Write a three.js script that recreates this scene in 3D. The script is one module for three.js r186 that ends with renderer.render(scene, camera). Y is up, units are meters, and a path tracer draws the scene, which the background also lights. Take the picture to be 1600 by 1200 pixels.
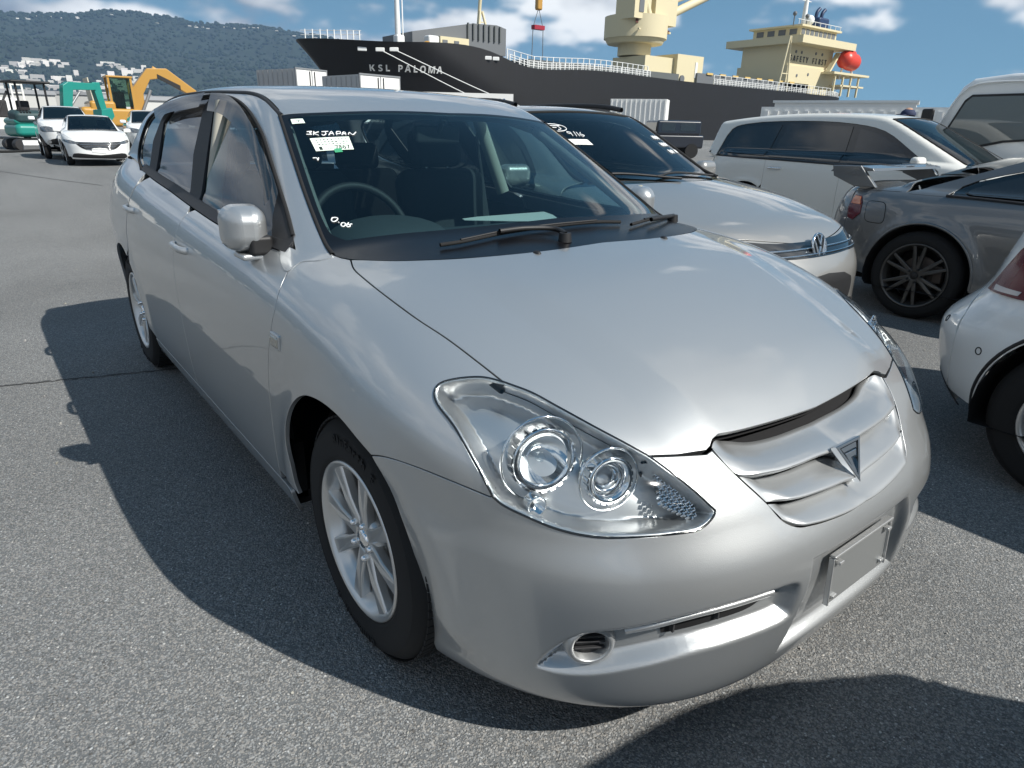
import * as THREE from 'three';
import { mergeGeometries, mergeVertices } from 'three/addons/utils/BufferGeometryUtils.js';
import { RoundedBoxGeometry } from 'three/addons/geometries/RoundedBoxGeometry.js';
import { ImprovedNoise } from 'three/addons/math/ImprovedNoise.js';
import { FontLoader } from 'three/addons/loaders/FontLoader.js';
import { TextGeometry } from 'three/addons/geometries/TextGeometry.js';

// ---------- camera, sky, sun, exposure ----------
const scene = new THREE.Scene();
const CAM = { x: -1.429, y: 1.285, z: 1.338, yaw: -0.665923, pitch: -0.366799, roll: 0.021721, f: 1034.5 };
const camera = new THREE.PerspectiveCamera(2 * Math.atan(600 / CAM.f) * 180 / Math.PI, 4 / 3, 0.05, 12000);
camera.position.set(CAM.x, CAM.y, CAM.z);
camera.rotation.set(CAM.pitch, CAM.yaw, CAM.roll, 'YXZ');
camera.updateMatrixWorld(true);
const SUN = new THREE.Vector3(0.47, 1, 0.97).normalize();
const sun = new THREE.DirectionalLight(new THREE.Color().setRGB(1, 0.965, 0.90), 4.7);
sun.position.copy(SUN).multiplyScalar(120); sun.target.position.set(0, 0, -2); scene.add(sun, sun.target);
sun.castShadow = true; sun.shadow.mapSize.set(4096, 4096); sun.shadow.radius = 1;
Object.assign(sun.shadow.camera, { left: -40, right: 60, top: 40, bottom: -40, near: 1, far: 300 });
const renderer = new THREE.WebGLRenderer({ antialias: true });
renderer.toneMapping = THREE.LinearToneMapping; renderer.toneMappingExposure = 1.36;
renderer.shadowMap.enabled = true;
{ // the sky: blue with fair-weather cumulus, as an equirectangular picture of air and clouds only
  const W = 2048, H = 1024, d = new Float32Array(W * H * 4), N = new ImprovedNoise();
  const fb = (x, y, z, o) => { let s = 0, a = 0.5; for (let i = 0; i < o; i++) { s += a * N.noise(x, y, z); x *= 2.07; y *= 2.07; z *= 2.07; a *= 0.52; } return s; };
  const sm = (a, b, x) => { const t = Math.min(1, Math.max(0, (x - a) / (b - a))); return t * t * (3 - 2 * t); };
  for (let j = 0; j < H; j++) {
    const el = ((j + 0.5) / H - 0.5) * Math.PI;
    for (let i = 0; i < W; i++) {
      const az = ((i + 0.5) / W - 0.5) * 2 * Math.PI; // three.js: u = atan2(z, x) / 2pi + 0.5
      const ce = Math.cos(el), x = Math.cos(az) * ce, y = Math.sin(el), z = Math.sin(az) * ce, k = (j * W + i) * 4;
      const h = Math.max(0, y), t = Math.pow(1 - h, 4.5);
      let r = 0.055 + 0.115 * t, g = 0.152 + 0.190 * t, b = 0.270 + 0.20 * t;
      // cumulus: banked over the hills to the north-west, loose puffs elsewhere
      const q = 1 / (h + 0.30), bank = sm(0.78, 0.05, x * 0.85 + z * 0.12) * sm(0.85, 0.25, h);
      const dens = (dx, dy, dz) => { const X = (x + dx) * q, Y = (y + dy) * q, Z = (z + dz) * q; return fb(X * 1.15 + 3.1, Y * 1.9, Z * 1.15 - 1.7, 3) * 0.9 + fb(X * 3.1 + 9, Y * 5.2 + 2, Z * 3.1, 5) * 0.62; };
      const n0 = dens(0, 0, 0), thr = 0.10 - 0.33 * bank;
      const cov = sm(thr, thr + 0.15, n0) * sm(0.0, 0.035, y);
      if (cov > 0) {
        const n1 = dens(0.020, 0.05, 0.03), deep = sm(thr, thr + 0.55, n0);
        const lit = Math.min(1.15, Math.max(0.12, 0.62 + (n0 - n1) * 2.4 - 0.42 * deep));
        const cr = 0.15 + 0.62 * lit, cg = 0.19 + 0.60 * lit, cb = 0.25 + 0.55 * lit;
        r += (cr - r) * cov; g += (cg - g) * cov; b += (cb - b) * cov;
      }
      if (y < 0) { const w = sm(0, -0.06, y); r += (0.12 - r) * w; g += (0.13 - g) * w; b += (0.14 - b) * w; }
      d[k] = r * 0.92; d[k + 1] = g * 0.92; d[k + 2] = b * 0.92; d[k + 3] = 1;
    }
  }
  const sky = new THREE.DataTexture(d, W, H, THREE.RGBAFormat, THREE.FloatType);
  sky.mapping = THREE.EquirectangularReflectionMapping; sky.magFilter = sky.minFilter = THREE.LinearFilter; sky.needsUpdate = true;
  scene.background = sky; scene.environment = sky;
}
// ---------- helpers ----------
const V = (x, y, z) => new THREE.Vector3(x, y, z);
function RNG(s) { return () => { s |= 0; s = s + 0x6D2B79F5 | 0; let t = Math.imul(s ^ s >>> 15, 1 | s); t = t + Math.imul(t ^ t >>> 7, 61 | t) ^ t; return ((t ^ t >>> 14) >>> 0) / 4294967296; }; }
const perlin = new ImprovedNoise();
const clamp = (x, a, b) => x < a ? a : x > b ? b : x;
const lerp = (a, b, t) => a + (b - a) * t;
const sstep = (a, b, x) => { const t = clamp((x - a) / (b - a), 0, 1); return t * t * (3 - 2 * t); };
function fbm(x, y, z, o = 4) { let s = 0, a = 0.5; for (let i = 0; i < o; i++) { s += a * perlin.noise(x, y, z); x *= 2.03; y *= 2.03; z *= 2.03; a *= 0.5; } return s; }
// natural cubic spline through [x, y] pairs, straight beyond the ends
function spline(pts) {
  const n = pts.length, x = pts.map(p => p[0]), y = pts.map(p => p[1]), m = new Array(n).fill(0);
  const c = new Array(n).fill(0), d = new Array(n).fill(0);
  for (let i = 1; i < n - 1; i++) {
    const h0 = x[i] - x[i - 1], h1 = x[i + 1] - x[i];
    const a = h0, b = 2 * (h0 + h1), r = 6 * ((y[i + 1] - y[i]) / h1 - (y[i] - y[i - 1]) / h0);
    const w = b - a * c[i - 1]; c[i] = h1 / w; d[i] = (r - a * d[i - 1]) / w;
  }
  for (let i = n - 2; i > 0; i--) m[i] = d[i] - c[i] * m[i + 1];
  const s0 = (y[1] - y[0]) / (x[1] - x[0]) - (x[1] - x[0]) * m[1] / 6;
  const hl = x[n - 1] - x[n - 2], s1 = (y[n - 1] - y[n - 2]) / hl + hl * m[n - 2] / 6;
  return t => {
    if (t <= x[0]) return y[0] + s0 * (t - x[0]);
    if (t >= x[n - 1]) return y[n - 1] + s1 * (t - x[n - 1]);
    let i = 0; while (t > x[i + 1]) i++;
    const h = x[i + 1] - x[i], A = (x[i + 1] - t) / h, B = 1 - A;
    return A * y[i] + B * y[i + 1] + ((A * A * A - A) * m[i] + (B * B * B - B) * m[i + 1]) * h * h / 6;
  };
}
const smax = (a, b, k) => { const h = k - Math.abs(a - b); return (a > b ? a : b) + (h > 0 ? h * h * h / (6 * k * k) : 0); };
const smin = (a, b, k) => -smax(-a, -b, k);
const ray0 = V(0, 0, 0);
// direction through a pixel of the 1600 x 1200 photograph
function pxDir(u, v) { return V((u - 800) / CAM.f, (600 - v) / CAM.f, -1).applyQuaternion(camera.quaternion).normalize(); }
function atY(u, v, Y) { const d = pxDir(u, v); const t = (Y - CAM.y) / d.y; return V(CAM.x + d.x * t, Y, CAM.z + d.z * t); }
function atX(u, v, X) { const d = pxDir(u, v); const t = (X - CAM.x) / d.x; return V(X, CAM.y + d.y * t, CAM.z + d.z * t); }
function atZ(u, v, Z) { const d = pxDir(u, v); const t = (Z - CAM.z) / d.z; return V(CAM.x + d.x * t, CAM.y + d.y * t, Z); }
function toPx(p) { const q = p.clone().applyMatrix4(camera.matrixWorldInverse); return [800 + CAM.f * q.x / -q.z, 600 - CAM.f * q.y / -q.z]; }
function march(F, ox, oy, oz, dx, dy, dz, tmax, s = 0.03) {
  let t = 0, f0 = F(ox, oy, oz), tp = 0;
  if (f0 < 0) return 0;
  for (let i = 0; i < 400 && t < tmax; i++) {
    tp = t; t += clamp(f0 * 0.6, 0.004, s * 8);
    const f1 = F(ox + dx * t, oy + dy * t, oz + dz * t);
    if (f1 < 0) {
      let a = tp, b = t;
      for (let k = 0; k < 14; k++) { const m = (a + b) / 2; if (F(ox + dx * m, oy + dy * m, oz + dz * m) < 0) b = m; else a = m; }
      return (a + b) / 2;
    }
    f0 = f1;
  }
  return -1;
}
function grad(F, p, e = 0.002) {
  const { x, y, z } = p;
  return V(F(x + e, y, z) - F(x - e, y, z), F(x, y + e, z) - F(x, y - e, z), F(x, y, z + e) - F(x, y, z - e)).normalize();
}
function hitPx(F, u, v) { const d = pxDir(u, v); const t = march(F, CAM.x, CAM.y, CAM.z, d.x, d.y, d.z, 12); if (t < 0) { let m = 9, b = 3; for (let k = 0.5; k < 8; k += 0.005) { const f = F(CAM.x + d.x * k, CAM.y + d.y * k, CAM.z + d.z * k); if (f < m) { m = f; b = k; } } const p = V(CAM.x + d.x * b, CAM.y + d.y * b, CAM.z + d.z * b); return p.addScaledVector(grad(F, p), -m); } return V(CAM.x + d.x * t, CAM.y + d.y * t, CAM.z + d.z * t); }
// ---------- panels: an outline laid on a field's surface, meshed with the field's own normals ----------
function ortho(D, up = V(0, 1, 0)) {
  const d = D.clone().normalize(), A = up.clone().cross(d).normalize(), B = d.clone().cross(A);
  return { to2: p => [p.dot(A), p.dot(B)], ray: (a, b) => [A.clone().multiplyScalar(a).addScaledVector(B, b).addScaledVector(d, 6), d.clone().negate()] };
}
function cyl(zc, R = 0.8) {
  return { to2: p => [Math.atan2(p.x, p.z - zc) * R, p.y], ray: (a, b) => { const t = a / R, s = Math.sin(t), c = Math.cos(t); return [V(s * 3, b, zc + c * 3), V(-s, 0, -c)]; } };
}
function clipHalf(poly, ax, val, keepLess) {
  const out = [], n = poly.length; if (!n) return out;
  for (let i = 0; i < n; i++) {
    const p = poly[i], q = poly[(i + 1) % n], dp = keepLess ? val - p[ax] : p[ax] - val, dq = keepLess ? val - q[ax] : q[ax] - val;
    if (dp >= 0) out.push(p);
    if ((dp > 0 && dq < 0) || (dp < 0 && dq > 0)) {
      const lo = p[ax] < q[ax] ? p : q, hi = lo === p ? q : p, t = (val - lo[ax]) / (hi[ax] - lo[ax]), r = [0, 0];
      r[ax] = val; r[1 - ax] = lo[1 - ax] + (hi[1 - ax] - lo[1 - ax]) * t; out.push(r);
    }
  }
  return out;
}
const area2 = P => { let s = 0; for (let i = 0; i < P.length; i++) { const a = P[i], b = P[(i + 1) % P.length]; s += a[0] * b[1] - b[0] * a[1]; } return s / 2; };
function densify(P, m) {
  const o = [];
  for (let i = 0; i < P.length; i++) { const a = P[i], b = P[(i + 1) % P.length], L = Math.hypot(b[0] - a[0], b[1] - a[1]); if (L < 1e-5) continue; const k = Math.max(1, Math.ceil(L / m)); for (let j = 0; j < k; j++) o.push([a[0] + (b[0] - a[0]) * j / k, a[1] + (b[1] - a[1]) * j / k]); }
  return o;
}
function inset(P, g) { // P counter-clockwise; moves every side inwards by g
  const n = P.length, o = [];
  for (let i = 0; i < n; i++) {
    const a = P[(i + n - 1) % n], b = P[i], c = P[(i + 1) % n];
    let e0 = [b[0] - a[0], b[1] - a[1]], e1 = [c[0] - b[0], c[1] - b[1]]; const l0 = Math.hypot(...e0) || 1, l1 = Math.hypot(...e1) || 1;
    const n0 = [-e0[1] / l0, e0[0] / l0], n1 = [-e1[1] / l1, e1[0] / l1]; let m = [n0[0] + n1[0], n0[1] + n1[1]]; const k = Math.max(0.5, (m[0] * m[0] + m[1] * m[1]) / 2); o.push([b[0] + m[0] / k * g, b[1] + m[1] / k * g]);
  }
  return o;
}
// pts: Vector3 outline on or near the surface. opt: cell, gap, lip (depth of the turned edge), off (offset along the normal; number or function of (p, n))
function panel(F, frame, pts, opt = {}) {
  const { cell = 0.03, gap = 0, lip = 0.012, off = 0, seg = 0.02, disp = null } = opt;
  let P = pts.map(frame.to2); if (area2(P) < 0) P.reverse();
  P = densify(P, seg); if (gap) P = inset(P, gap);
  const pos = [], nor = [], idx = [], map = new Map();
  const vert = (a, b) => {
    const key = Math.round(a * 2e5) + ',' + Math.round(b * 2e5); let i = map.get(key); if (i !== undefined) return i;
    const [o, d] = frame.ray(a, b); let t = march(F, o.x, o.y, o.z, d.x, d.y, d.z, 12);
    if (t < 0) { let m = 9; t = 6; for (let s = 3; s < 9; s += 0.01) { const f = F(o.x + d.x * s, o.y + d.y * s, o.z + d.z * s); if (f < m) { m = f; t = s; } } }
    const p = o.addScaledVector(d, t); const n = grad(F, p); const h = typeof off === 'function' ? off(p, n) : off; p.addScaledVector(n, h);
    if (disp) { const e = 0.0015, q = V(disp(p.x + e, p.y, p.z) - disp(p.x - e, p.y, p.z), disp(p.x, p.y + e, p.z) - disp(p.x, p.y - e, p.z), disp(p.x, p.y, p.z + e) - disp(p.x, p.y, p.z - e)).multiplyScalar(0.5 / e); q.addScaledVector(n, -q.dot(n)); p.addScaledVector(n, -disp(p.x, p.y, p.z)); n.add(q).normalize(); }
    i = pos.length / 3; pos.push(p.x, p.y, p.z); nor.push(n.x, n.y, n.z); map.set(key, i); return i;
  };
  let x0 = 1e9, x1 = -1e9; for (const p of P) { x0 = Math.min(x0, p[0]); x1 = Math.max(x1, p[0]); }
  for (let i = Math.floor(x0 / cell); i * cell < x1; i++) {
    const st = clipHalf(clipHalf(P, 0, i * cell, false), 0, (i + 1) * cell, true); if (st.length < 3) continue;
    let y0 = 1e9, y1 = -1e9; for (const p of st) { y0 = Math.min(y0, p[1]); y1 = Math.max(y1, p[1]); }
    for (let j = Math.floor(y0 / cell); j * cell < y1; j++) {
      let c = clipHalf(clipHalf(st, 1, j * cell, false), 1, (j + 1) * cell, true);
      c = c.filter((p, k) => { const q = c[(k + 1) % c.length]; return Math.abs(p[0] - q[0]) + Math.abs(p[1] - q[1]) > 1e-6; });
      if (c.length < 3 || area2(c) < 1e-9) continue;
      const ids = c.map(p => vert(p[0], p[1]));
      if (c.length === 4) { idx.push(ids[0], ids[1], ids[2], ids[0], ids[2], ids[3]); continue; }
      for (const t of THREE.ShapeUtils.triangulateShape(c.map(p => new THREE.Vector2(p[0], p[1])), [])) idx.push(ids[t[0]], ids[t[1]], ids[t[2]]);
    }
  }
  if (lip) {
    const n = P.length, ring = [];
    for (let i = 0; i < n; i++) ring.push(vert(P[i][0], P[i][1]));
    const get = (A, i) => V(A[3 * i], A[3 * i + 1], A[3 * i + 2]); const rows = [[], [], [], []];
    for (let i = 0; i < n; i++) {
      const p = get(pos, ring[i]), N = get(nor, ring[i]), T = get(pos, ring[(i + 1) % n]).sub(get(pos, ring[(i + n - 1) % n])).normalize(), E = T.cross(N).normalize();
      const push = (q, m) => { const k = pos.length / 3; pos.push(q.x, q.y, q.z); nor.push(m.x, m.y, m.z); return k; };
      const r = 0.0014, M = N.clone().add(E).normalize();
      rows[0].push(push(p.clone(), N)); rows[1].push(push(p.clone().addScaledVector(E, r * 0.7).addScaledVector(N, -r * 0.3), M)); rows[2].push(push(p.clone().addScaledVector(E, r).addScaledVector(N, -r), E)); rows[3].push(push(p.clone().addScaledVector(E, r).addScaledVector(N, -lip), E));
    }
    for (let k = 0; k < 3; k++) for (let i = 0; i < n; i++) { const j = (i + 1) % n, a = rows[k][i], b = rows[k][j], c = rows[k + 1][i], d = rows[k + 1][j]; idx.push(a, c, b, b, c, d); }
  }
  const g = new THREE.BufferGeometry(); g.setAttribute('position', new THREE.Float32BufferAttribute(pos, 3)); g.setAttribute('normal', new THREE.Float32BufferAttribute(nor, 3));
  const uv = new Float32Array(pos.length / 3 * 2); for (let i = 0; i < pos.length / 3; i++) { const q = frame.to2(V(pos[3 * i], pos[3 * i + 1], pos[3 * i + 2])); uv[2 * i] = q[0]; uv[2 * i + 1] = q[1]; }
  g.setAttribute('uv', new THREE.BufferAttribute(uv, 2));
  // wind the faces so that they follow the normals
  for (let i = 0; i < idx.length; i += 3) {
    const [a, b, c] = [idx[i] * 3, idx[i + 1] * 3, idx[i + 2] * 3];
    const ux = pos[b] - pos[a], uy = pos[b + 1] - pos[a + 1], uz = pos[b + 2] - pos[a + 2], vx = pos[c] - pos[a], vy = pos[c + 1] - pos[a + 1], vz = pos[c + 2] - pos[a + 2];
    if ((uy * vz - uz * vy) * (nor[a] + nor[b]) + (uz * vx - ux * vz) * (nor[a + 1] + nor[b + 1]) + (ux * vy - uy * vx) * (nor[a + 2] + nor[b + 2]) < 0) { const t = idx[i + 1]; idx[i + 1] = idx[i + 2]; idx[i + 2] = t; }
  }
  g.setIndex(idx); return g;
}
function mirrorX(g0) {
  const g = g0.clone(), p = g.attributes.position, n = g.attributes.normal;
  for (let i = 0; i < p.count; i++) { p.setX(i, -p.getX(i)); if (n) n.setX(i, -n.getX(i)); }
  if (g.index) { const a = g.index.array; for (let i = 0; i < a.length; i += 3) { const t = a[i]; a[i] = a[i + 1]; a[i + 1] = t; } } else { return mirrorX(mergeVertices(g0)); }
  return g;
}
// a smooth curve through points; closed outlines are made of several of these
function crv(pts, k = 6) { if (pts.length < 3) return pts; const c = new THREE.CatmullRomCurve3(pts, false, 'centripetal'); return c.getPoints((pts.length - 1) * k); }
const px = (F, arr) => arr.map(([u, v]) => hitPx(F, u, v)).filter(Boolean);
// keep the part with x < 0 of a curve that runs towards the middle, and end it on x = 0
function toMiddle(pts) { const o = []; for (const p of pts) { if (p.x < -0.004) o.push(p); else { const a = o[o.length - 1]; const t = a.x / (a.x - p.x); o.push(V(0, lerp(a.y, p.y, t), lerp(a.z, p.z, t))); return o; } } const a = o[o.length - 1]; o.push(V(0, a.y, a.z)); return o; }
const flipX = pts => pts.map(p => V(-p.x, p.y, p.z)).reverse();
const bothSides = half => half.concat(flipX(half).slice(1, -1)); // half outline from the middle round the near side back to the middle

// ---------- scene bookkeeping ----------
const used = new Map();
function numbered(n) { const k = used.get(n) || 0; used.set(n, k + 1); return k ? n + '_' + String(k).padStart(3, '0') : n; }
function thing(name, label, category, pos = [0, 0, 0], turn = 0, group) { const o = new THREE.Group(); o.name = numbered(name); o.position.set(...pos); o.rotation.y = turn; o.userData = { label, category }; if (group) o.userData.group = group; scene.add(o); return o; }
function part(name, geo, mat, parent, label) { const m = new THREE.Mesh(Array.isArray(geo) ? mergeGeometries(geo.map(g => { const q = g.index ? g.toNonIndexed() : g.clone(); for (const k of Object.keys(q.attributes)) if (!['position', 'normal', 'uv'].includes(k)) q.deleteAttribute(k); if (!q.attributes.uv) q.setAttribute('uv', new THREE.BufferAttribute(new Float32Array(q.attributes.position.count * 2), 2)); q.morphAttributes = {}; return q; })) : geo, mat); m.name = name; m.castShadow = m.receiveShadow = true; if (label) m.userData.label = label; parent.add(m); return m; }
function struct(name, geo, mat) { const m = part(name, geo, mat, scene); m.name = numbered(name); m.userData.kind = 'structure'; return m; }
function single(name, label, category, geo, mat, group) { const m = part(name, geo, mat, scene); m.name = numbered(name); m.userData = { label, category }; if (group) m.userData.group = group; return m; }
const M4 = (x, y, z, rx = 0, ry = 0, rz = 0, sx = 1, sy = 1, sz = 1) => new THREE.Matrix4().compose(V(x, y, z), new THREE.Quaternion().setFromEuler(new THREE.Euler(rx, ry, rz, 'YXZ')), V(sx, sy, sz));
const at = (g, ...a) => g.applyMatrix4(M4(...a));
const box = (w, h, d, x = 0, y = 0, z = 0, rx = 0, ry = 0, rz = 0) => at(new THREE.BoxGeometry(w, h, d), x, y, z, rx, ry, rz);
const rbox = (w, h, d, r, x = 0, y = 0, z = 0, rx = 0, ry = 0, rz = 0) => at(new RoundedBoxGeometry(w, h, d, 3, Math.min(r, w / 2.01, h / 2.01, d / 2.01)), x, y, z, rx, ry, rz);
const cylg = (r0, r1, h, s, x = 0, y = 0, z = 0, rx = 0, ry = 0, rz = 0) => at(new THREE.CylinderGeometry(r0, r1, h, s), x, y, z, rx, ry, rz);
function bar(a, b, r, s = 6) { const d = b.clone().sub(a), L = d.length(); const g = new THREE.CylinderGeometry(r, r, L, s); g.applyQuaternion(new THREE.Quaternion().setFromUnitVectors(V(0, 1, 0), d.normalize())); g.translate((a.x + b.x) / 2, (a.y + b.y) / 2, (a.z + b.z) / 2); return g; }
function tube(pts, r, seg = 40, rs = 8, closed = false) { return new THREE.TubeGeometry(new THREE.CatmullRomCurve3(pts, closed, 'centripetal'), seg, r, rs, closed); }
const std = (c, rough = 0.5, metal = 0, o = {}) => new THREE.MeshStandardMaterial({ color: c, roughness: rough, metalness: metal, side: THREE.DoubleSide, ...o });
const phys = (o) => new THREE.MeshPhysicalMaterial({ side: THREE.DoubleSide, ...o });
const lin = (r, g, b) => new THREE.Color().setRGB(r, g, b);
// ---------- textures and materials ----------
function tex(w, h, fn, srgb = true) { // fn(x, y) -> [r, g, b] 0..1
  const d = new Uint8Array(w * h * 4);
  for (let j = 0; j < h; j++) for (let i = 0; i < w; i++) { const c = fn(i / w, j / h, i, j), k = (j * w + i) * 4; d[k] = clamp(c[0], 0, 1) * 255; d[k + 1] = clamp(c[1], 0, 1) * 255; d[k + 2] = clamp(c[2], 0, 1) * 255; d[k + 3] = 255; }
  const t = new THREE.DataTexture(d, w, h); t.wrapS = t.wrapT = THREE.RepeatWrapping; t.magFilter = THREE.LinearFilter; t.minFilter = THREE.LinearMipmapLinearFilter; t.generateMipmaps = true; t.anisotropy = 8; if (srgb) t.colorSpace = THREE.SRGBColorSpace; t.needsUpdate = true; return t;
}
function canvasTex(w, h, draw) { const c = document.createElement('canvas'); c.width = w; c.height = h; const x = c.getContext('2d'); draw(x, w, h); const t = new THREE.CanvasTexture(c); t.colorSpace = THREE.SRGBColorSpace; t.anisotropy = 8; return t; }
// metal flake: tiny random tilt of the paint
const flakeTex = (() => { const r = RNG(5), t = tex(256, 256, () => { const v = r(); return [v, v, v]; }, false); t.repeat.set(9, 9); return t; })();
const paintOf = (c, o = {}) => phys({ color: c, metalness: 0.55, roughness: 0.36, clearcoat: 1, clearcoatRoughness: 0.02, ...o });
const Mt = {
  silver: paintOf(lin(0.475, 0.488, 0.492), { metalness: 0.68, roughness: 0.34, bumpMap: flakeTex, bumpScale: 0.00014 }),
  silver2: paintOf(lin(0.36, 0.355, 0.34)),
  grey: paintOf(lin(0.16, 0.165, 0.168), { roughness: 0.42 }),
  white: phys({ color: lin(0.78, 0.79, 0.78), roughness: 0.4, clearcoat: 1, clearcoatRoughness: 0.05 }),
  cream: phys({ color: lin(0.72, 0.71, 0.66), roughness: 0.4, clearcoat: 0.8, clearcoatRoughness: 0.08 }),
  navy: phys({ color: lin(0.006, 0.009, 0.018), roughness: 0.3, clearcoat: 1, clearcoatRoughness: 0.03 }),
  glass: phys({ color: lin(0.46, 0.61, 0.62), roughness: 0.02, transmission: 1, thickness: 0, ior: 1.5 }),
  glassDark: phys({ color: lin(0.12, 0.13, 0.13), roughness: 0.03, transmission: 1, thickness: 0, ior: 1.5 }),
  lens: phys({ color: lin(0.93, 0.96, 0.97), roughness: 0.03, transmission: 1, thickness: 0, ior: 1.5 }),
  lensSolid: phys({ color: lin(0.97, 0.98, 1), roughness: 0.02, transmission: 1, thickness: 0.02, ior: 1.5 }),
  visor: phys({ color: lin(0.16, 0.145, 0.13), roughness: 0.06, transmission: 1, thickness: 0, ior: 1.5 }),
  frit: phys({ color: lin(0.004, 0.004, 0.005), roughness: 0.3 }), black: std(lin(0.012, 0.012, 0.013), 0.55), blackGloss: phys({ color: lin(0.006, 0.007, 0.008), roughness: 0.12, clearcoat: 1, clearcoatRoughness: 0.03 }),
  rubber: std(lin(0.009, 0.009, 0.0095), 0.88), trim: std(lin(0.018, 0.018, 0.02), 0.62), cavity: std(lin(0.004, 0.004, 0.005), 0.95),
  lampChrome: std(lin(0.60, 0.60, 0.60), 0.34, 0.9), chrome: std(lin(0.82, 0.83, 0.84), 0.09, 1), chromeDark: std(lin(0.35, 0.36, 0.38), 0.22, 1), alloy: phys({ color: lin(0.62, 0.62, 0.61), metalness: 0.7, roughness: 0.3, clearcoat: 0.6, clearcoatRoughness: 0.1 }),
  alloyDark: phys({ color: lin(0.10, 0.098, 0.095), metalness: 0.75, roughness: 0.38 }),
  brake: std(lin(0.12, 0.10, 0.09), 0.6, 0.6), cloth: std(lin(0.035, 0.037, 0.04), 0.95), dash: std(lin(0.05, 0.055, 0.058), 0.75), beige: std(lin(0.42, 0.40, 0.34), 0.8), headliner: std(lin(0.20, 0.20, 0.19), 0.95),
  red: phys({ color: lin(0.11, 0.004, 0.010), roughness: 0.2, clearcoat: 0.3, clearcoatRoughness: 0.03 }), amber: phys({ color: lin(0.6, 0.12, 0.01), roughness: 0.2, clearcoat: 1 }), paper: std(lin(0.75, 0.76, 0.72), 0.8),
  lensDark: phys({ color: lin(0.20, 0.21, 0.22), roughness: 0.08, metalness: 0.6, clearcoat: 1, clearcoatRoughness: 0.02 }),
  whitePlain: std(lin(0.75, 0.75, 0.73), 0.6), marker: std(lin(0.85, 0.86, 0.86), 0.7),
};
const FONT = await new FontLoader().loadAsync('fonts/droid/droid_sans_bold.typeface.json');
// ---------- ground ----------
{
  const S = 1024, r = RNG(11), h = new Float32Array(S * S), tone = new Float32Array(S * S), warm = new Float32Array(S * S);
  const pebble = (cx, cy, ra, rb, a, hh, tn, wm) => { const R = Math.ceil(Math.max(ra, rb)), ca = Math.cos(a), sa = Math.sin(a); for (let y = -R; y <= R; y++) for (let x = -R; x <= R; x++) { const u = (x * ca + y * sa) / ra, v = (-x * sa + y * ca) / rb, d = u * u + v * v; if (d < 1) { const k = (((cy + y) % S + S) % S | 0) * S + (((cx + x) % S + S) % S | 0); const q = hh * (1 - d * d * 0.6); if (q > h[k]) { h[k] = q; tone[k] = tn; warm[k] = wm; } } } };
  for (let i = 0; i < 60000; i++) { const s = 1.2 + 3.4 * Math.pow(r(), 2.0); pebble(r() * S | 0, r() * S | 0, s, s * (0.55 + 0.4 * r()), r() * 3.14, 0.25 + 0.75 * r(), r(), r()); }
  const col = tex(S, S, (u, v, i, j) => { const k = j * S + i, n = perlin.noise(u * 8, v * 8, 1) * 0.0; let t = h[k] < 0.01 ? 0.38 : 0.475 + 0.15 * (tone[k] - 0.5) + 0.05 * h[k] + (tone[k] > 0.982 ? 0.13 : 0) - (tone[k] < 0.07 ? 0.12 : 0); const g = (r() - 0.5) * 0.06; t += g + n; return [t * (1 + 0.05 * (warm[k] - 0.45)), t * 1.0, t * (0.985 - 0.05 * (warm[k] - 0.5))]; });
  const bmp = tex(S, S, (u, v, i, j) => { const q = h[j * S + i] * 0.85 + r() * 0.15; return [q, q, q]; }, false);
  // large scale: vertex colours carry stains and wear (old patches, darker repairs, dusty tracks)
  const N = 150, pos = [], uv = [], colr = [], idx = [], lim = 0.5;
  const span = []; for (let i = 0; i <= N; i++) { const t = i / N * 2 - 1; span.push(Math.sign(t) * (Math.abs(t) * 14 + Math.pow(Math.abs(t), 7) * 2600)); }
  for (let j = 0; j <= N; j++) for (let i = 0; i <= N; i++) {
    const x = span[i], z = span[j] - 2; pos.push(x, 0, z); uv.push(x / 0.86, z / 0.86);
    let c = 0.97 + 0.40 * fbm(x * 0.55, 3, z * 0.55, 4) + 0.34 * fbm(x * 0.12, 7, z * 0.12, 3) + 0.16 * fbm(x * 2.3, 1, z * 2.3, 3); colr.push(c, c, c);
  }
  for (let j = 0; j < N; j++) for (let i = 0; i < N; i++) { const k = j * (N + 1) + i; idx.push(k, k + N + 1, k + 1, k + 1, k + N + 1, k + N + 2); }
  const g = new THREE.BufferGeometry(); g.setAttribute('position', new THREE.Float32BufferAttribute(pos, 3)); g.setAttribute('uv', new THREE.Float32BufferAttribute(uv, 2)); g.setAttribute('color', new THREE.Float32BufferAttribute(colr, 3)); g.setIndex(idx); g.computeVertexNormals();
  const m = new THREE.Mesh(g, new THREE.MeshStandardMaterial({ map: col, bumpMap: bmp, bumpScale: 0.0022, roughness: 0.9, vertexColors: true })); m.name = 'ground'; m.userData.kind = 'structure'; m.receiveShadow = true; scene.add(m);
}
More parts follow.
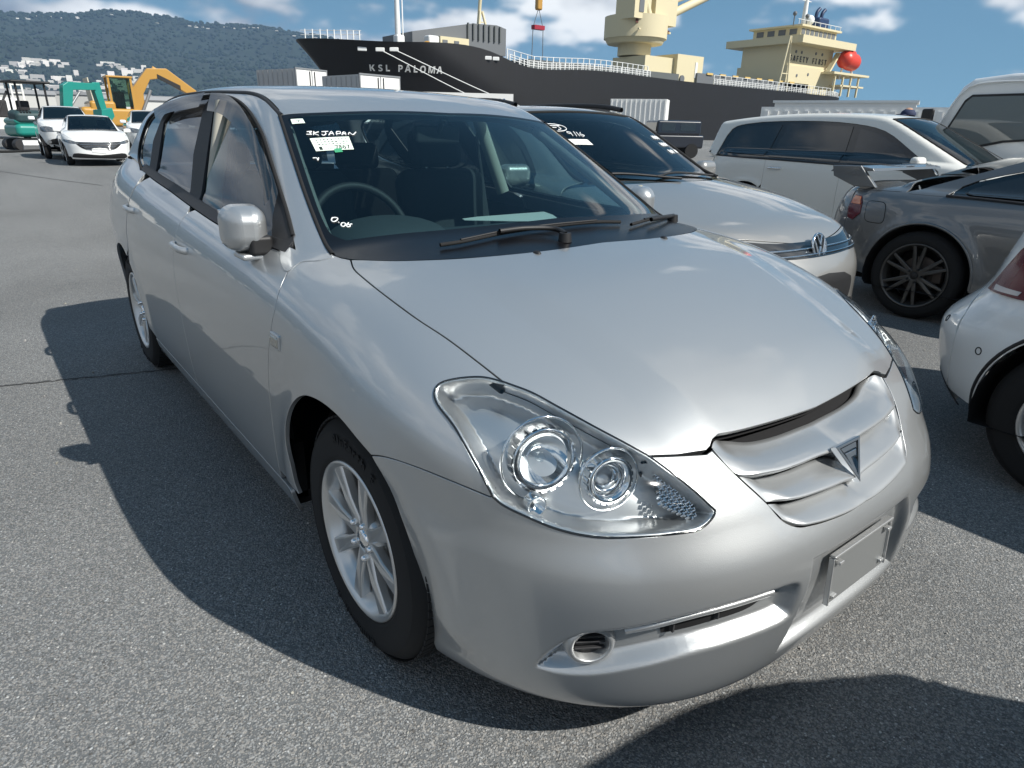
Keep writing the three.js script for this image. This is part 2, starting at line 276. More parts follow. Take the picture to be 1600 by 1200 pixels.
// ---------- hills and the town at their foot ----------
{
  const ridge = spline([[-130, 300], [-95, 380], [-60, 430], [-30, 470], [-8, 455], [2, 450], [5, 444], [10, 486], [15, 474], [19.5, 465], [22, 440], [25.5, 400], [30, 250], [38, 40]]);
  const hgt = (az, r) => { const a = az * Math.PI / 180, x = Math.sin(a) * r, z = -Math.cos(a) * r; const t = clamp((r - 2150) / 1850, 0, 1); const e = Math.pow(t, 1.15); let n = fbm(x * 0.0016, 2.2, z * 0.0016, 5); n = n * 150 * Math.sin(Math.min(1, t) * Math.PI * 0.9 + 0.15); const back = clamp((r - 4000) / 900, 0, 1); return Math.max(-2, (ridge(az) / 1.02) * (e - 0.35 * back * back) + n * t + 9 * perlin.noise(az * 3.1, 0.5, r * 0.01) * t); };
  const pos = [], col = [], idx = [], NA = 420, NR = 60;
  for (let i = 0; i <= NA; i++) for (let j = 0; j <= NR; j++) { const az = lerp(-115, 36, i / NA), r = lerp(2100, 4700, j / NR), a = az * Math.PI / 180; pos.push(CAM.x + Math.sin(a) * r, hgt(az, r), CAM.z - Math.cos(a) * r); const k = 0.75 + 0.8 * fbm(az * 1.7, 5, r * 0.006, 4) + 0.25 * perlin.noise(az * 9, 1, r * 0.05); col.push(0.017 * k, 0.030 * k, 0.015 * k); }
  for (let i = 0; i < NA; i++) for (let j = 0; j < NR; j++) { const k = i * (NR + 1) + j; idx.push(k, k + NR + 1, k + 1, k + 1, k + NR + 1, k + NR + 2); }
  const g = new THREE.BufferGeometry(); g.setAttribute('position', new THREE.Float32BufferAttribute(pos, 3)); g.setAttribute('color', new THREE.Float32BufferAttribute(col, 3)); g.setIndex(idx); g.computeVertexNormals();
  struct('hills', g, new THREE.MeshStandardMaterial({ vertexColors: true, roughness: 1, side: THREE.DoubleSide }));
  // trees along the crest and on the slopes roughen the outline
  const r = RNG(21), tr = []; const cone = new THREE.IcosahedronGeometry(1, 0);
  const im = new THREE.InstancedMesh(cone, std(lin(0.014, 0.026, 0.013), 1), 9000); const m = new THREE.Matrix4();
  for (let i = 0; i < 9000; i++) { const az = lerp(-30, 33, r()), rr = i < 2600 ? 3900 + r() * 180 : 2500 + r() * 1500, a = az * Math.PI / 180, s = 4 + r() * 4.5; m.compose(V(CAM.x + Math.sin(a) * rr, hgt(az, rr) + s * 0.5, CAM.z - Math.cos(a) * rr), new THREE.Quaternion(), V(s * 1.2, s * (0.8 + r() * 0.5), s * 1.2)); im.setMatrixAt(i, m); }
  im.name = 'hillside_trees'; im.userData = { kind: 'stuff', label: 'dark trees covering the distant hillside', category: 'trees' }; scene.add(im);
  const gs = [], wall = []; for (let i = 0; i < 620; i++) {
    let az, rr; if (i < 330) { az = -6 + 17 * r(); rr = 2160 + 850 * Math.pow(r(), 1.25); } else if (i < 560) { az = -50 + 82 * r(); rr = 2140 + 260 * r(); } else if (i < 590) { az = 3.4 + 2.4 * r(); rr = 2980 + 40 * r(); } else { az = 4 + 22 * r(); rr = 3880 + 60 * r(); }
    const a = az * Math.PI / 180, w = 12 + 34 * r() * r(), h = i < 590 ? 7 + 16 * r() * r() : 4, d = 14; const b = box(w, h, d, 0, h / 2 - 2, 0, 0, -a + (r() - 0.5) * 0.6, 0); b.translate(CAM.x + Math.sin(a) * rr, Math.max(0, hgt(az, rr)), CAM.z - Math.cos(a) * rr);
    const t = 0.35 + 0.4 * r(), c = new Float32Array(b.attributes.position.count * 3); for (let k = 0; k < c.length; k += 3) { c[k] = t; c[k + 1] = t * (0.93 + 0.07 * r()); c[k + 2] = t * 0.9; } b.setAttribute('color', new THREE.BufferAttribute(c, 3)); gs.push(b);
  }
  const town = new THREE.Mesh(mergeGeometries(gs), new THREE.MeshStandardMaterial({ vertexColors: true, roughness: 0.9 })); town.name = 'hillside_town'; town.userData = { kind: 'stuff', label: 'pale buildings of the town at the foot of the hills', category: 'town' }; town.castShadow = true; scene.add(town);
}
{ // sheds on the far quay
  let si = 0; for (const [az, d, w, h, t] of [[1.2, 260, 36, 8, 0.5], [6.5, 320, 50, 10, 0.38], [10.5, 240, 26, 7, 0.6], [14.5, 300, 40, 9, 0.45], [-6, 280, 60, 9, 0.5]]) {
    const a = az * Math.PI / 180, c = thing('quay_shed', ['wide pale shed beside the flatbed lorry', 'long grey shed behind the teal excavator', 'bright short shed behind the yellow excavator', 'grey shed beyond the box bodies', 'broad pale shed left of the flatbed lorry'][si++], 'shed', [CAM.x + Math.sin(a) * d, 0, CAM.z - Math.cos(a) * d], -a, 'sheds on the far quay');
    part('wall', box(w, h, 20, 0, h / 2, 0), std(lin(t, t, t * 0.96), 0.8), c); part('roof', prism0([[-w / 2 - 0.5, h], [w / 2 + 0.5, h], [w / 2, h + 1], [-w / 2, h + 1]], 21), std(lin(t * 0.6, t * 0.62, t * 0.65), 0.6), c);
    for (let i = 0; i < 5; i++) part('door', box(w / 9, h * 0.55, 0.2, -w / 2 + (i + 0.7) * w / 5.4, h * 0.275, 10.06), std(lin(0.12, 0.13, 0.14), 0.7), c);
  }
}
function prism0(pts, d) { const sh = new THREE.Shape(); pts.forEach((q, i) => i ? sh.lineTo(...q) : sh.moveTo(...q)); sh.closePath(); const g = new THREE.ExtrudeGeometry(sh, { depth: d, bevelEnabled: false }); g.translate(0, 0, -d / 2); return g; }
scene.fog = new THREE.FogExp2(new THREE.Color().setRGB(0.36, 0.58, 0.92), 0.00009);
// ---------- the silver wagon: its surface as a field, negative inside ----------
const mNose = spline([[0.08, 0.66], [0.14, 0.755], [0.22, 0.805], [0.34, 0.825], [0.48, 0.83], [0.58, 0.80], [0.68, 0.76], [0.80, 0.70]]);
const mTail = spline([[0.15, -3.44], [0.3, -3.56], [0.55, -3.60], [0.8, -3.58], [1.0, -3.48]]);
const mWide = spline([[0.10, 0.83], [0.20, 0.862], [0.42, 0.888], [0.62, 0.895], [0.78, 0.890], [0.92, 0.862], [1.05, 0.825]]);
const mHood = spline([[-3.2, 1.17], [-2, 1.10], [-0.7, 1.04], [-0.30, 1.01], [-0.05, 0.975], [0.25, 0.89], [0.5, 0.79], [0.66, 0.72], [0.8, 0.64]]);
const mRoof = spline([[-0.9, 1.365], [-1.15, 1.408], [-1.7, 1.447], [-2.3, 1.445], [-2.9, 1.395], [-3.3, 1.325]].reverse());
const mExp = spline([[0.1, 3.2], [0.25, 3.1], [0.45, 3.05], [0.62, 3.4], [0.8, 4.6], [1, 4.4]]);
const mSide = { z0: -0.35, z1: -2.6 };
function mainLower(x, y, z) {
  x = Math.abs(x);
  const a = mWide(y) - 0.012 * Math.max(0, -2.2 - z);
  const n = mExp(y), q = z > mSide.z0 ? (z - mSide.z0) / (mNose(y) - mSide.z0) : 0, r = z < mSide.z1 ? (mSide.z1 - z) / (mSide.z1 - mTail(y)) : 0;
  let plan = a * (Math.pow(Math.pow(x / a, n) + Math.pow(q, n) + Math.pow(r, n), 1 / n) - 1);
  // flared wheel arches
  for (const zc of [0, -2.7]) { const d = Math.hypot(y - 0.31, z - zc); if (y > 0.2 && d < 0.5) { const u = (d - 0.375) / 0.05; plan -= 0.011 * Math.exp(-u * u) * sstep(0.2, 0.3, y); } }
  plan -= 0.005 * sstep(0.575, 0.50, y) * sstep(0.0, 0.35, z);
  const xx = x / 0.8, ef = sstep(-0.4, 0.3, z);
  const top = (y - (mHood(z) - 0.035 * xx * xx - lerp(0.05, 0.015, ef) * xx * xx * xx * xx)) * 0.95;
  return smax(smax(plan, top, lerp(0.16, 0.30, ef)), 0.125 - y + 0.05 * sstep(0.2, -0.5, z), 0.05);
}
function mainUpper(x, y, z) {
  x = Math.abs(x);
  const ws = ((z + 0.02 + 0.55 * x * x) + (y - 0.90) * 1.95) * 0.456;
  const roof = (y - (mRoof(z) - 0.07 * x * x));
  const side = (x - (0.785 - 0.46 * (y - 0.95))) * 0.92;
  const rear = (-(z + 3.43) + 0.18 * x * x + (y - 1.0) * 0.75) * 0.8;
  return smax(smax(smax(smax(ws, roof, 0.10), side, 0.09), rear, 0.1), 0.8 + 0.2 * sstep(-2.4, -3.1, z) - y, 0.05);
}
function mainF(x, y, z) { return smin(mainLower(x, y, z), mainUpper(x, y, z), 0.03); }
// ---------- wheels (axle along x, outer face towards -x) ----------
function lathX(pts, seg = 56) { const g = new THREE.LatheGeometry(pts.map(p => new THREE.Vector2(p[0], p[1])), seg); g.rotateZ(Math.PI / 2); return g; } // profile [radius, outwardness]
// after rotateZ(+90deg) the lathe's +y points to -x
function makeWheel(o = {}) {
  const { R = 0.318, rim = 0.205, w = 0.195, spokes = 8, mat = Mt.alloy, kind = 'spoke', nuts = 5, text } = o;
  const g = new THREE.Group(); const h = w / 2;
  const ty = part('tyre', [lathX([[rim - 0.012, -h + 0.02], [rim + 0.006, -h + 0.008], [rim + (R - rim) * 0.45, -h - 0.004], [R - 0.03, -h + 0.006], [R - 0.008, -h + 0.026], [R, -h + 0.05], [R, h - 0.05], [R - 0.008, h - 0.026], [R - 0.022, h - 0.010], [R - 0.034, h + 0.001], [R - 0.037, h - 0.001], [rim + (R - rim) * 0.42, h + 0.006], [rim + 0.018, h + 0.001], [rim + 0.014, h + 0.003], [rim + 0.008, h - 0.002], [rim - 0.012, h - 0.012]], 72)], Mt.rubber, g);
  // tread blocks on the shoulder
  const tb = []; if (o.tread !== false) for (let k = 0; k < 84; k++) for (let q = -2; q <= 2; q++) { const a = (k + (q & 1) * 0.5) / 84 * Math.PI * 2; const b = box(w * 0.135, 0.005, R * 0.062, 0, 0, 0); b.applyMatrix4(new THREE.Matrix4().makeRotationX(a).multiply(new THREE.Matrix4().makeTranslation(q * w * 0.165, R + 0.0005 - Math.abs(q) * 0.0012, 0))); tb.push(b); }
  if (tb.length) part('tread', tb, Mt.rubber, ty);
  if (text) { // raised lettering round the sidewall
    const gs = []; const str = text; const rr = rim + (R - rim) * 0.52; for (const a00 of [-0.28, Math.PI - 0.28]) for (let k = 0; k < str.length; k++) { if (str[k] === ' ') continue; const t = new TextGeometry(str[k], { font: FONT, size: 0.028, depth: 0.0025, curveSegments: 2 }); t.computeBoundingBox(); t.translate(-t.boundingBox.max.x / 2, 0, 0); t.rotateY(-Math.PI / 2); t.translate(-h - 0.0035, rr - 0.014, 0); t.applyMatrix4(new THREE.Matrix4().makeRotationX(a00 + k * 0.085)); gs.push(t); }
    part('tyre_lettering', gs, Mt.rubber, ty); }
  const rimMesh = part('rim', [lathX([[rim - 0.015, -h + 0.02], [rim - 0.04, -0.02], [rim - 0.038, h - 0.05], [rim - 0.026, h - 0.03], [rim - 0.016, h - 0.012], [rim - 0.012, h - 0.004], [rim - 0.004, h + 0.002], [rim + 0.002, h], [rim + 0.003, h - 0.006]], 72)], mat, g);
  const face = h - 0.035;
  const sp = new THREE.Shape();
  const L0 = 0.035, L1 = rim - 0.008, w0 = kind === 'y' ? 0.010 : 0.0135, w1 = kind === 'y' ? 0.006 : 0.019;
  sp.moveTo(-w0, L0); sp.lineTo(-w0 * 0.95, L1 * 0.55); sp.lineTo(-w1, L1); sp.lineTo(w1, L1); sp.lineTo(w0 * 0.95, L1 * 0.55); sp.lineTo(w0, L0); sp.closePath();
  for (let k = 0; k < spokes; k++) {
    const a0 = k / spokes * Math.PI * 2 + (o.phase || 0);
    const subs = kind === 'y' ? [-0.17, 0.17] : [0];
    const gs = subs.map(da => {
      const e = new THREE.ExtrudeGeometry(sp, { depth: 0.018, bevelEnabled: true, bevelThickness: 0.006, bevelSize: 0.005, bevelSegments: 2, curveSegments: 4 });
      const p = e.attributes.position; for (let i = 0; i < p.count; i++) { const y = p.getY(i), t = clamp(y / rim, 0, 1); p.setZ(i, p.getZ(i) + 0.014 * Math.sin(t * Math.PI * 0.62) - 0.004); }
      e.computeVertexNormals();
      e.rotateY(-Math.PI / 2); // shape y stays radial, extrude depth goes to -x
      e.translate(-face + 0.008, 0, 0); e.applyMatrix4(new THREE.Matrix4().makeRotationX(a0 + da)); return e;
    });
    part('spoke', gs, mat, rimMesh);
  }
  part('hub', [lathX([[0.001, face + 0.012], [0.05, face + 0.012], [0.062, face + 0.004], [0.068, face - 0.02], [0.066, face - 0.06]], 40)], mat, rimMesh);
  part('centre_cap', [lathX([[0.001, face + 0.024], [0.020, face + 0.022], [0.026, face + 0.017], [0.027, face + 0.008]], 32)], mat === Mt.alloy ? Mt.chrome : Mt.black, g);
  for (let k = 0; k < nuts; k++) { const a = k / nuts * Math.PI * 2 + 0.35; const n = lathX([[0.001, face + 0.03], [0.006, face + 0.029], [0.009, face + 0.022], [0.0105, face + 0.005]], 6); n.translate(0, Math.cos(a) * 0.05, Math.sin(a) * 0.05); part('wheel_nut', n, mat === Mt.alloy ? Mt.chrome : Mt.black, g); }
  part('brake_disc', [lathX([[0.06, 0.0], [0.135, 0.0], [0.135, -0.02], [0.06, -0.02]], 48), lathX([[0.001, 0.02], [0.07, 0.02], [0.075, -0.02]], 32), rbox(0.05, 0.13, 0.07, 0.012, -0.0, 0.02, 0.13)], Mt.brake, g);
  part('wheel_back', lathX([[0.001, -0.05], [rim - 0.03, -0.05]], 40), Mt.cavity, g);
  return g;
}
function putWheel(car, proto, x, z, R, turn = 0) { const w = proto.clone(); w.name = 'wheel'; w.position.set(x, R, z); if (x > 0) w.rotation.y = Math.PI; w.rotation.y += turn; w.userData = {}; car.add(w); return w; }
// ---------- the silver wagon ----------
const car = thing('station_wagon', 'silver station wagon with clear headlights and handwritten marks on its windscreen', 'car');
const F = mainF;
const top_ = ortho(V(0, 1, 0), V(0, 0, -1)), side_ = ortho(V(-1, 0, 0)), fend_ = ortho(V(-0.82, 0.55, 0.12)), nose_ = ortho(V(0, 0.45, 0.9)), wind_ = ortho(V(0, 0.75, 0.66)), bump_ = cyl(-0.2, 0.9), lamp_ = ortho(V(-0.55, 0.5, 0.67)), back_ = ortho(V(0, 0.25, -1)), rail_ = ortho(V(-0.8, 0.6, 0));
const T = {};
T.hoodRear = toMiddle(crv(px(F, [[548, 406], [620, 407.5], [700, 405], [780, 399.5], [860, 391.5], [930, 381], [990, 371], [1020, 364]])));
T.hoodSide = crv(px(F, [[548, 406], [553, 420], [570, 436], [600, 460], [650, 497], [700, 530], [745, 564], [787, 597]]));
T.lampTop = crv(px(F, [[787, 597], [830, 613], [869, 634], [931, 668], [978, 693], [1014, 713]]));
T.gapFront = px(F, [[1014, 713], [1060, 711.5], [1104, 709]]).concat(px(F, [[1110, 703], [1113, 694], [1122, 687]]));
T.hoodNose = toMiddle(crv(px(F, [[1122, 687], [1152, 681], [1213, 664], [1267, 646], [1313, 628], [1347, 611]])));
const hoodHalf = T.hoodRear.slice().reverse().concat(T.hoodSide.slice(1), T.lampTop.slice(1), T.gapFront.slice(1), T.hoodNose.slice(1));
// the bonnet's raised middle with its two creases
const hoodOff = (p) => { const x = Math.abs(p.x), u = clamp((p.z + 0.3) / 0.96, 0, 1), w = sstep(0, 1, u) * 0.6 + u * 0.4, xa = lerp(0.50, 0.335, w), xb = lerp(0.60, 0.445, w), t = (xb - x) / (xb - xa), s = v => 0.5 * (v + Math.sqrt(v * v + 0.012)); return 0.015 * (s(t) - s(t - 1)) * sstep(-0.12, 0.2, p.z) * (1 - 0.55 * sstep(0.5, 0.7, p.z)); };
const F_hood = (x, y, z) => F(x, y, z) - hoodOff({ x, y, z }) * sstep(0.5, 0.62, y);
part('hood', panel(F_hood, top_, bothSides(hoodHalf), { cell: 0.018, gap: 0.0028 }), Mt.silver, car);
// headlight outline
T.lampOut = crv(px(F, [[787, 597], [762, 590.5], [744, 589], [706, 593], [686, 600], [679, 611], [681, 627], [712, 670], [762, 760], [770, 776]])).concat(crv(px(F, [[770, 776], [784, 788], [822, 807], [869, 826], [916, 837], [962, 840], [1056, 834], [1094, 826], [1112, 811], [1118, 799]])).slice(1));
T.lampTip = crv(px(F, [[1118, 799], [1090, 772], [1056, 744], [1014, 713]]));
const lampLoop = T.lampOut.concat(T.lampTip.slice(1), T.lampTop.slice().reverse().slice(1, -1));
// fender
T.arch = crv(px(F, [[580, 712], [561, 690], [530, 653], [500, 628], [473, 619], [456, 632], [447, 657], [446, 690], [454, 726], [461, 756], [468, 774]]));
T.doorFront = crv(px(F, [[520, 398], [480, 404], [452, 420], [446, 432], [437, 452], [430, 480], [424, 510], [420, 545], [419, 580], [421, 615], [428, 680], [437, 735]]));
T.bumpTop = crv(px(F, [[580, 712], [600, 714], [650, 730], [710, 754], [766, 777]]));
{
  const lampL = T.lampOut.slice(0, 55); const lo = lampL[lampL.length - 1];
  const pil = px(F, [[548, 406], [534, 403], [520, 398]]);
  const sillP = px(F, [[437, 735], [452, 755], [468, 774]]);
  const loop = T.hoodSide.slice().reverse().concat(pil.slice(1), T.doorFront.slice(1), sillP.slice(1), T.arch.slice().reverse().slice(1), T.bumpTop.slice(1), lampL.slice().reverse().slice(0, -1));
  const g = panel(F, fend_, loop, { cell: 0.02, gap: 0.0025 });
  part('front_fender', g, Mt.silver, car); part('front_fender', mirrorX(g), Mt.silver, car);
}
// bumper with its recesses
T.grOut = toMiddle(crv(px(F, [[1112, 703], [1150, 742], [1198, 786], [1224, 814], [1247, 823], [1270, 820], [1300, 811], [1335, 795], [1365, 770]])));
const fogRec = crv(px(F, [[826, 1042], [850, 1017], [880, 998], [912, 987], [976, 979], [1080, 955], [1200, 921], [1254, 909], [1248, 945], [1236, 966], [1160, 1002], [1080, 1026], [1000, 1046], [920, 1058], [865, 1054], [826, 1042]]), 5).slice(0, -1).map(bump_.to2);
const plateRec = [[-0.275, 0.235], [-0.225, 0.475], [0.225, 0.475], [0.275, 0.235]].map(([x, y]) => [x, y]);
function polyDist(P, a, b) { let d = 1e9, s = false; for (let i = 0, j = P.length - 1; i < P.length; j = i++) { const [x0, y0] = P[j], [x1, y1] = P[i]; if ((y1 > b) !== (y0 > b) && a < (x0 - x1) * (b - y1) / (y0 - y1) + x1) s = !s; const dx = x1 - x0, dy = y1 - y0, t = clamp(((a - x0) * dx + (b - y0) * dy) / (dx * dx + dy * dy), 0, 1); d = Math.min(d, Math.hypot(a - x0 - dx * t, b - y0 - dy * t)); } return s ? d : -d; }
const sq = t => { t = clamp(t, 0, 1); return t * t * t * (t * (t * 6 - 15) + 10); };
const bumpDisp = (x, y, z) => {
  if (y > 0.56 || z < 0.1) return 0;
  const X = -Math.abs(x), a = Math.atan2(X, z + 0.2) * 0.9; let f = 0;
  if (y < 0.46 && y > 0.14) { const d = polyDist(fogRec, a, y); if (d > 0) f = 0.036 * sq(d / 0.036); }
  if (Math.abs(x) < 0.28) { const d = polyDist(plateRec, x, y); if (d > 0) f = Math.max(f, 0.028 * sq(d / 0.030)); }
  return f;
};
const F_bump = (x, y, z) => F(x, y, z) + (Math.abs(F(x, y, z)) < 0.06 ? bumpDisp(x, y, z) : 0);
{
  const archF = crv(px(F, [[580, 712], [603, 752], [630, 818], [653, 887], [666, 937], [671, 975]])); const la = archF[archF.length - 1];
  const bot = []; const th0 = Math.atan2(la.x, la.z + 0.2);
  for (let i = 0; i <= 40; i++) { const t = th0 * (1 - i / 40), r0 = bump_.ray(t * 0.9, 0.145)[0], d0 = bump_.ray(t * 0.9, 0.145)[1]; const k = march(F, r0.x, r0.y, r0.z, d0.x, d0.y, d0.z, 6); bot.push(r0.addScaledVector(d0, k)); }
  const lampB = T.lampOut.slice(54); lampB.unshift(hitPx(F, 766, 777));
  const half = T.grOut.slice().reverse().concat(T.gapFront.slice(0, 3).reverse(), T.lampTip.slice().reverse().slice(1), lampB.slice().reverse().slice(1), T.bumpTop.slice().reverse().slice(1), archF.slice(1), bot);
  part('front_bumper', panel(F, bump_, bothSides(half), { cell: 0.0045, gap: 0.002, seg: 0.01, disp: bumpDisp }), Mt.silver, car);
}
// doors, sill, quarter panel
T.dlo = crv(px(F, [[458, 369], [448, 330], [437, 295], [425, 257], [411, 213], [397, 186], [382, 166], [362, 153], [336, 149], [300, 154], [270, 163], [246, 174], [230, 191], [221, 216], [217, 240], [221, 265]]));
T.belt = crv(px(F, [[221, 265], [243, 282], [265, 297], [306, 327], [350, 355], [400, 377], [440, 392], [458, 398]]));

const pair = (name, g, m) => { part(name, g, m, car); part(name, mirrorX(g), m, car); };
const onSide = (z, y) => { const t = march(F, -3, y, z, 1, 0, 0, 4); return V(-3 + (t < 0 ? 2.1 : t), y, z); };
const rearArch = []; for (let i = 0; i <= 24; i++) { const a = lerp(-0.28, Math.PI + 0.28, i / 24); rearArch.push(onSide(-2.7 + Math.cos(a) * 0.375, 0.31 + Math.sin(a) * 0.375)); }
const sillY = 0.27, sTop = (z) => onSide(z, sillY);
T.split = [0.965, 0.9, 0.8, 0.6, 0.4, sillY].map((y, i) => onSide(-1.47 - 0.02 * i * (5 - i) * 0.15, y));
const beltAt = z => { let b = T.belt[0]; for (const p of T.belt) if (Math.abs(p.z - z) < Math.abs(b.z - z)) b = p; return b; };
{ // front door below the window line
  const iS = T.belt.findIndex(p => p.z > -1.47);
  const df = T.doorFront.slice(16); const end = df[df.length - 1];
  const bl = T.belt.slice(iS).filter(p => p.z < -0.46).concat(px(F, [[452, 420]]));
  const sl = []; for (let z = end.z - 0.02; z > -1.47; z -= 0.06) sl.push(sTop(z));
  const loop = bl.concat(df.filter(p => p.y > sillY + 0.01), [sTop(end.z)], sl, T.split.slice().reverse());
  pair('front_door', panel(F, side_, loop, { cell: 0.03, gap: 0.003 }), Mt.silver);
  const bl2 = T.belt.slice(0, iS).filter(p => p.z > -2.42);
  const sl2 = []; for (let z = -1.52; z > -2.3; z -= 0.06) sl2.push(sTop(z));
  const arc = rearArch.slice(0, 13).filter(p => p.y > sillY + 0.005);
  const loop2 = bl2.concat([V(T.split[0].x, T.split[0].y, T.split[0].z)], T.split.slice(1), sl2, arc.filter(p => p.z > -2.52 && p.y < 0.68), crv([onSide(-2.49, 0.66), onSide(-2.50, 0.78), onSide(-2.46, 0.92), onSide(-2.42, 1.0)]));
  pair('rear_door', panel(F, side_, loop2, { cell: 0.03, gap: 0.003 }), Mt.silver);
  // sill
  const s0 = px(F, [[437, 735]])[0]; const up = [], dn = []; for (let z = -0.42; z > -2.30; z -= 0.05) { up.push(onSide(z, sillY)); dn.push(onSide(z, 0.185)); }
  pair('sill', panel(F, side_, up.concat(dn.reverse()), { cell: 0.03, gap: 0.0015 }), Mt.silver);
  // quarter panel, up to the window and round to the back
  const arcR = rearArch.filter(p => p.z < -2.45 && p.y > 0.2).reverse().filter(p => p.y > 0.22);
  const q = [onSide(-2.44, 1.0), onSide(-2.475, 0.92), onSide(-2.515, 0.78), onSide(-2.505, 0.68)].concat(arcR.reverse().filter(p => !(p.z > -2.53 && p.y < 0.66)));
  const lo = [onSide(-3.1, 0.2), onSide(-3.35, 0.2)], bk = [0.35, 0.5, 0.65, 0.8, 0.95, 1.04].map(y => onSide(-3.36 - 0.04 * Math.sin((y - 0.2) * 3), y));
  const bl3 = T.belt.filter(p => p.z < -2.44);
  const loop3 = q.concat(lo, bk, [onSide(-3.22, 1.09), onSide(-2.95, 1.09), onSide(-2.75, 1.075)], bl3);
  pair('quarter_panel', panel(F, side_, loop3, { cell: 0.03, gap: 0.001 }), Mt.silver);
}
// roof rail with the windscreen pillar
const ditchPt = (x, z) => { const t = march(F, x, 3, z, 0, -1, 0, 3); return V(x, 3 - t, z); };
T.wsEdge = crv(px(F, [[437, 181], [448, 215], [461, 255], [476, 300], [493, 345], [508, 380], [520, 398]]));
const wt = T.wsEdge[0];
T.ditch = crv([wt.clone()].concat([[-1.25, 0.574], [-1.6, 0.57], [-2.1, 0.562], [-2.6, 0.55], [-3.0, 0.54], [-3.12, 0.535]].map(([z, x]) => ditchPt(-x, z))));
{
  const rear = [[-3.16, 1.27], [-3.2, 1.18], [-3.23, 1.105]].map(([z, y]) => onSide(z, y));
  const loop = T.wsEdge.slice().reverse().concat(T.ditch.slice(1), rear, [onSide(-2.95, 1.095), onSide(-2.72, 1.075)], T.dlo.slice().reverse(), px(F, [[458, 372], [462, 392], [480, 404]]));
  pair('roof_rail', panel(F, rail_, loop, { cell: 0.025, gap: 0.001 }), Mt.silver);
  pair('roof_moulding', tube(T.ditch.map(p => p.clone().add(V(0.006, 0.0, 0))), 0.009, 80, 8), Mt.trim);
}
// roof
T.wsTop = toMiddle(crv(px(F, [[437, 181], [500, 176], [560, 174], [620, 173.5], [680, 175.5], [720, 178], [760, 181]])));
{
  const back = crv([ditchPt(-0.535, -3.12), ditchPt(-0.3, -3.2), ditchPt(0, -3.22)]);
  const half = T.wsTop.slice().reverse().concat(T.ditch.slice(1).map(p => V(p.x + 0.012, p.y, p.z)), back.slice(1));
  part('roof', panel(F, top_, bothSides(half), { cell: 0.03, gap: 0.001 }), Mt.silver, car);
  // inside of the roof
  part('headliner', panel(F, top_, bothSides(half), { cell: 0.06, lip: 0, off: -0.03 }), Mt.headliner, car);
}
// windscreen: clear pane, black border, cowl
T.glassBot = toMiddle(crv(px(F, [[541, 376], [620, 366], [700, 359], [780, 351], [860, 342], [930, 333], [990, 324]])));
{
  const inL = crv(px(F, [[450, 186], [460, 216], [473, 256], [488, 301], [504, 343], [518, 366], [541, 376]]));
  const inT = T.wsTop.map(p => { const q = p.clone().lerp(V(0, 1.0, -0.2), 0.022); return q; });
  const inner = inT.slice().reverse().slice(0, -4).concat(inL, T.glassBot.slice(1));
  part('windscreen', panel(F, wind_, bothSides(inner), { cell: 0.03, lip: 0 }), Mt.glass, car);
  const outer = T.wsTop.slice().reverse().concat(T.wsEdge.slice(1), px(F, [[534, 403], [548, 405]]), T.hoodRear.slice(1));
  const ring = outer.concat(inner.slice().reverse());
  const g = panel(F, wind_, ring, { cell: 0.03, lip: 0, off: 0.0005 });
  part('windscreen_border', [g, mirrorX(g)], Mt.frit, car);
  pair('windscreen_seal', tube(T.wsEdge.map(p => p.clone()), 0.006, 60, 8), Mt.rubber);
}
// side windows
{
  const F_in = (x, y, z) => F(x, y, z) + 0.004;
  const dloLoop = T.dlo.concat(T.belt.slice(1).filter(p => p.z < -0.5));
  // pillars and frames, black, between the panes
  const at2 = (u, v) => hitPx(F, u, v);
  const strip = (name, a, w) => pair(name, panel(F, side_, px(F, a), { cell: 0.03, lip: 0.01, off: 0.002 }), Mt.trim);
  strip('door_pillar', [[319, 168], [331, 151], [341, 151], [333, 178], [306, 320], [290, 312], [303, 240]]);
  strip('window_bar', [[252, 188], [262, 172], [268, 172], [256, 192], [241, 272], [229, 268], [240, 220]]);
  strip('mirror_sail', [[437, 297], [446, 322], [459, 369], [456, 388], [425, 372], [427, 340]]);
  const beltLo = T.belt.filter(p => p.z < -0.52), beltUp = beltLo.map(p => onSide(p.z, p.y + 0.024));
  pair('belt_moulding', panel(F, side_, beltLo.concat(beltUp.reverse()), { cell: 0.03, lip: 0.01, off: 0.004 }), Mt.trim);
  pair('window_seal', tube(T.dlo.map(p => p.clone()), 0.007, 120, 6), Mt.rubber);
  const gl = (a, m, name) => pair(name, panel(F, side_, px(F, a), { cell: 0.04, lip: 0, off: -0.006 }), m);
  gl([[305, 318], [333, 178], [339, 153], [362, 155], [382, 168], [397, 188], [411, 215], [425, 259], [437, 297], [427, 340], [425, 371], [350, 350]], Mt.glass, 'front_window');
  gl([[239, 274], [258, 185], [264, 171], [300, 156], [331, 151], [322, 172], [303, 240], [291, 314], [265, 295]], Mt.glassDark, 'rear_window');
  gl([[222, 263], [219, 240], [223, 216], [232, 192], [247, 176], [262, 169], [256, 184], [240, 222], [231, 266]], Mt.glassDark, 'quarter_window');
  // smoked rain visors along the tops of the windows
  const vis = (a) => pair('window_visor', panel(F, side_, crv(px(F, a.o)).concat(crv(px(F, a.i))), { cell: 0.03, lip: 0, off: p => 0.012 + 0.016 * 1 }), Mt.visor);
  vis({ o: [[340, 152], [362, 154], [382, 167], [397, 187], [411, 214], [425, 258], [436, 296], [434, 318]], i: [[426, 328], [424, 300], [412, 262], [396, 228], [380, 205], [360, 186], [346, 180], [334, 178]] });
  vis({ o: [[249, 175], [270, 165], [300, 156], [330, 151]], i: [[321, 172], [300, 176], [275, 180], [252, 189]] });
}
